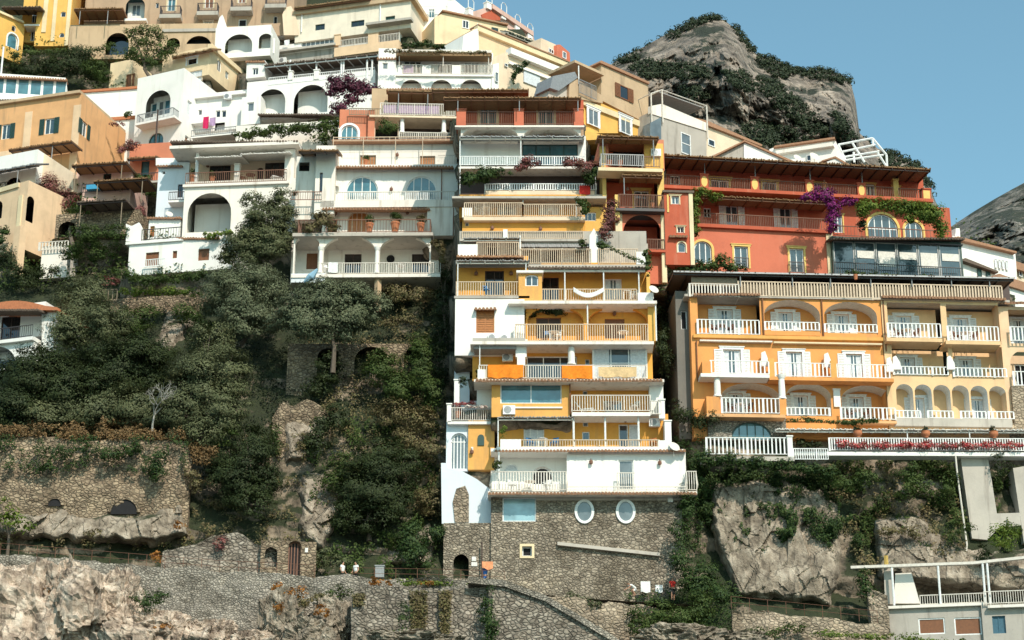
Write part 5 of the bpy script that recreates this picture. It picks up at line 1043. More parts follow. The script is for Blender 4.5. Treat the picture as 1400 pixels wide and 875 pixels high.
# white chalet at the left edge
F = FL(0, 468, 33, 464, 161); b = Bld('white_chalet', 'small white house with a curved tile roof and dark doorway at the left edge', 'house', F)
b.vol((-60,420,60,466), 'white', -1.5, 6, [D(1,432,27,466,fr='dark_wood',gl='glass_dark'), D(-25,432,-1,466,fr='dark_green',gl='dark_green')], name='upper_wall'); b.gable([(-60,421)]+[(-10+9*i, 418-7*math.sin(math.pi*(i+1)/9)) for i in range(9)]+[(78,420),(78,424),(-60,424)],'terracotta',.1,6,'curved_roof')
b.gable([(57,468),(57,424),(78,422),(72,480),(66,500),(57,500)],'white',-.5,5,'side_wall'); b.slab(-60,44,466,.6,-2,.3,'white'); b.rail(-60,450,44,466,.5,'iron',.2,.03); b.vol((-60,467,44,525), 'white', .2, 5, [L(-40,474,22,500,1.5,.8,'white'), W(-30,492,24,505,gl='glass_dark')], name='lower_wall'); b.tiles(-30,52,424,1.0,-1.5,.4,'roof_dark')

# terraces with pergolas on the left slope
def terr(label, Y, r, mat, can=None, holes=(), cm='reed'):
    F = Fz(Y, r[0], r[2], r[3], -(r[2]-r[0])*.06); b = Bld('garden_terrace', label, 'terrace', F); b.vol(r, mat, 0, 5, holes, name='terrace_wall')
    if can: u0, u1, v, vp = can; b.canopy(u0,u1,v-6,2.4,-1,.12,.09,cm,'pergola','dark_wood',(u0+6,u1-5),vp,'weathered_wood')
    return b
b = terr('rose walled terrace with a sloping reed pergola below the orange house', 176, (104,232,180,262), 'rose', (98,172,230,262), [D(141,237,152,247,nx=1,fr='dark_green',gl='glass_dark')])
b = terr('pink walled terrace with a dark pergola and red stair', 174, (112,256,178,284), 'rose', (128,200,252,276)); b.rail(112,250,176,262,.3,'iron',.2,.03); b.bx(118,252,142,258,.6,.1,'cloth_teal','tarpaulin')
b = terr('grey terrace with a low black pergola and a wide dark arch', 171.5, (76,290,190,322), 'stone_rough', (105,172,281,310), [L(80,303,104,324,1.5,.9,'dark')], 'roof_dark')
b = terr('brick red house front with a blue door behind the dark pergola', 180, (176,196,236,252), 'terracotta_wall', None, [D(193,220,204,241,fr='dark_green',gl='glass_blue',nx=1)]); b.rail(182,236,236,248,1.0,'iron',.18,.03); b.slab(180,236,247,1.2,0,.2,'concrete'); b.canopy(174,214,216,1.6,0,.5,.08,'reed','pergola','dark_wood',(177,),246)
b = terr('low stone garden wall with a white scalloped balustrade on the left slope', 172, (56,336,92,380), 'white_old'); b.rail(54,330,93,342,.3,'paint_offwhite',.3,.14)
b = terr('stone terrace with vine rail on the dark wooded slope', 167.5, (150,404,310,440), 'stone_rough'); b.rail(130,396,160,412,.8,'weathered_wood',.35,.06)

# ------------------------------------------------------------------ stone walls, path, bathing house
ribbon('path_wall', 'long grey rubble retaining wall holding up the cliff path', 'wall', [(-300,748,142),(0,757,142),(150,769,142),(300,781,142),(430,787,142),(482,789,142),(600,791,142),(690,794,142.2)], 'stone_grey', [6,6,6.5,8,8,4,3.5,3.5], .7)
mb = MB(); P0 = [(-300,748),(0,757),(150,769),(300,781),(430,787),(482,789),(600,791),(690,794),(760,806),(850,812),(960,818)]
for (a, c) in zip(P0, P0[1:]):
    p, q = at(*a, 142.6), at(*c, 142.6); d = Vector((0, 7.5, 0)); z = Vector((0, 0, .5)); mb.poly([p-z, q-z, q-z+d, p-z+d])
struct('path', mb, 'path')
ribbon('garden_wall', 'broad tan rubble wall under the dry grass terrace on the left', 'wall', [(-300,596,148.6),(0,598,148.6),(60,594,148.6),(120,603,148.6),(180,598,148.6),(232,604,148.6),(250,601,148.6),(256,612,148.7),(262,628,148.9)], 'stone_rough', [7.5,7.5,7.5,7.5,7.5,7.5,7.5,7,6], .8)
ribbon('curved_wall', 'low grey rubble wall with a swooping top beside the iron gate', 'wall', [(222,752,145.6),(268,742,145.6),(300,731,145.6),(318,727,145.6),(332,729,145.6),(350,741,145.6),(372,747,145.6)], 'stone_dry', [3,3.2,3.6,3.8,3.6,3,2.6], .6)
F = FL(360, 787, 432, 789, 145.2); b = Bld('gateway', 'stone gateway with a round niche and an arched iron gate on the path', 'gateway', F)
b.vol((356,740,432,790), 'stone_rough', 0, 1.2, [L(362,748,379,775,.7,1,'stone_dry'), W(394,739.5,411,789,arch=.7,fr='rust_iron',gl='dark',nx=4,dep=.4,name='iron_gate')], name='wall'); b.bx(417,749,421,755,.05,-.02,'sign_white','sign')
F = FL(400, 545, 560, 545, 157.3); b = Bld('stone_arcade', 'ruined stone piers and arches overgrown by the wooded slope', 'ruin', F)
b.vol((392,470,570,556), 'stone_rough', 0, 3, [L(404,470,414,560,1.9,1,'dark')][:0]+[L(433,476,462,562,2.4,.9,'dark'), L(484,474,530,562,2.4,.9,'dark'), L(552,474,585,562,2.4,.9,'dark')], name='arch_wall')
ribbon('terrace_wall', 'crumbling pale rubble wall below the ruined arches', 'wall', [(372,572,153.8),(386,552,153.6),(402,556,153.5),(420,546,153.4),(438,556,153.5),(452,570,153.7)], 'stone_rough', [4,6,7,7.5,6,4], .8)
ribbon('rubble_wall', 'dark dry stone wall hung with dead vines below the cliff path', 'wall', [(482,806,138.6),(560,804,138.6),(640,803,138.6),(694,803,138.6)], 'stone_dry', 9, .9)
mb = MB(); F = FL(690, 800, 840, 800, 138.2); mb.prism(F, [F.st(u, v) for u, v in ((668,794),(690,797),(740,818),(830,872),(860,892),(860,960),(668,960))], -1.6, -.05); tag(mb.build('stair_wall', 'stone_dry'), 'dry stone flank wall of the stair slanting down to the right', 'wall')
mb = MB(); Q = [F.st(u, v) for u, v in ((640,789),(690,794),(745,814),(836,868),(870,892))]
for (a, c) in zip(Q, Q[1:]): mb.hexa([F.P(a[0],a[1]-.45,.2), F.P(c[0],c[1]-.45,.2), F.P(c[0],c[1]-.45,-1.7), F.P(a[0],a[1]-.45,-1.7), F.P(*a,.2), F.P(*c,.2), F.P(*c,-1.7), F.P(*a,-1.7)])
tag(mb.build('stair_parapet', 'stone_grey'), 'sloping rough parapet of the stair running down from the path', 'parapet')
ribbon('boulder_wall', 'rough wall of big pale stones right of the slanting stair', 'wall', [(742,814,142.6),(800,820,142.6),(880,828,142.6),(930,836,142.6)], 'stone_light', 9, .9)
ribbon('lane_wall', 'low pale stone wall of the lane at the foot of the right cliff', 'wall', [(1000,832,143.4),(1060,840,143.4),(1130,846,143.4),(1200,852,143.4)], 'stone_light', 2.2, .7)
def niche(u0, v0, u1, v1, Y, o):
    F = FL(u0, v1, u1, v1+.01, Y); a, b_, c, d = F.rect(u0, v0, u1, v1, 0); q = MB(); A = arc(a, b_, c, d, min((c-a)/2, d-b_))
    q.prism(F, [(a, b_)]+A+[(c, b_)], -.3, .02); q.build('niche', 'dark', o); q = MB(); q.ring(F, (a+c)/2, d-min((c-a)/2, d-b_), (c-a)/2, min((c-a)/2, d-b_), .22, -.3, .12, 12, 0, 180); q.build('niche_arch', 'stone_rough', o)  # solid near-black plate, the hollow's shade put into its colour
niche(152,683,188,703,148.3,bpy.data.objects['garden_wall']); niche(66,682,84,692,148.3,bpy.data.objects['garden_wall'])
def fence(label, pts, h, mat='rust_iron', sp=1.3):
    mb = MB(); A = [at(*p) for p in pts]; z = Vector((0, 0, h))
    for a, c in zip(A, A[1:]):
        k = max(1, int((c-a).length/sp))
        for j in (1, .5): mb.tube([a+z*j, c+z*j], .014, 4)
        for i in range(k+1): p = a.lerp(c, i/k); mb.tube([p, p+z], .018, 4)
    return tag(mb.build('path_railing', mat), label, 'railing')
fence('thin iron railing along the cliff path at the left', [(0,759,142.4),(150,771,142.4),(300,783,142.4),(430,789,142.4)], .9); fence('short iron railing in front of the arched door', [(482,791,142.4),(600,793,142.4),(690,796,142.4)], .8)
fence('thin iron railing above the lane at the foot of the right cliff', [(1000,832,143.3),(1100,842,143.3),(1200,852,143.3)], .9)
F = FL(1312, 622, 1362, 622, 148.6); mb = MB(); mb.prism(F, [F.st(u, v) for u, v in ((1313,622),(1350,620),(1363,702),(1394,701),(1396,718),(1365,722),(1350,738),(1329,736))], -4, 0); tag(mb.build('buttress', 'concrete'), 'tall slanting pale concrete buttress under the hotel terrace', 'buttress')
mb = MB(); mb.prism(F, [F.st(u, v) for u, v in ((1385,640),(1420,634),(1430,740),(1400,742))], -4, 0); tag(mb.build('buttress', 'concrete'), 'second concrete buttress cut by the right edge of the photo', 'buttress')
mb = MB(); mb.tube([at(1306,620,148), at(1309,650,148), at(1320,730,148), at(1322,745,147.6), at(1320,762,147.6)], .07, 6); tag(mb.build('drain_pipe', 'paint_offwhite'), 'thin white drain pipe running down beside the concrete buttress', 'pipe')
F = FL(1215, 835, 1400, 828, 144); b = Bld('bathing_house', 'low concrete bathing house with white pergola beams in the lower right corner', 'building', F)
b.vol((1212,826,1345,900), 'grey_plaster', 0, 6, [W(1256,845,1292,867,fr='paint_white',gl='brown_wood',nx=1,dep=.1), W(1305,844,1342,868,fr='paint_white',gl='brown_wood',nx=1,dep=.1)], name='wall'); b.vol((1344,824,1480,900), 'grey_plaster', .3, 6, [D(1357,842,1375,866,fr='door_blue',gl='door_blue')], name='blue_door_wall'); b.bx(1187,846,1290,880,-.05,-3,'stone_light','stone_plinth') if 0 else None
b.slab(1212,1350,826,.3,-4,.2,'white_old'); b.slab(1350,1480,825,.7,-4,.2,'white_old'); b.rail(1258,812,1345,826,.1,'paint_offwhite',.17,.04); b.rail(1345,806,1480,824,.5,'paint_offwhite',.17,.04)
b.gable([(1222,825),(1224,784),(1246,783),(1258,825)],'white_old',-.6,.3,'white_slide'); b.gable([(1210,826),(1208,772),(1218,772),(1221,826)],'concrete',-.4,.5,'concrete_pier')
q = MB()
for dn in (0, 3):
    a, c, e = F.st(1163,774,.2-dn), F.st(1330,768,.2-dn), F.st(1480,752,.2-dn); q.hexa([F.P(a[0],a[1]-.2,.3-dn), F.P(c[0],c[1]-.2,.3-dn), F.P(c[0],c[1]-.2,-.1-dn), F.P(a[0],a[1]-.2,-.1-dn), F.P(*a,.3-dn), F.P(*c,.3-dn), F.P(*c,-.1-dn), F.P(*a,-.1-dn)])
    q.hexa([F.P(c[0],c[1]-.2,.3-dn), F.P(e[0],e[1]-.2,.3-dn), F.P(e[0],e[1]-.2,-.1-dn), F.P(c[0],c[1]-.2,-.1-dn), F.P(*c,.3-dn), F.P(*e,.3-dn), F.P(*e,-.1-dn), F.P(*c,-.1-dn)])
b.part('pergola_beam', q, 'paint_offwhite')
for u, v0, v1 in ((1219,774,828),(1282,771,826),(1343,769,824),(1349,767,828)): b.post(u,v0,v1,.2,.085)
for k in range(3): b.post(1211,760,775,-.3,.17,'gold','brass_cap') if k == 0 else None
ribbon('plinth_wall', 'pale rubble wall left of the concrete bathing house', 'wall', [(1186,800,144.6),(1202,806,144.4),(1214,812,144.2)], 'stone_light', 4, .8)
# ------------------------------------------------------------------ rocks
us = list(range(-300, 1701, 6)); vs = list(range(-140, 380, 12))+list(range(380, 900, 4))+list(range(900, 1521, 20))
struct('hillside', sheet(us, vs, hillp), 'rock_hill', True)
def outcrop(u, v, ru, rv, Y, seed, mat='rock_white', amp=1.0):
    c = at(u, v, Y); k = mpp(Y); n = 72; mb = MB()
    for j in range(n+1):
        ph = math.pi*j/n
        for i in range(n*2):
            th = math.pi*i/n; d = Vector((math.sin(ph)*math.cos(th), math.sin(ph)*math.sin(th), math.cos(ph)))
            q = d*1.1+Vector((seed*5.1, 2, 1)); q2 = Vector((q.x, q.y, q.z*.6))
            r = 1+amp*(noise.fractal(q*1.3, 1, 2, 3)*.18 + .30*(ck(q2*1.7)-.35) + .20*(ck(q2*4+Vector((3,1,7)))-.35) + .10*(ck(q2*9)-.35) + noise.fractal(q*7, .9, 2.1, 3)*.03)
            f = Vector((math.copysign(abs(d.x)**.8, d.x), math.copysign(abs(d.y)**.8, d.y), math.copysign(abs(d.z)**.8, d.z)))
            mb.V.append(tuple(c+Vector((f.x*ru*k, f.y*min(ru*k, 3.6), f.z*rv*k))*r))
    w = n*2
    for j in range(n):
        for i in range(w): mb.F.append((j*w+i, j*w+(i+1)%w, (j+1)*w+(i+1)%w, (j+1)*w+i))
    return struct('rock_outcrop', mb, mat, False)
def cliff(poly, mat, bulge, seed, fq=.22, step=1.6, amp=.75):
    u0, u1 = min(p[0] for p in poly)-4, max(p[0] for p in poly)+4; v0, v1 = min(p[1] for p in poly)-4, max(p[1] for p in poly)+4
    o = Vector((seed*9.7, 1, 4))
    def edge(u, v):
        m = 1e9
        for (a, b), (c, d) in zip(poly, poly[1:]+poly[:1]):
            L2 = (c-a)**2+(d-b)**2; t = min(1, max(0, ((u-a)*(c-a)+(v-b)*(d-b))/L2)); m = min(m, math.hypot(u-a-t*(c-a), v-b-t*(d-b)))
        return m if inpoly(u, v, poly) else -m
    def fn(u, v):
        e = edge(u, v)+6*noise.noise(Vector((u*.06, v*.06, seed))); y = carve(u, v, Y0(u, v)); p = at(u, v, y)
        w = sm((e+2)/24); q = Vector((p.x, p.y*.5, p.z*.55))*fq+o
        dsp = (ck(q)-.35)*amp*1.1+(ck(q*2.7)-.35)*amp*.7+(ck(q*6.5)-.35)*amp*.34+noise.fractal(q*2.2, .8, 2.1, 5)*amp*.2
        return at(u, v, y+2.2-w*(bulge+2.6+dsp))
    us_ = np.arange(u0, u1, step); vs_ = np.arange(v0, v1, step)
    return struct('cliff_face', sheet([float(x) for x in us_], [float(x) for x in vs_], fn), mat, False)
for i, (u, v, ru, rv, Y) in enumerate([(30,860,80,75,141),(115,850,62,66,140.5),(200,885,60,40,140),(60,815,45,25,141.6),(150,842,40,50,139.8),(285,876,38,24,139.6),(385,850,30,38,140.4),(425,876,36,26,140),(345,884,30,18,139),(560,882,60,14,137.2),(455,850,26,30,140.8),(-60,850,70,70,141),(930,882,60,22,140.5),(1010,884,40,16,141.5)]):
    outcrop(u, v, ru, rv, Y, i, 'rock_white' if i not in (6, 7, 9, 10, 12, 13) else 'rock_cliff')
cliff([(955,648),(1070,640),(1130,652),(1165,700),(1160,800),(1140,838),(1000,828),(975,770),(960,720)], 'rock_cliff', .7, 1)
cliff([(-30,690),(20,680),(50,692),(85,676),(125,694),(150,688),(190,694),(225,676),(262,662),(270,740),(214,756),(100,752),(-30,744)], 'rock_cliff', 1.7, 2)
cliff([(400,640),(470,630),(480,700),(450,770),(428,760),(395,735)], 'rock_cliff', .9, 3)
cliff([(368,548),(460,548),(450,640),(380,645)], 'rock_cliff', .5, 8)
cliff([(560,720),(600,690),(604,790),(500,786),(520,740)], 'rock_cliff', .7, 4)
cliff([(1180,700),(1250,690),(1330,740),(1420,740),(1420,830),(1190,800)], 'rock_cliff', .9, 5)
cliff([(1200,640),(1300,640),(1300,700),(1210,690)], 'rock_cliff', .4, 6)
cliff([(210,410),(300,408),(260,470),(230,500),(206,480)], 'rock_cliff', .4, 7)

# ------------------------------------------------------------------ trees and shrubs
tree('plane_tree', (206,108), [(200,52,26,24),(186,72,24,18),(222,66,24,22),(206,84,28,16),(180,48,14,14)], 'leaf_mid', 'tall green tree standing in front of the tan hotel', size=.22, Y=196)
tree('olive_tree', (360,375), [(365,300,36,34),(385,285,26,22),(345,318,30,28),(380,330,34,30),(330,338,30,26),(395,318,20,26),(345,272,20,16),(385,265,22,14),(365,330,42,38),(345,345,38,26),(318,352,26,20)], 'leaf_olive', 'large grey green olive tree in front of the huge arch', size=.18, dens=1.8, Y=162.5)
tree('olive_tree', (330,470), [(335,410,62,50),(325,388,44,32),(358,398,40,34),(300,408,34,32),(372,430,36,34),(335,438,42,36),(345,376,34,22)], 'leaf_silver', 'broad olive tree below the white cottage', size=.18, dens=1.3, dY=6.5)
tree('olive_tree', (455,510), [(450,426,72,42),(440,408,52,32),(482,418,44,36),(418,440,44,36),(465,448,48,34),(508,425,30,30),(400,428,30,28)], 'leaf_silver', 'widest olive tree under the white arched porch', size=.18, dens=1.3, Y=153.8)
tree('olive_tree', (265,590), [(278,535,58,62),(285,470,40,36),(268,520,42,44),(308,512,38,44),(250,560,42,40),(302,565,42,38),(272,592,44,26)], 'leaf_olive', 'dark olive tree standing above the dry grass terrace', size=.18, dens=1.3, dY=5.5)
tree('carob_tree', (340,700), [(340,650,50,58),(345,615,36,34),(320,660,38,38),(365,665,26,34),(345,690,40,28),(350,600,26,26),(300,640,24,26)], 'leaf_dark', 'dense dark tree beside the curved stone wall', size=.18, dY=3)
tree('holm_oak', (505,740), [(512,675,58,62),(520,625,42,36),(490,670,42,40),(535,680,38,40),(500,712,44,28),(555,640,26,34),(470,710,24,24)], 'leaf_dark', 'dense dark oak above the two walkers', size=.18, dY=2.5)
tree('evergreen_tree', (604,640), [(608,380,17,26),(606,420,18,30),(602,460,20,30),(598,500,18,28)], 'leaf_dark', 'narrow dark evergreen squeezed against the white tower corner', size=.18, dY=2.0)
tree('palm_shrub', (52,372), [(50,318,18,14)], 'leaf_olive', 'round clipped tree on a bare trunk below the yellow arched house', size=.3, r0=.16, dY=5)
tree('maritime_pine', (10,760), [(14,712,28,18),(0,690,20,12),(28,722,20,12)], 'leaf_bright', 'bright green pine at the left edge above the path', size=.26, r0=.14, dY=3.5)
tree('citrus_tree', (100,338), [(106,284,26,16),(90,296,16,14)], 'leaf_mid', 'small green tree in front of the black pergola', size=.3, dY=6)
SH = [
 ([(90,90,45,22),(40,96,40,22),(110,72,35,16),(130,100,26,22)],'leaf_dark','wide dark green hedge mass on the terrace below the golden house',4),
 ([(150,66,14,10),(40,72,16,12)],'leaf_mid','small green shrub under the golden house balcony',4),
 ([(130,92,22,16),(142,106,20,12)],'leaf_mid','lighter green shrub hugging the lemon house',6),
 ([(70,262,24,26),(88,275,22,20),(62,290,14,26)],'leaf_pinkish','pink and green flowering shrub beside the arched yellow house',6),
 ([(120,320,36,16),(158,318,26,14),(100,345,26,16),(140,345,26,18)],'leaf_mid','trailing green hedge under the black pergola',4),
 ([(200,382,34,12),(240,380,34,12),(270,378,24,14),(170,372,20,10)],'leaf_mid','long green hedge in front of the white cottage',4),
 ([(210,400,40,10),(255,400,30,10),(180,398,20,9)],'leaf_bright','bright green vine trellis below the white cottage',3.5),
 ([(150,386,16,9)],'leaf_pinkish','pink blossoming shrub over the old wooden trellis',4),
 ([(30,382,30,20),(10,350,20,22),(60,372,24,14)],'leaf_dark','dark shrub patch between the left chalet and the yellow house',3),
 ([(112,412,42,38),(92,452,40,38),(145,445,40,36),(122,398,28,24)],'leaf_olive','tall grey green shrub right of the white chalet',3.5),
 ([(190,435,30,22),(178,455,24,18)],'leaf_mid','drooping green shrub on the terrace wall',3),
 ([(260,430,32,18),(285,445,20,14)],'leaf_mid','yellow green shrub below the old terrace wall',2.5),
 ([(60,525,62,52),(62,495,44,32),(30,520,46,38),(82,535,50,40),(15,562,40,34)],'leaf_dark','dark bushy thicket under the white chalet',3.5),
 ([(165,510,76,50),(150,490,48,30),(195,508,48,38),(130,532,50,38),(212,488,34,30)],'leaf_dark','dark bushy thicket in the middle of the wooded slope',3.5),
 ([(120,562,54,34),(60,574,50,30),(182,558,50,36),(225,570,38,30)],'leaf_olive','low greyish thicket just above the dry grass terrace',3),
 ([(75,620,26,12),(60,638,18,10)],'leaf_ivy','left clump of ivy hanging on the tan rubble wall',-147.4),
 ([(110,612,20,10)],'leaf_ivy','small clump of ivy near the top of the tan rubble wall',-147.5),
 ([(150,622,18,14),(180,615,22,12)],'leaf_ivy','middle clump of ivy on the tan rubble wall',-147.4),
 ([(216,630,20,18),(214,648,14,14)],'leaf_ivy','right clump of ivy hanging low on the tan rubble wall',-147.4),
 ([(440,580,20,24),(460,570,20,26),(430,610,22,22)],'leaf_dark','dark bush beside the crumbling pale wall',3),
 ([(450,505,22,30),(432,530,24,20)],'leaf_dark','dark bush growing inside the ruined arch',2.5),
 ([(520,505,26,36),(545,530,30,30)],'leaf_mid','tall reedy green bush between the ruined arches',2.5),
 ([(575,500,24,40),(590,540,22,30),(575,470,22,22)],'leaf_mid','tall green bush against the lower tower terraces',2.5),
 ([(540,565,36,24),(575,575,30,24)],'leaf_straw','yellowing bush below the ruined arches',2.2),
 ([(560,605,30,22),(590,615,22,22)],'leaf_straw','straw coloured bush left of the garden gate',2),
 ([(545,400,30,18),(575,405,22,18)],'leaf_straw','yellowish grass tuft under the white porch',2),
 ([(525,440,30,10),(560,438,26,10)],'leaf_straw','mossy tuft on top of the ruined arches',2.5),
 ([(470,640,20,24),(455,660,22,18)],'leaf_mid','small green bush left of the dense oak',2.2),
 ([(590,690,24,24),(600,660,18,16)],'leaf_straw','dry brown bush beside the bare stone patch',1.4),
 ([(562,740,30,28),(570,765,34,22),(590,735,22,22)],'leaf_ivy','ivy mound spilling over the wall by the arched door',1.6),
 ([(430,760,34,14),(460,770,24,12)],'leaf_olive','low grey shrub behind the two walkers',2),
]
for lst, mat, label, dY in SH: bush(lst, mat, label, size=.19, dY=dY, Y=-dY if dY < 0 else None)
SH2 = [
 ([(378,802,10,8)],'leaf_rust','round rusty shrub on the path wall above the split rock',4.6), ([(404,812,26,10)],'leaf_rust','wide rusty shrub on the rocks below the path',4.4), ([(382,830,10,10)],'leaf_rust','small rusty shrub clinging to the split rock',4.8), ([(442,835,14,10)],'leaf_rust','rusty shrub left of the dark dry stone wall',4.2),
 ([(414,824,10,8),(438,815,12,9)],'leaf_straw','dull green tuft between two rusty shrubs',4.5), ([(460,815,22,14)],'leaf_mid','green bush at the corner of the dark dry stone wall',4.2),
 ([(98,792,10,8)],'leaf_rust','rusty tuft on top of the white rocks',4.6), ([(30,788,18,9)],'leaf_straw','straw tuft at the left end of the white rocks',4.6), ([(70,806,10,10)],'leaf_rust','brown tuft in the cleft of the white rocks',6), 
 ([(196,822,20,20),(218,818,14,12)],'leaf_ivy','green bush in the hollow beside the white rocks',4.8), ([(225,858,20,8)],'leaf_rust','rusty tuft at the bottom edge beside the white rocks',5.0), ([(245,718,9,7)],'leaf_rust','small rusty bush on the grey rock face',3), ([(214,762,10,10)],'leaf_rust','orange bush just above the path railing',3.5), ([(300,745,14,12)],'leaf_pinkish','dry reddish bush behind the curved wall',2.6),
 ([(130,730,16,8)],'leaf_straw','tuft on the bare slope under the tan wall',3.5),
 ([(520,796,24,8)],'leaf_rust','rusty hedge left of the ivy topped wall',5.6), ([(582,797,14,6)],'leaf_rust','small rusty patch amid the ivy hedge',6.0), ([(555,797,20,7),(610,798,26,8),(650,800,30,10)],'leaf_bright','light green ivy hedge along the top of the dark dry stone wall',6.0),
 ([(668,835,15,34),(672,868,16,30)],'leaf_ivy','ivy column hanging down the dark dry stone wall',7.6), ([(552,850,10,34)],'leaf_ivy','thin ivy strand on the dark dry stone wall',7.8), ([(545,870,20,14)],'leaf_mid','low green bush at the bottom edge below the dark dry stone wall',7.5),
 ([(790,820,20,12),(812,826,12,10)],'leaf_olive','grey bush on the wall of big pale stones',5.2),
 ([(895,838,44,20),(930,850,40,22),(880,858,30,18),(960,830,26,22),(950,868,40,14)],'leaf_mid','large green thicket below the red clad person',4.4),
 ([(935,770,22,26),(950,800,24,26),(930,730,18,22),(965,845,22,18)],'leaf_ivy','ivy mass spilling between the stone base and the right cliff',3.2), ([(940,700,16,30),(955,660,16,26),(945,630,14,22)],'leaf_ivy','ivy strip climbing right of the bulging white balcony',2.6),
 ([(965,790,22,30),(985,815,16,20)],'leaf_ivy','ivy mound on the short white stair wall',3),
 ([(945,572,24,18),(968,578,22,16),(925,560,14,18)],'leaf_dark','white flowering oleander between the tower and the orange hotel',5), ([(905,470,16,26),(912,500,16,22),(908,440,12,22)],'leaf_dark','dark flowering climber on the right corner of the apartment house',7),
 ([(915,490,14,16)],'leaf_straw','yellowing creeper beside the hotel side wall',6.5), ([(900,425,10,16)],'leaf_dark','dark shrub behind the satellite dish of the apartment house',7),
 ([(1040,868,34,12),(1080,858,22,10)],'leaf_mid','green bush on the lane at the bottom edge',2.6), ([(1130,868,40,8),(1200,870,30,7)],'leaf_bright','light green hedge strip along the bottom edge right',2.6), ([(1280,876,50,5),(1240,872,20,8)],'leaf_bright','grassy tuft below the bathing house',4),
 ([(1190,815,20,22),(1180,790,14,16)],'leaf_ivy','green creeper left of the bathing house',2.8), ([(1160,660,30,18),(1130,650,24,14),(1185,655,20,14)],'leaf_mid','green bush below the hotel flower terrace',2.6), ([(1245,650,24,18),(1240,675,20,16),(1265,668,18,14)],'leaf_mid','bushy shrub in the middle of the right slope',2.6), ([(1295,660,18,26)],'leaf_mid','green shrub left of the tall concrete buttress',2.6), ([(1205,685,14,14)],'leaf_dark','small dark shrub on the bare patch of the right slope',2.4), ([(1310,722,26,12)],'leaf_mid','low shrub at the foot of the concrete buttress',2.6), ([(1374,735,26,22)],'leaf_bright','light green tree beside the second concrete buttress',4), ([(1366,640,12,24)],'leaf_dark','dark shrub between the two concrete buttresses',3), ([(1345,760,14,18)],'leaf_dark','dark bush behind the white pergola beams',2.2),
 ([(1255,728,26,12),(1215,725,20,10)],'leaf_straw','dry green tuft above the bathing house',2.2),
]
for lst, mat, label, dY in SH2: bush(lst, mat, label, size=.18, dY=dY)
def fb(lst, mat, label, F, n, size=.22, name='climber', cat='climber', **k): return bush(lst, mat, label, name=name, cat=cat, size=size, F=F, n=n, **k)
F = Fz(163); fb([(470,116,30,17),(455,124,20,13),(492,120,24,14),(478,136,22,13),(465,150,19,13),(512,124,17,9)],'leaf_plum','dark purple bougainvillea above the coral house', FL(440,120,520,120,178), 2.2, .26)
fb([(420,175,30,11),(385,178,30,11),(350,182,26,10),(332,186,18,9),(448,172,24,13),(465,186,14,14),(440,190,20,10)],'leaf_mid','green creeper hedge along the terrace left of the coral house', FL(330,180,470,172,175.5), 0, .26)
fb([(530,174,15,14)],'leaf_mid','green shrub filling the arch of the coral house', FL(500,174,560,174,170), -.3)
fb([(655,240,26,15),(640,246,17,13),(680,236,22,11)],'leaf_ivy','green vine curtain on the left of the garden terrace', FL(640,240,820,240,154.6), .2)
fb([(725,222,19,10),(712,228,12,10)],'leaf_pinkish','brownish pink shrub in the middle of the garden terrace', FL(640,240,820,240,154.6), .6, .18); fb([(785,222,23,10),(800,228,17,12)],'leaf_pinkish','brownish pink shrub at the right of the garden terrace', FL(640,240,820,240,154.6), .6, .18); fb([(808,244,12,14),(814,232,8,12)],'leaf_ivy','green climber at the right corner of the garden terrace', FL(640,240,820,240,154.6), .4)
fb([(796,276,12,8),(800,286,8,10)],'leaf_mid','small palm like plant on the cream terrace', FL(640,240,820,240,153), .8)
fb([(832,298,15,19),(826,318,13,15),(836,282,11,11)],'leaf_pinkish','flowering climber between the yellow side wall and the narrow red house', FL(640,240,900,240,152), .8, .2)
fb([(822,333,7,10),(886,362,6,20),(884,346,8,6)],'leaf_mid','green plant trailing from the grey terrace corner', FL(640,360,900,360,149.4), .6, .2)
fb([(735,423,20,9),(762,426,20,8),(722,430,11,12)],'leaf_dark','dark vine hanging under the arched terrace roof', FL(640,360,900,360,149.4), -.8, .2)
fb([(956,262,18,9),(980,270,15,8),(950,280,10,16),(950,300,9,18),(950,318,8,11)],'leaf_bright','yellow green vine hanging from the red hotel balcony', FL(940,270,1000,273,157.3), .3, .2)
fb([(1128,268,25,15),(1140,286,14,20),(1108,270,17,11),(1136,308,10,17),(1158,276,16,9)],'leaf_magenta','bright magenta bougainvillea on the red hotel', FL(1100,280,1160,283,156.6), .4, .2)
fb([(1192,281,28,13),(1226,284,30,14),(1258,290,28,17),(1278,297,22,20),(1288,314,13,17),(1180,288,13,12),(1242,300,12,8)],'leaf_bright','bright green vine canopy over the arched hotel windows', FL(1170,285,1300,292,156.4), .6, .2)
fb([(1180,308,9,12)],'leaf_dark','dark potted shrub left of the large arched window', FL(1170,285,1300,292,157), .4, .2)
fb([(958,366,38,12),(985,361,28,14),(940,372,20,11),(930,366,14,11),(1005,368,18,9)],'leaf_mid','green planting in front of the pink lower hotel wall', FL(920,370,1000,372,155), .6, .22)
fb([(1180,377,26,7),(1215,379,28,7),(1255,381,30,7),(1160,376,18,7)],'leaf_mid','green planter row before the glass veranda', FL(1140,380,1300,384,156), 1.2, .18)
H = FL(1133, 640, 1400, 640, 148.2)
fb([(965,628,22,14),(1000,630,24,13),(1035,634,24,12),(1070,637,24,11),(1105,641,24,10),(1132,645,16,12)],'leaf_ivy','long clipped green hedge hanging below the hotel terrace railing', H, .9, .2, 'hedge', 'hedge')
fb([(1110,608,14,8),(1095,606,12,7)],'leaf_dark','dark green hedge behind the lower hotel railing', H, -1.2, .2, 'hedge', 'hedge')
fb([(1160,578,30,5),(1100,574,26,5),(1190,575,20,5)],'leaf_mid','green creeper running along the hotel awning', H, -.5, .18)
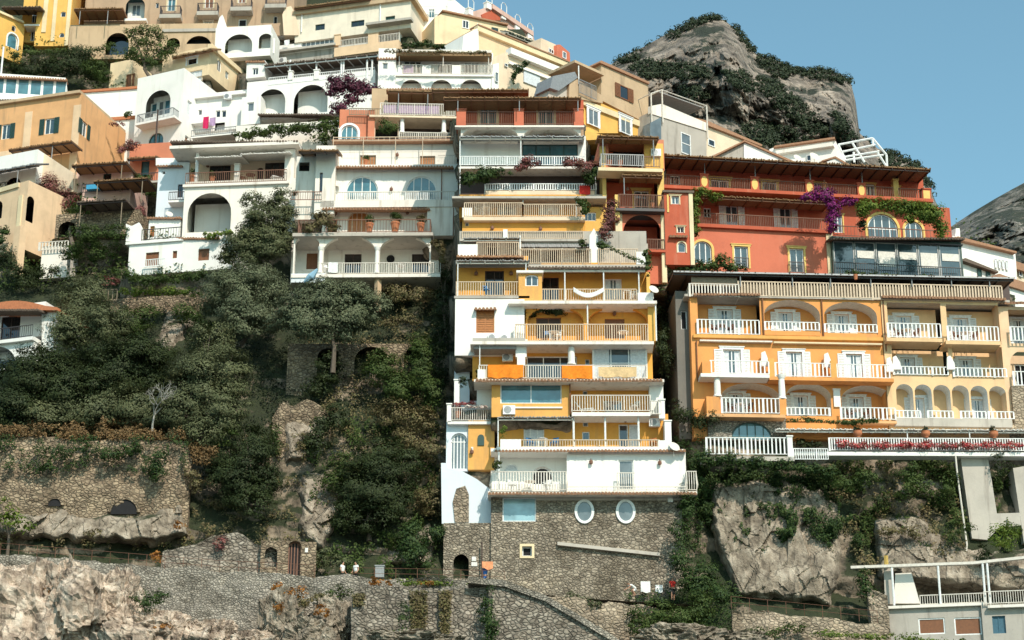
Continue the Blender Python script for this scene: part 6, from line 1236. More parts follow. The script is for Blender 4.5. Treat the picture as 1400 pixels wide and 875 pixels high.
fb([(1150,606,10,7),(1175,609,16,7),(1205,609,17,7),(1235,609,16,7),(1265,609,17,7),(1295,609,16,7),(1325,609,17,7),(1355,609,16,7),(1385,609,17,7)],'leaf_red','row of red and pink geraniums along the hotel terrace', H, .45, .16, 'flower_bed', 'flowers')
fb([(560,62,12,7),(580,60,14,7),(600,64,10,5)],'leaf_ivy','dark green shrubs on the roof terrace of the balconied house', FL(540,65,680,65,180), .6, .24)
fb([(545,70,30,3),(600,71,30,3),(650,72,24,3)],'leaf_straw','dry planting along the roof edge of the balconied house', FL(540,65,680,65,180), 1.4, .2)
fb([(708,94,10,9),(702,106,5,12),(718,88,6,6)],'leaf_ivy','green climber on the wall of the cream hall', FL(660,100,780,100,183), .5, .22)
fb([(176,158,7,8)],'leaf_mid','small shrub left of the cube house', FL(100,160,200,160,187), 1, .22); fb([(160,170,14,4)],'leaf_pinkish','row of pink potted flowers on the white wall left of the cube house', FL(100,160,200,160,186), 1, .2)
fb([(180,200,16,10),(165,205,10,8)],'leaf_pinkish','bare pink blossom shrub in front of the cube house', FL(100,200,200,200,179), 0, .2)
fb([(196,244,18,7),(206,262,16,10)],'leaf_mid','green planting on the terrace of the brick red house front', FL(100,200,200,200,176), 0, .22); fb([(190,290,14,12)],'leaf_pinkish','rust coloured shrub under the pink walled terrace', FL(100,200,200,200,172), 0, .22)
fb([(596,335,16,8),(605,350,8,14)],'leaf_straw','dry vine on the right end of the white porch', FL(440,340,620,340,160.4), .3, .2)
fb([(290,322,16,8),(310,318,10,6)],'leaf_bright','yellowing bush under the huge arch', FL(240,320,330,320,165.5), 0, .24)
fb([(440,300,18,16),(425,312,14,9),(455,312,14,6)],'leaf_straw','dry brown growth along the left of the white house terrace', FL(400,300,480,300,160.6), .2, .2)
fb([(6,314,8,10),(0,328,8,8)],'leaf_ivy','ivy tuft on the yellow arched house', FL(0,310,40,305,172), .3, .22); fb([(20,76,9,7)],'leaf_ivy','ivy tuft on the low wing of the golden house', FL(0,76,40,76,203), .3)
fb([(632,522,7,10)],'leaf_dark','potted palm on the white stair wall', FL(600,520,680,520,146), .2, .14, 'potted_palm', 'plant'); fb([(688,590,6,12)],'leaf_bright','lemon bush on the first yellow terrace', FL(600,590,700,590,146.6), 0, .14, 'lemon_bush', 'plant')
fb([(680,636,8,9)],'leaf_mid','grey green plant at the left end of the white floor', FL(600,590,700,590,146.8), .5, .14, 'balcony_plant', 'plant'); fb([(655,511,6,7)],'leaf_ivy','small plant in the white box beside the orange cloth', FL(600,520,680,520,148.5), .4, .14, 'balcony_plant', 'plant')
fb([(660,556,9,4),(650,556,8,3),(640,556,8,3)],'leaf_flowerwhite','pale flowers on the railing of the small flower terrace', FL(600,556,680,556,149), .1, .12, 'flower_box', 'flowers'); fb([(625,553,8,3),(635,552,8,3),(645,551,7,4)],'leaf_red','red leaved plants on the small flower terrace', FL(600,556,680,556,149.3), .1, .12, 'flower_box', 'flowers')
fb([(852,342,7,9),(850,351,6,6)],'leaf_mid','bushy plant beside the white party wall', FL(640,340,900,340,150.8), .3, .16, 'balcony_plant', 'plant') if 0 else fb([(798,333,7,8)],'leaf_mid','bushy plant beside the white party wall', FL(640,340,900,340,150.8), .1, .16, 'balcony_plant', 'plant')
for i, (u, v) in enumerate(((1173, 598), (1266, 598.5), (1359, 599))):
    F = H; s_, t_ = F.st(u, v, .0); p = F.P(s_, t_, 0); t = thing('terrace_urn', p, ['leftmost', 'middle', 'rightmost'][i]+' of the three terracotta urns with clipped green balls on the hotel terrace', 'plant pot', 'urns along the hotel terrace')
    q = MB(); q.lathe(p, [(.16, 0), (.2, .06), (.32, .2), (.36, .36), (.32, .46), (.36, .5)], 14); q.build('urn', 'terracotta', t, True); c = p+Vector((0, 0, .72)); P_, N_ = clumps([(c, (.32, .32, .32))], .1, 1.5); leafmesh('topiary', P_, N_, np.full(len(P_), .12), 'leaf_dark', t)
for l_, m_, t_, y_ in (([(262,650,16,14),(268,665,12,14)],'leaf_straw','straw shrub at the broken right end of the tan rubble wall',148.2), ([(374,592,12,16),(380,612,10,12)],'leaf_mid','green shrub on the left edge of the crumbling wall',152.4), ([(420,600,18,10),(408,612,12,8)],'leaf_straw','straw tuft low on the crumbling wall',152.0), ([(450,560,14,12)],'leaf_straw','straw tuft on the right shoulder of the crumbling wall',152.6), ([(300,600,20,14),(318,588,16,12)],'leaf_mid','light green shrub between the dark olive and the dense dark tree',149.8)):
    bush(l_, m_, t_, size=.18, Y=y_)
# bare tree
p = at(208, 590, 149.6); mb = MB(); rd = random.Random(4)
def br(a, d, L_, r, lv):
    e = a+d*L_; mb.tube([a, a.lerp(e, .5)+Vector((rd.uniform(-.1, .1), 0, rd.uniform(-.1, .1)))*L_*.6, e], [r, r*.8, r*.6], 5)
    if lv: 
        for _ in range(rd.choice((2, 3))): br(e, (d+Vector((rd.uniform(-.9, .9), rd.uniform(-.5, .5), rd.uniform(-.5, .5)))).normalized(), L_*rd.uniform(.6, .85), r*.62, lv-1)
br(p, Vector((.1, -.2, 1)).normalized(), 1.3, .1, 5); tag(mb.build('bare_tree', 'dead_bark'), 'leafless white branched tree in front of the dark thicket', 'tree')

# ------------------------------------------------------------------ ground cover (stuff)
cover('dry_grass', [[(-20,592),(60,588),(140,590),(250,596),(262,606),(130,606),(-20,604)],[(262,604),(300,612),(295,630),(268,628)],[(130,590),(190,586),(240,592),(200,600)]], 'leaf_dry', 9000, .2, 'dry orange grass along the terrace above the tan rubble wall', 'grass', off=2.2, fq=.05, up=.12)
cover('dry_grass', [[(-20,588),(60,584),(140,592),(250,594),(262,606),(130,606),(60,600),(-20,604)],[(258,610),(300,615),(296,640),(266,636)]], 'leaf_dry', 5000, .17, 'fringe of dry orange grass along the top of the tan rubble wall', 'grass', off=.6, fq=.06, fn=lambda u, v: at(u, v, 148.8), thr=-.2, seed=31)
cover('undergrowth', [[(-60,400),(80,380),(320,400),(560,400),(612,440),(615,560),(440,560),(300,600),(-60,600)]], 'leaf_shaded', 16000, .22, 'dark undergrowth filling the wooded slope', 'undergrowth', off=.7, thr=-.05)
cover('wall_creeper', [[(-20,598),(258,603),(256,640),(200,655),(120,640),(60,650),(-20,640)]], 'leaf_ivy', 3500, .17, 'patchy creepers hanging over the top of the tan rubble wall', 'creeper', off=.5, thr=.08, fq=.06, fn=lambda u, v: at(u, v, 148.15), seed=21)
cover('undergrowth', [[(-60,60),(180,60),(180,130),(-60,130)],[(-60,250),(80,240),(250,330),(320,380),(-60,410)]], 'leaf_mid', 7000, .32, 'green undergrowth between the houses on the left slope', 'undergrowth', off=1.2, thr=-.1)
cover('scrub', [[(400,420),(610,400),(612,560),(600,700),(450,700),(440,560)]], 'leaf_straw', 8000, .2, 'straw coloured scrub on the slope left of the tower', 'scrub', off=.9, thr=0, fq=.05)
cover('scrub', [[(420,580),(600,580),(600,790),(420,790)]], 'leaf_mid', 6000, .24, 'green scrub on the rocky slope left of the tower', 'scrub', off=1.0, thr=.05, fq=.04, seed=3)
cover('scrub', [[(-20,690),(420,690),(420,755),(-20,755)],[(250,600),(420,600),(420,700),(250,700)]], 'leaf_straw', 5000, .2, 'dry scrub on the bare slope under the tan wall', 'scrub', off=.8, thr=.12, fq=.045, seed=4)
cover('creeper', [[(940,640),(1140,655),(1180,760),(1100,735),(1040,760),(960,740)]], 'leaf_ivy', 12000, .19, 'patchy ivy hanging down the right cliff face', 'ivy', off=1.0, thr=.14, fq=.045, seed=6)
cover('creeper', [[(955,648),(1130,652),(1150,690),(1110,668),(1080,690),(1050,664),(1020,684),(990,662),(970,690)],[(1075,660),(1100,660),(1130,740),(1140,760),(1110,740)],[(1115,680),(1132,680),(1140,745),(1125,745)],[(985,650),(1000,650),(1002,676),(988,676)],[(1018,650),(1032,650),(1032,680),(1022,682)],[(1050,650),(1066,650),(1060,690),(1054,690)]], 'leaf_ivy', 9000, .19, 'thick ivy strands on the right cliff face', 'ivy', off=.9, fq=.05, seed=7)
cover('undergrowth', [[(1130,630),(1310,630),(1320,740),(1250,770),(1180,770),(1150,700)],[(1350,620),(1420,620),(1420,760),(1370,760)]], 'leaf_mid', 8000, .21, 'green scrub over the slope below the hotel terrace', 'undergrowth', off=.8, thr=.1, fq=.04, seed=8)
cover('undergrowth', [[(1100,640),(1320,640),(1320,790),(1180,790)]], 'leaf_straw', 5000, .2, 'dry scrub over the slope below the hotel terrace', 'undergrowth', off=.7, thr=.0, fq=.05, seed=9)
cover('undergrowth', [[(850,820),(1000,800),(1040,880),(850,880)],[(920,560),(965,590),(960,800),(925,700)]], 'leaf_ivy', 6000, .2, 'ivy ground cover right of the stone base', 'undergrowth', off=1.2, thr=-.2, seed=10)
cover('dead_vines', [[(560,808),(585,808),(580,880),(562,880)],[(600,808),(618,808),(612,880),(604,880)],[(482,812),(500,812),(496,830),(484,830)]], 'leaf_straw', 2500, .2, 'dead grey vines hanging on the dark dry stone wall', 'vines', off=.3, fn=lambda u, v: at(u, v, 138.45), up=0)
cover('undergrowth', [[(900,300),(1320,300),(1400,380),(1400,420),(900,420)],[(780,90),(900,150),(900,200),(780,160)]], 'leaf_mid', 3000, .3, 'greenery behind the red hotel', 'undergrowth', off=.6, seed=12)
def mfn(u, v):
    c = interp(u, MT); return MFN(u, max(.001, (v-c)/(470-c)))
P_, N_ = [], []; rd = random.Random(3)
MP = [[(858,92),(880,85),(960,92),(975,108),(930,112),(870,108)],[(905,52),(935,34),(968,22),(990,26),(960,34),(920,56)],[(1000,30),(1020,45),(1034,72),(1028,78),(1012,58)],[(985,100),(1020,100),(1040,125),(1020,130),(1000,118)],[(1030,78),(1062,82),(1088,98),(1080,112),(1050,104)],[(1035,108),(1065,112),(1120,165),(1135,188),(1110,190),(1075,160),(1045,135)],[(1010,178),(1040,168),(1095,182),(1120,205),(1010,205)],[(1085,95),(1120,95),(1160,105),(1165,118),(1130,112),(1095,108)],[(840,90),(860,78),(880,66),(870,84)],[(1135,150),(1150,160),(1175,195),(1150,200),(1140,180)],[(1205,205),(1255,222),(1278,262),(1230,252),(1200,225)],[(925,120),(960,122),(975,140),(930,140)]]
for pg in MP:
    A = abs(sum(pg[i][0]*pg[(i+1)%len(pg)][1]-pg[(i+1)%len(pg)][0]*pg[i][1] for i in range(len(pg))))/2
    for _ in range(int(A*.075)+4):
        for _t in range(30):
            u, v = rd.uniform(min(p[0] for p in pg), max(p[0] for p in pg)), rd.uniform(min(p[1] for p in pg), max(p[1] for p in pg))
            if inpoly(u, v, pg): break
        p = mfn(u, v); r = rd.uniform(.6, 1.9)
        for _k in range(34):
            d = Vector((rd.gauss(0, 1), rd.gauss(0, 1), rd.gauss(0, 1))).normalized(); P_.append(tuple(p+Vector((d.x*r*1.2, d.y*r-1.5, d.z*r*.8+r*.4)))); N_.append((d.x, d.y-.2, d.z+.4))
for u in np.arange(842, 1275, 2.2):
    if rd.random() < .38:
        p = mfn(u, interp(u, MT)+rd.uniform(0, 3)); r = rd.uniform(.6, 2.0)
        for _k in range(26):
            d = Vector((rd.gauss(0, 1), rd.gauss(0, 1), rd.gauss(0, 1))).normalized(); P_.append(tuple(p+Vector((d.x*r*1.1, d.y*r, d.z*r*.9+r*.3)))); N_.append((d.x, d.y-.2, d.z+.4))
tag(leafmesh('mountain_scrub', np.array(P_), np.array(N_), np.full(len(P_), .85), 'leaf_mountain', None, .8), 'dark green scrub on the ledges of the rocky mountain', 'scrub', None, 'stuff')

# ------------------------------------------------------------------ cloths, furniture, people
def cloth(u0, v0, u1, v1, F, n, mat, label, cat='cloth', name='hanging_cloth', sag=.12, group=None):
    a, b_, c, d = F.rect(u0, v0, u1, v1, n); mb = MB(); k = max(8, int((c-a)/.15)); rows = 6
    for s_ in (0, .025):
        for j in range(rows+1):
            for i in range(k+1):
                x = a+(c-a)*i/k; f = j/rows; w = .05*math.sin(i*1.3+a)*(1-f*.4)*(1-f)+.02*math.sin(i*.5+f*3)
                lo = b_+sag*.4*math.sin(i*.7+1.3)*1.0; mb.V.append(tuple(F.P(x, lo+(d-lo)*f, n+w+s_+.05)))
    W_ = k+1; o = (rows+1)*W_
    for s_ in (0, 1):
        for j in range(rows):
            for i in range(k): mb.F.append(tuple(s_*o+q for q in (j*W_+i, j*W_+i+1, (j+1)*W_+i+1, (j+1)*W_+i)))
    return tag(mb.build(name, mat, None, True), label, cat, group)
T3 = FL(671, 676, 950, 676, 148); T2 = Fz(149.8); T1 = Fz(155.5)
cloth(667,499,715.5,517,T3,.38,'cloth_orange','larger orange cloth hung on the left half of the terrace railing'); cloth(768,500,810,518,T3,.38,'cloth_orange','smaller orange cloth hung at the middle of the terrace railing'); cloth(818,502,870,516,T3,.38,'cloth_tan','pale tan cloth hung on the railing right of the orange ones')
cloth(792,254,807,266,T1,.45,'cloth_red','red towel on the white balustrade of the garden terrace'); W6 = FL(300,152,350,147,186); cloth(278,160,285.5,176,W6,1.0,'cloth_magenta','magenta towel on the line of the low white house','towel','towel'); cloth(287,161,295,172,W6,1.0,'cloth_violet','lilac towel beside the magenta one','towel','towel')
W7 = FL(410,25,560,5,204); cloth(365,53,372,62,W7,.3,'cloth_teal','first teal shirt on the washing line under the tan hotel','washing','laundry'); cloth(374,54,380,61,W7,.3,'cloth_blue','blue striped shirt on the washing line under the tan hotel','washing','laundry'); cloth(389,55,396,62,W7,.3,'cloth_white','white sheet on the washing line under the tan hotel','washing','laundry')
cloth(449,359,462,373,FL(440,385,620,384,161),.25,'cloth_white','white sheet on the porch railing of the white house','sheet','sheet'); cloth(688,314,694,326,Fz(152.6),.0,'cloth_white','white cloth on the railing under the cream slab') 
# hammock like white tarpaulin
mb = MB(); F = T2; 
for i in range(16):
    f0, f1 = i/16, (i+1)/16; p = [F.st(784+42*f, 393+9*math.sin(math.pi*f)*(1-.2*f), .4) for f in (f0, f1)]; (x0, y0), (x1, y1) = p
    mb.hexa([F.P(x0,y0-.34,.45), F.P(x1,y1-.34,.45), F.P(x1,y1-.3,.15), F.P(x0,y0-.3,.15), F.P(x0,y0,.5), F.P(x1,y1,.5), F.P(x1,y1+.05,.1), F.P(x0,y0+.05,.1)])
tag(mb.build('tarpaulin', 'cloth_white'), 'sagging white tarpaulin tied across the right yellow terrace', 'tarpaulin')
FURN = bpy.data.meshes
def chair_bm(kind):
    mb = MB(); G = Fr((0, 0, 0), 0); h = .42
    if kind == 'lounger':
        mb.hexa([G.P(-.3,.3,.7), G.P(.3,.3,.7), G.P(.3,.3,-.3), G.P(-.3,.3,-.3), G.P(-.3,.36,.7), G.P(.3,.36,.7), G.P(.3,.36,-.3), G.P(-.3,.36,-.3)]); mb.hexa([G.P(-.3,.3,-.3), G.P(.3,.3,-.3), G.P(.3,.95,-.8), G.P(-.3,.95,-.8), G.P(-.3,.36,-.28), G.P(.3,.36,-.28), G.P(.3,1,-.77), G.P(-.3,1,-.77)])
        for x in (-.26, .26):
            for n in (-.25, .6): mb.box(G, x-.03, x+.03, 0, .3, n-.03, n+.03)
    elif kind == 'table':
        mb.lathe((0, 0, .7), [(.45, 0), (.47, .03), (.45, .05)], 14)
        for x in (-.28, .28):
            for n in (-.28, .28): mb.box(G, x-.025, x+.025, 0, .7, n-.025, n+.025)
    else:
        mb.box(G, -.25, .25, h, h+.05, -.25, .25); mb.hexa([G.P(-.25,h,-.2), G.P(.25,h,-.2), G.P(.25,h,-.26), G.P(-.25,h,-.26), G.P(-.24,.92,-.3), G.P(.24,.92,-.3), G.P(.24,.92,-.36), G.P(-.24,.92,-.36)])
        for x in (-.22, .22):
            for n in (-.22, .22): mb.box(G, x-.025, x+.025, 0, h, n-.025, n+.025)
            mb.box(G, x-.03, x+.03, .62, .66, -.28, .22)
    return mb
CH = {}
def furn(kind, mat, F, u, v, n, rot, label, group=None, cat=None):
    key = (kind, mat)
    nm = {'chair': 'terrace_chair', 'table': 'terrace_table', 'lounger': 'sun_lounger'}[kind]
    if key not in CH: CH[key] = o = chair_bm(kind).build(nm, mat)
    else: o = CH[key].copy(); COL.objects.link(o)
    s_, t_ = F.st(u, v, n); o.location = F.P(s_, t_, n); o.rotation_euler = (0, 0, R(rot)); return tag(o, label, cat or {'chair': 'chair', 'table': 'table', 'lounger': 'lounger'}[kind], group)
g = 'chairs on the tower terraces'
furn('lounger','paint_white',T3,800,566,-.9,70,'white sun lounger on the second yellow terrace','terrace loungers'); furn('table','weathered_wood',T3,838,563,-.9,0,'wooden table on the second yellow terrace'); furn('chair','paint_offwhite',T3,832,563,-1.6,40,'off white chair left of the wooden table',g); furn('chair','paint_offwhite',T3,868,563,-1,-40,'off white chair at the right end of the second yellow terrace',g)
furn('chair','plastic_blue',T3,725,613,-.8,30,'left of two blue chairs on the first yellow terrace',g); furn('chair','plastic_blue',T3,758,613,-.8,-30,'right of two blue chairs on the first yellow terrace',g); furn('table','paint_white',T3,741,613,-.9,0,'white table between two blue chairs'); furn('chair','orange_wood',T3,893,613,-.9,-20,'wooden chair at the right end of the first yellow terrace',g)
furn('chair','paint_white',T3,700,671,-.5,60,'left white chair on the white floor terrace',g); furn('chair','paint_white',T3,748,671,-.6,-30,'white chair under the dark niche of the white floor terrace',g); furn('table','paint_offwhite',T3,724,671,-1,0,'pale table on the white floor terrace')
T5 = Fz(149.2); furn('chair','plastic_blue',T5,748,466,-.8,0,'blue chair on the arched terrace',g); furn('table','paint_white',T5,757,466,-.4,0,'white table beside the blue chair of the arched terrace'); furn('chair','paint_white',T5,762,466,-1.2,-60,'white chair behind the white table of the arched terrace',g); furn('table','paint_white',T5,852,466,-.6,0,'white bench table at the right of the arched terrace')
furn('chair','plastic_blue',T5,665,404,-.6,30,'blue chair on the small left yellow terrace',g); furn('table','paint_white',T2,857,411,-.8,0,'white table on the right yellow terrace'); furn('chair','paint_white',T2,866,411,-.9,-50,'white chair on the right yellow terrace',g)
T9 = Fz(153.6); furn('table','paint_white',T9,664,296,-.8,0,'white table on the cream slab terrace'); furn('chair','paint_white',T9,655,296,-1,60,'white chair left of the cream slab table',g); furn('chair','paint_white',T9,752,296,-1,0,'white chair on the right of the cream slab terrace',g)
WH = FL(440,385,620,384,161); furn('chair','paint_white',WH,445,374,-1,30,'white chair at the left end of the porch',g); furn('table','paint_white',WH,547,374,-1,0,'white table on the porch of the white house'); CR = FL(236,253,400,247,168); furn('lounger','paint_white',CR,381,248,-1,-60,'white deck chair on the awning balcony','terrace loungers'); furn('table','rust_iron',CR,342,249,-1,0,'brown table on the awning balcony'); furn('chair','rust_iron',CR,330,249,-1,60,'brown chair on the awning balcony',g)
HO = FL(953, 457, 1200, 461.5, 150); hg = 'chairs on the orange hotel balconies'
for i, (u, v, w_) in enumerate(((985,457,'first top left'),(1002,512,'second floor left'),(1086,515,'second floor middle'),(1170,517,'second floor right'),(1010,565,'columned'),(1170,573,'lowest right'),(1238,463,'pale top left'),(1318,467,'pale top right'))):
    furn('chair','rust_iron',HO,u-9,v,-.7,50,'dark red chair at the left of the '+w_+' hotel balcony',hg); furn('chair','rust_iron',HO,u+14,v,-.7,-50,'dark red chair at the right of the '+w_+' hotel balcony',hg); furn('table','paint_white',HO,u+2,v,-.6,0,'white table on the '+w_+' hotel balcony','tables on the orange hotel balconies')
# wicker items by the porch, pots
def pot(u, v, F, n, label, h=.45, leafm='leaf_mid'):
    s_, t_ = F.st(u, v, n); p = F.P(s_, t_, n); t = thing('potted_plant', p, label, 'potted plant', 'potted plants on terraces'); q = MB(); q.lathe(p, [(h*.3, 0), (h*.42, h*.8), (h*.46, h*.8), (h*.46, h)], 10); q.build('pot', 'terracotta', t)
    P_, N_ = clumps([(p+Vector((0, 0, h*1.45)), (h*.62, h*.62, h*.62))], .12, 2.6, .6); leafmesh('plant', P_, N_, np.full(len(P_), .12), leafm, t)
pot(540,317,WH,-.5,'large terracotta pot on the middle terrace of the white house',.9); pot(505,317,WH,-.4,'terracotta pot beside the orange arched shutter',.8); pot(575,317,WH,-.4,'rusty pot at the right of the middle terrace of the white house',.8,'leaf_straw')
pot(263,250,CR,-.4,'terracotta pot at the left end of the awning balcony',.7); pot(290,250,CR,-.4,'terracotta pot beside the dark balcony door',.6); pot(500,226,WH,-3.4,'small pot on the upper terrace under the wooden shutters',.5); pot(626,571,T3,-1.6,'red flower pot on the small flower terrace',.5,'leaf_red'); RN = FL(822,286,905,288,154.5)
pot(833,227,RN,.8,'first pot on the narrow red house top balcony',.5); pot(848,227,RN,.8,'second pot on the narrow red house top balcony',.5,'leaf_straw'); pot(892,284,RN,1.1,'pot on the curved balcony of the narrow red house',.4,'leaf_straw'); pot(1170,382,HO,2,'terracotta pot by the glass veranda',.4); pot(850,460,T5,-.4,'small pot on the arched terrace',.4) if 0 else None
# sculpted people
def skin(name, pts, edges, rad, mat, parent, sub=1):
    me = bpy.data.meshes.new(name); me.from_pydata(pts, edges, []); o = bpy.data.objects.new(name, me); COL.objects.link(o)
    m_ = o.modifiers.new('s', 'SKIN'); o.modifiers.new('d', 'SUBSURF').levels = sub
    for i, r in enumerate(rad):
        sv = me.skin_vertices[0].data[i]; sv.radius = r if isinstance(r, tuple) else (r, r); sv.use_root = i == 0
    dg = bpy.context.evaluated_depsgraph_get(); me2 = bpy.data.meshes.new_from_object(o.evaluated_get(dg)); bpy.data.objects.remove(o)
    me2.name = name; me2.materials.clear(); me2.materials.append(M[mat]); me2.polygons.foreach_set('use_smooth', [True]*len(me2.polygons))
    n = bpy.data.objects.new(name, me2); COL.objects.link(n)
    if parent: n.parent = parent
    return n
def person(label, p, rot, top, bottom, pose='stand', hair='hair', H=1.7):
    t = thing('person', p, label, 'person'); t.rotation_euler = (0, 0, R(rot)); k = H/1.7
    # x right, -y front
    if pose == 'bend':
        hip, chest, neck, head = (0,.1,.5), (0,-.25,.78), (0,-.42,.86), (0,-.58,.88); kn = [(-.12,-.25,.45),(.12,-.25,.45)]; ft = [(-.12,.0,.05),(.12,.0,.05)]; el = [(-.22,-.5,.6),(.22,-.5,.6)]; ha = [(-.15,-.75,.45),(.15,-.75,.45)]
    elif pose == 'reach':
        hip, chest, neck, head = (0,0,.9), (0,-.02,1.3), (0,-.02,1.46), (0,-.05,1.58); kn = [(-.1,-.03,.48),(.1,.03,.48)]; ft = [(-.1,.03,.05),(.1,.1,.05)]; el = [(-.28,-.1,1.3),(.3,-.2,1.3)]; ha = [(-.2,-.3,1.5),(.15,-.35,1.5)]
    else:
        hip, chest, neck, head = (0,0,.9), (0,.0,1.3), (0,-.01,1.46), (0,-.04,1.58); kn = [(-.1,-.06,.48),(.1,.04,.48)]; ft = [(-.1,.0,.05),(.11,.12,.05)]; el = [(-.27,.02,1.1),(.27,.02,1.1)]; ha = [(-.26,-.15,.9),(.26,-.12,.88)]
    V = [hip, chest, neck, head, tuple(np.array(head)+[0, -.01, .1])]; E = [(0,1),(1,2),(2,3),(3,4)]; Rr = [(.15,.11),(.17,.12),.055,(.085,.1),.07]
    sh = np.array(chest)*.25+np.array(neck)*.75
    for s_, sx in ((0, -1), (1, 1)):
        b0 = len(V); V += [tuple(sh+[.17*sx, 0, -.03]), el[s_], ha[s_], tuple(np.array(ha[s_])+[0, -.09, -.03])]; E += [(1, b0), (b0, b0+1), (b0+1, b0+2), (b0+2, b0+3)]; Rr += [.06, .045, .03, .028]
        b1 = len(V); V += [tuple(np.array(hip)*.85+np.array(kn[s_])*.15+[.0, 0, 0]), kn[s_], ft[s_], tuple(np.array(ft[s_])+[0, -.15, -.02])]; E += [(0, b1), (b1, b1+1), (b1+1, b1+2), (b1+2, b1+3)]; Rr += [.085, .06, .042, .035]
    V = [tuple(np.array(q)*k) for q in V]; skin('body', V, E, Rr, 'skin', t)
    sv = [V[0], V[1], V[2], V[5], tuple(np.array(V[5])*.45+np.array(V[6])*.55), V[13], tuple(np.array(V[13])*.45+np.array(V[14])*.55)]
    sv[2] = tuple(np.array(V[1])*.35+np.array(V[2])*.65); skin('shirt', sv, [(0,1),(1,2),(1,3),(3,4),(1,5),(5,6)], [(.175,.135),(.195,.145),(.08,.08),.085,.07,.085,.07], top, t)
    tv = [tuple(np.array(V[0])+[0, 0, .04]), V[9], tuple(np.array(V[10])*.8+np.array(V[11])*.2), V[17], tuple(np.array(V[18])*.8+np.array(V[19])*.2)]; skin('trousers', tv, [(0,1),(1,2),(0,3),(3,4)], [(.165,.13),.105,.075,.105,.075], bottom, t)
    h = np.array(V[3])+[0, .025, .05]; skin('hair', [tuple(h+[0, .01, -.06]), tuple(h), tuple(h+[0, -.01, .06])], [(0,1),(1,2)], [(.085,.08),(.105,.1),.075], hair, t)
    return t
pz = at(478, 791, 143.2)
person('person with dark hair in a white top and black shorts on the path', at(468,791,143.4)+Vector((0,0,-.45)), 60, 'cloth_white', 'cloth_black'); person('person in a white t-shirt bending forward beside a dark haired walker', at(486,791,143.2)+Vector((0,0,-.45)), -40, 'cloth_white', 'cloth_black', 'stand')
person('person in a blue dress holding an orange cloth over the head', at(663,796,143.4)+Vector((0,0,-.4)), 40, 'cloth_blue', 'cloth_blue', 'reach'); cloth(659,768,674,778,FL(640,780,700,780,143.1),0,'cloth_peach','orange cloth held up by the person in blue','cloth','orange_cloth',.2)
person('crouching person in a white shirt by the draped table', at(868,815,146.3), -70, 'cloth_white', 'cloth_white', 'bend'); person('person in a red jacket standing in front of the ivy', at(920,815,146.5)+Vector((0,0,-.3)), 10, 'cloth_red', 'cloth_black')
person('person in a pink top standing on the long pergola balcony', FL(955,309,1133,318,159).P(*FL(955,309,1133,318,159).st(1128,270,-1), -1), 0, 'cloth_peach', 'cloth_white')
cloth(876,795,889,810,FL(860,800,930,800,147.2),0,'cloth_white','white sheet draped below the stone base on the left','cloth','draped_sheet'); cloth(896,800,906,810,FL(860,800,930,800,147.2),0,'cloth_white','small white sheet draped beside the crouching person','cloth','draped_sheet')
F = FL(630,780,660,780,142.8); mb = MB(); a = F.rect(513,774,525,789,0); G = FL(500,780,540,780,143.6); a = G.rect(513,774,525,789,0); mb.box(G, a[0], a[2], a[1], a[3], -.5, 0); mb.box(G, a[0]-.05, a[2]+.05, a[3]+.002, a[3]+.08, -.55, .05); tag(mb.build('utility_cabinet', 'grey_metal'), 'small grey utility cabinet right of the two walkers', 'cabinet')
F = FL(185,200,240,200,181); mb = MB(); x, t1 = F.st(216,150,0); t0 = F.st(214,206,0)[1]; mb.tube([F.P(x,t0,0), F.P(x,t1,0)], .09, 6); tag(mb.build('utility_pole', 'dark_wood'), 'dark wooden pole in front of the cube house', 'pole')
F = FL(0,90,20,90,190); mb = MB(); x, t1 = F.st(5,64,0); t0 = F.st(2,104,0)[1]; mb.tube([F.P(x,t0,0), F.P(x,t1,0)], .1, 6); tag(mb.build('lamp_post', 'paint_white'), 'white post at the left edge in front of the dark hedge', 'post')
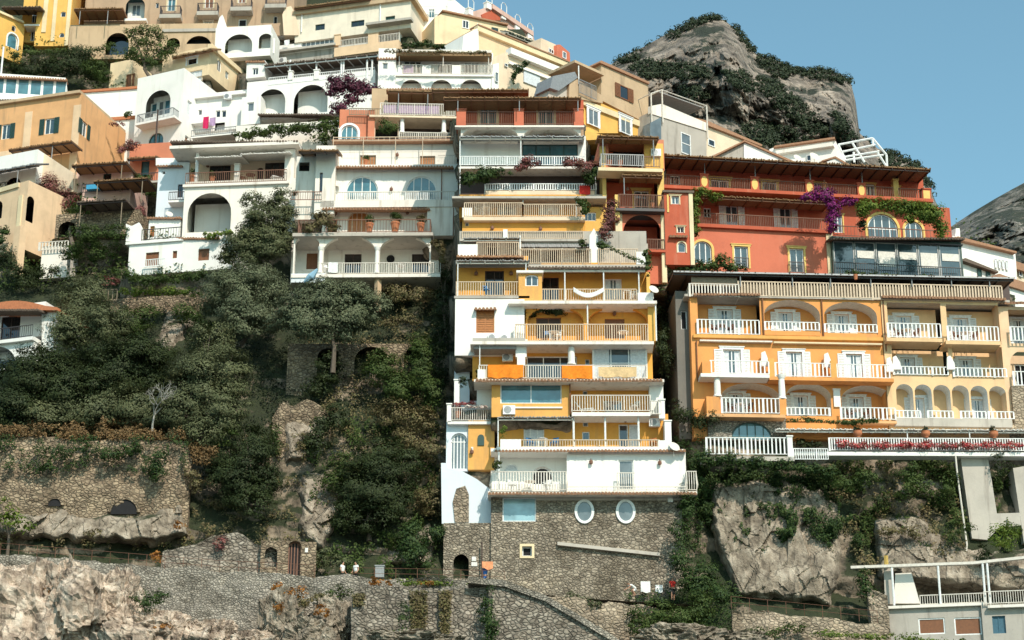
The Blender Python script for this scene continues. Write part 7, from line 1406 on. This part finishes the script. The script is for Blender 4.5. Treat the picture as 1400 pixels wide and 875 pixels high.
F = FL(420,380,440,380,160); mb = MB(); a, b_ = F.st(416,386,.6), F.st(434,368,.6)
for i in range(9):
    f = i/8; mb.V += []; 
mb.tube([F.P(a[0],a[1],.6), F.P(a[0]*.5+b_[0]*.5,a[1]*.5+b_[1]*.5-.15,.6), F.P(b_[0],b_[1],.6)], [.12, .38, .1], 8); tag(mb.build('covered_kayak', 'kayak_cover'), 'blue covered kayak leaning on the porch wall', 'boat')

# ------------------------------------------------------------------ sky, sun, camera
w = bpy.data.worlds.new('World'); SC.world = w; w.use_nodes = True; nt = w.node_tree; bg = nt.nodes['Background']
AZ, EL = 23, 43
sk = nt.nodes.new('ShaderNodeTexSky'); sk.sky_type = 'NISHITA'; sk.sun_disc = False; sk.sun_elevation = R(EL); sk.sun_rotation = R(180-AZ); sk.air_density = 1.0; sk.dust_density = .6; sk.ozone_density = 1.2; sk.altitude = 20
tn = nt.nodes.new('ShaderNodeMix'); tn.data_type = 'RGBA'; tn.blend_type = 'MULTIPLY'; tn.inputs[0].default_value = 1; tn.inputs[7].default_value = (.95, 1.2, .99, 1)
nt.links.new(sk.outputs[0], tn.inputs[6]); nt.links.new(tn.outputs[2], bg.inputs[0]); bg.inputs[1].default_value = .15
sl = bpy.data.lights.new('Sun', 'SUN'); sl.energy = 3.7; sl.angle = R(.5); sl.color = (1, .915, .79); so = bpy.data.objects.new('Sun', sl); COL.objects.link(so)
d = Vector((-math.sin(R(AZ))*math.cos(R(EL)), math.cos(R(AZ))*math.cos(R(EL)), -math.sin(R(EL)))); so.rotation_euler = d.to_track_quat('-Z', 'Y').to_euler(); so.location = (60, -40, 150)
cam = bpy.data.cameras.new('Camera'); co = bpy.data.objects.new('Camera', cam); COL.objects.link(co); co.location = CAM; co.rotation_euler = (R(90)+PIT, 0, 0); cam.sensor_width = 36; cam.lens = 36*FPX/1400; cam.clip_end = 20000; cam.clip_start = 1
SC.camera = co
SC.view_settings.view_transform = 'Standard'; SC.view_settings.look = 'None'; SC.view_settings.exposure = .30; SC.view_settings.gamma = 1
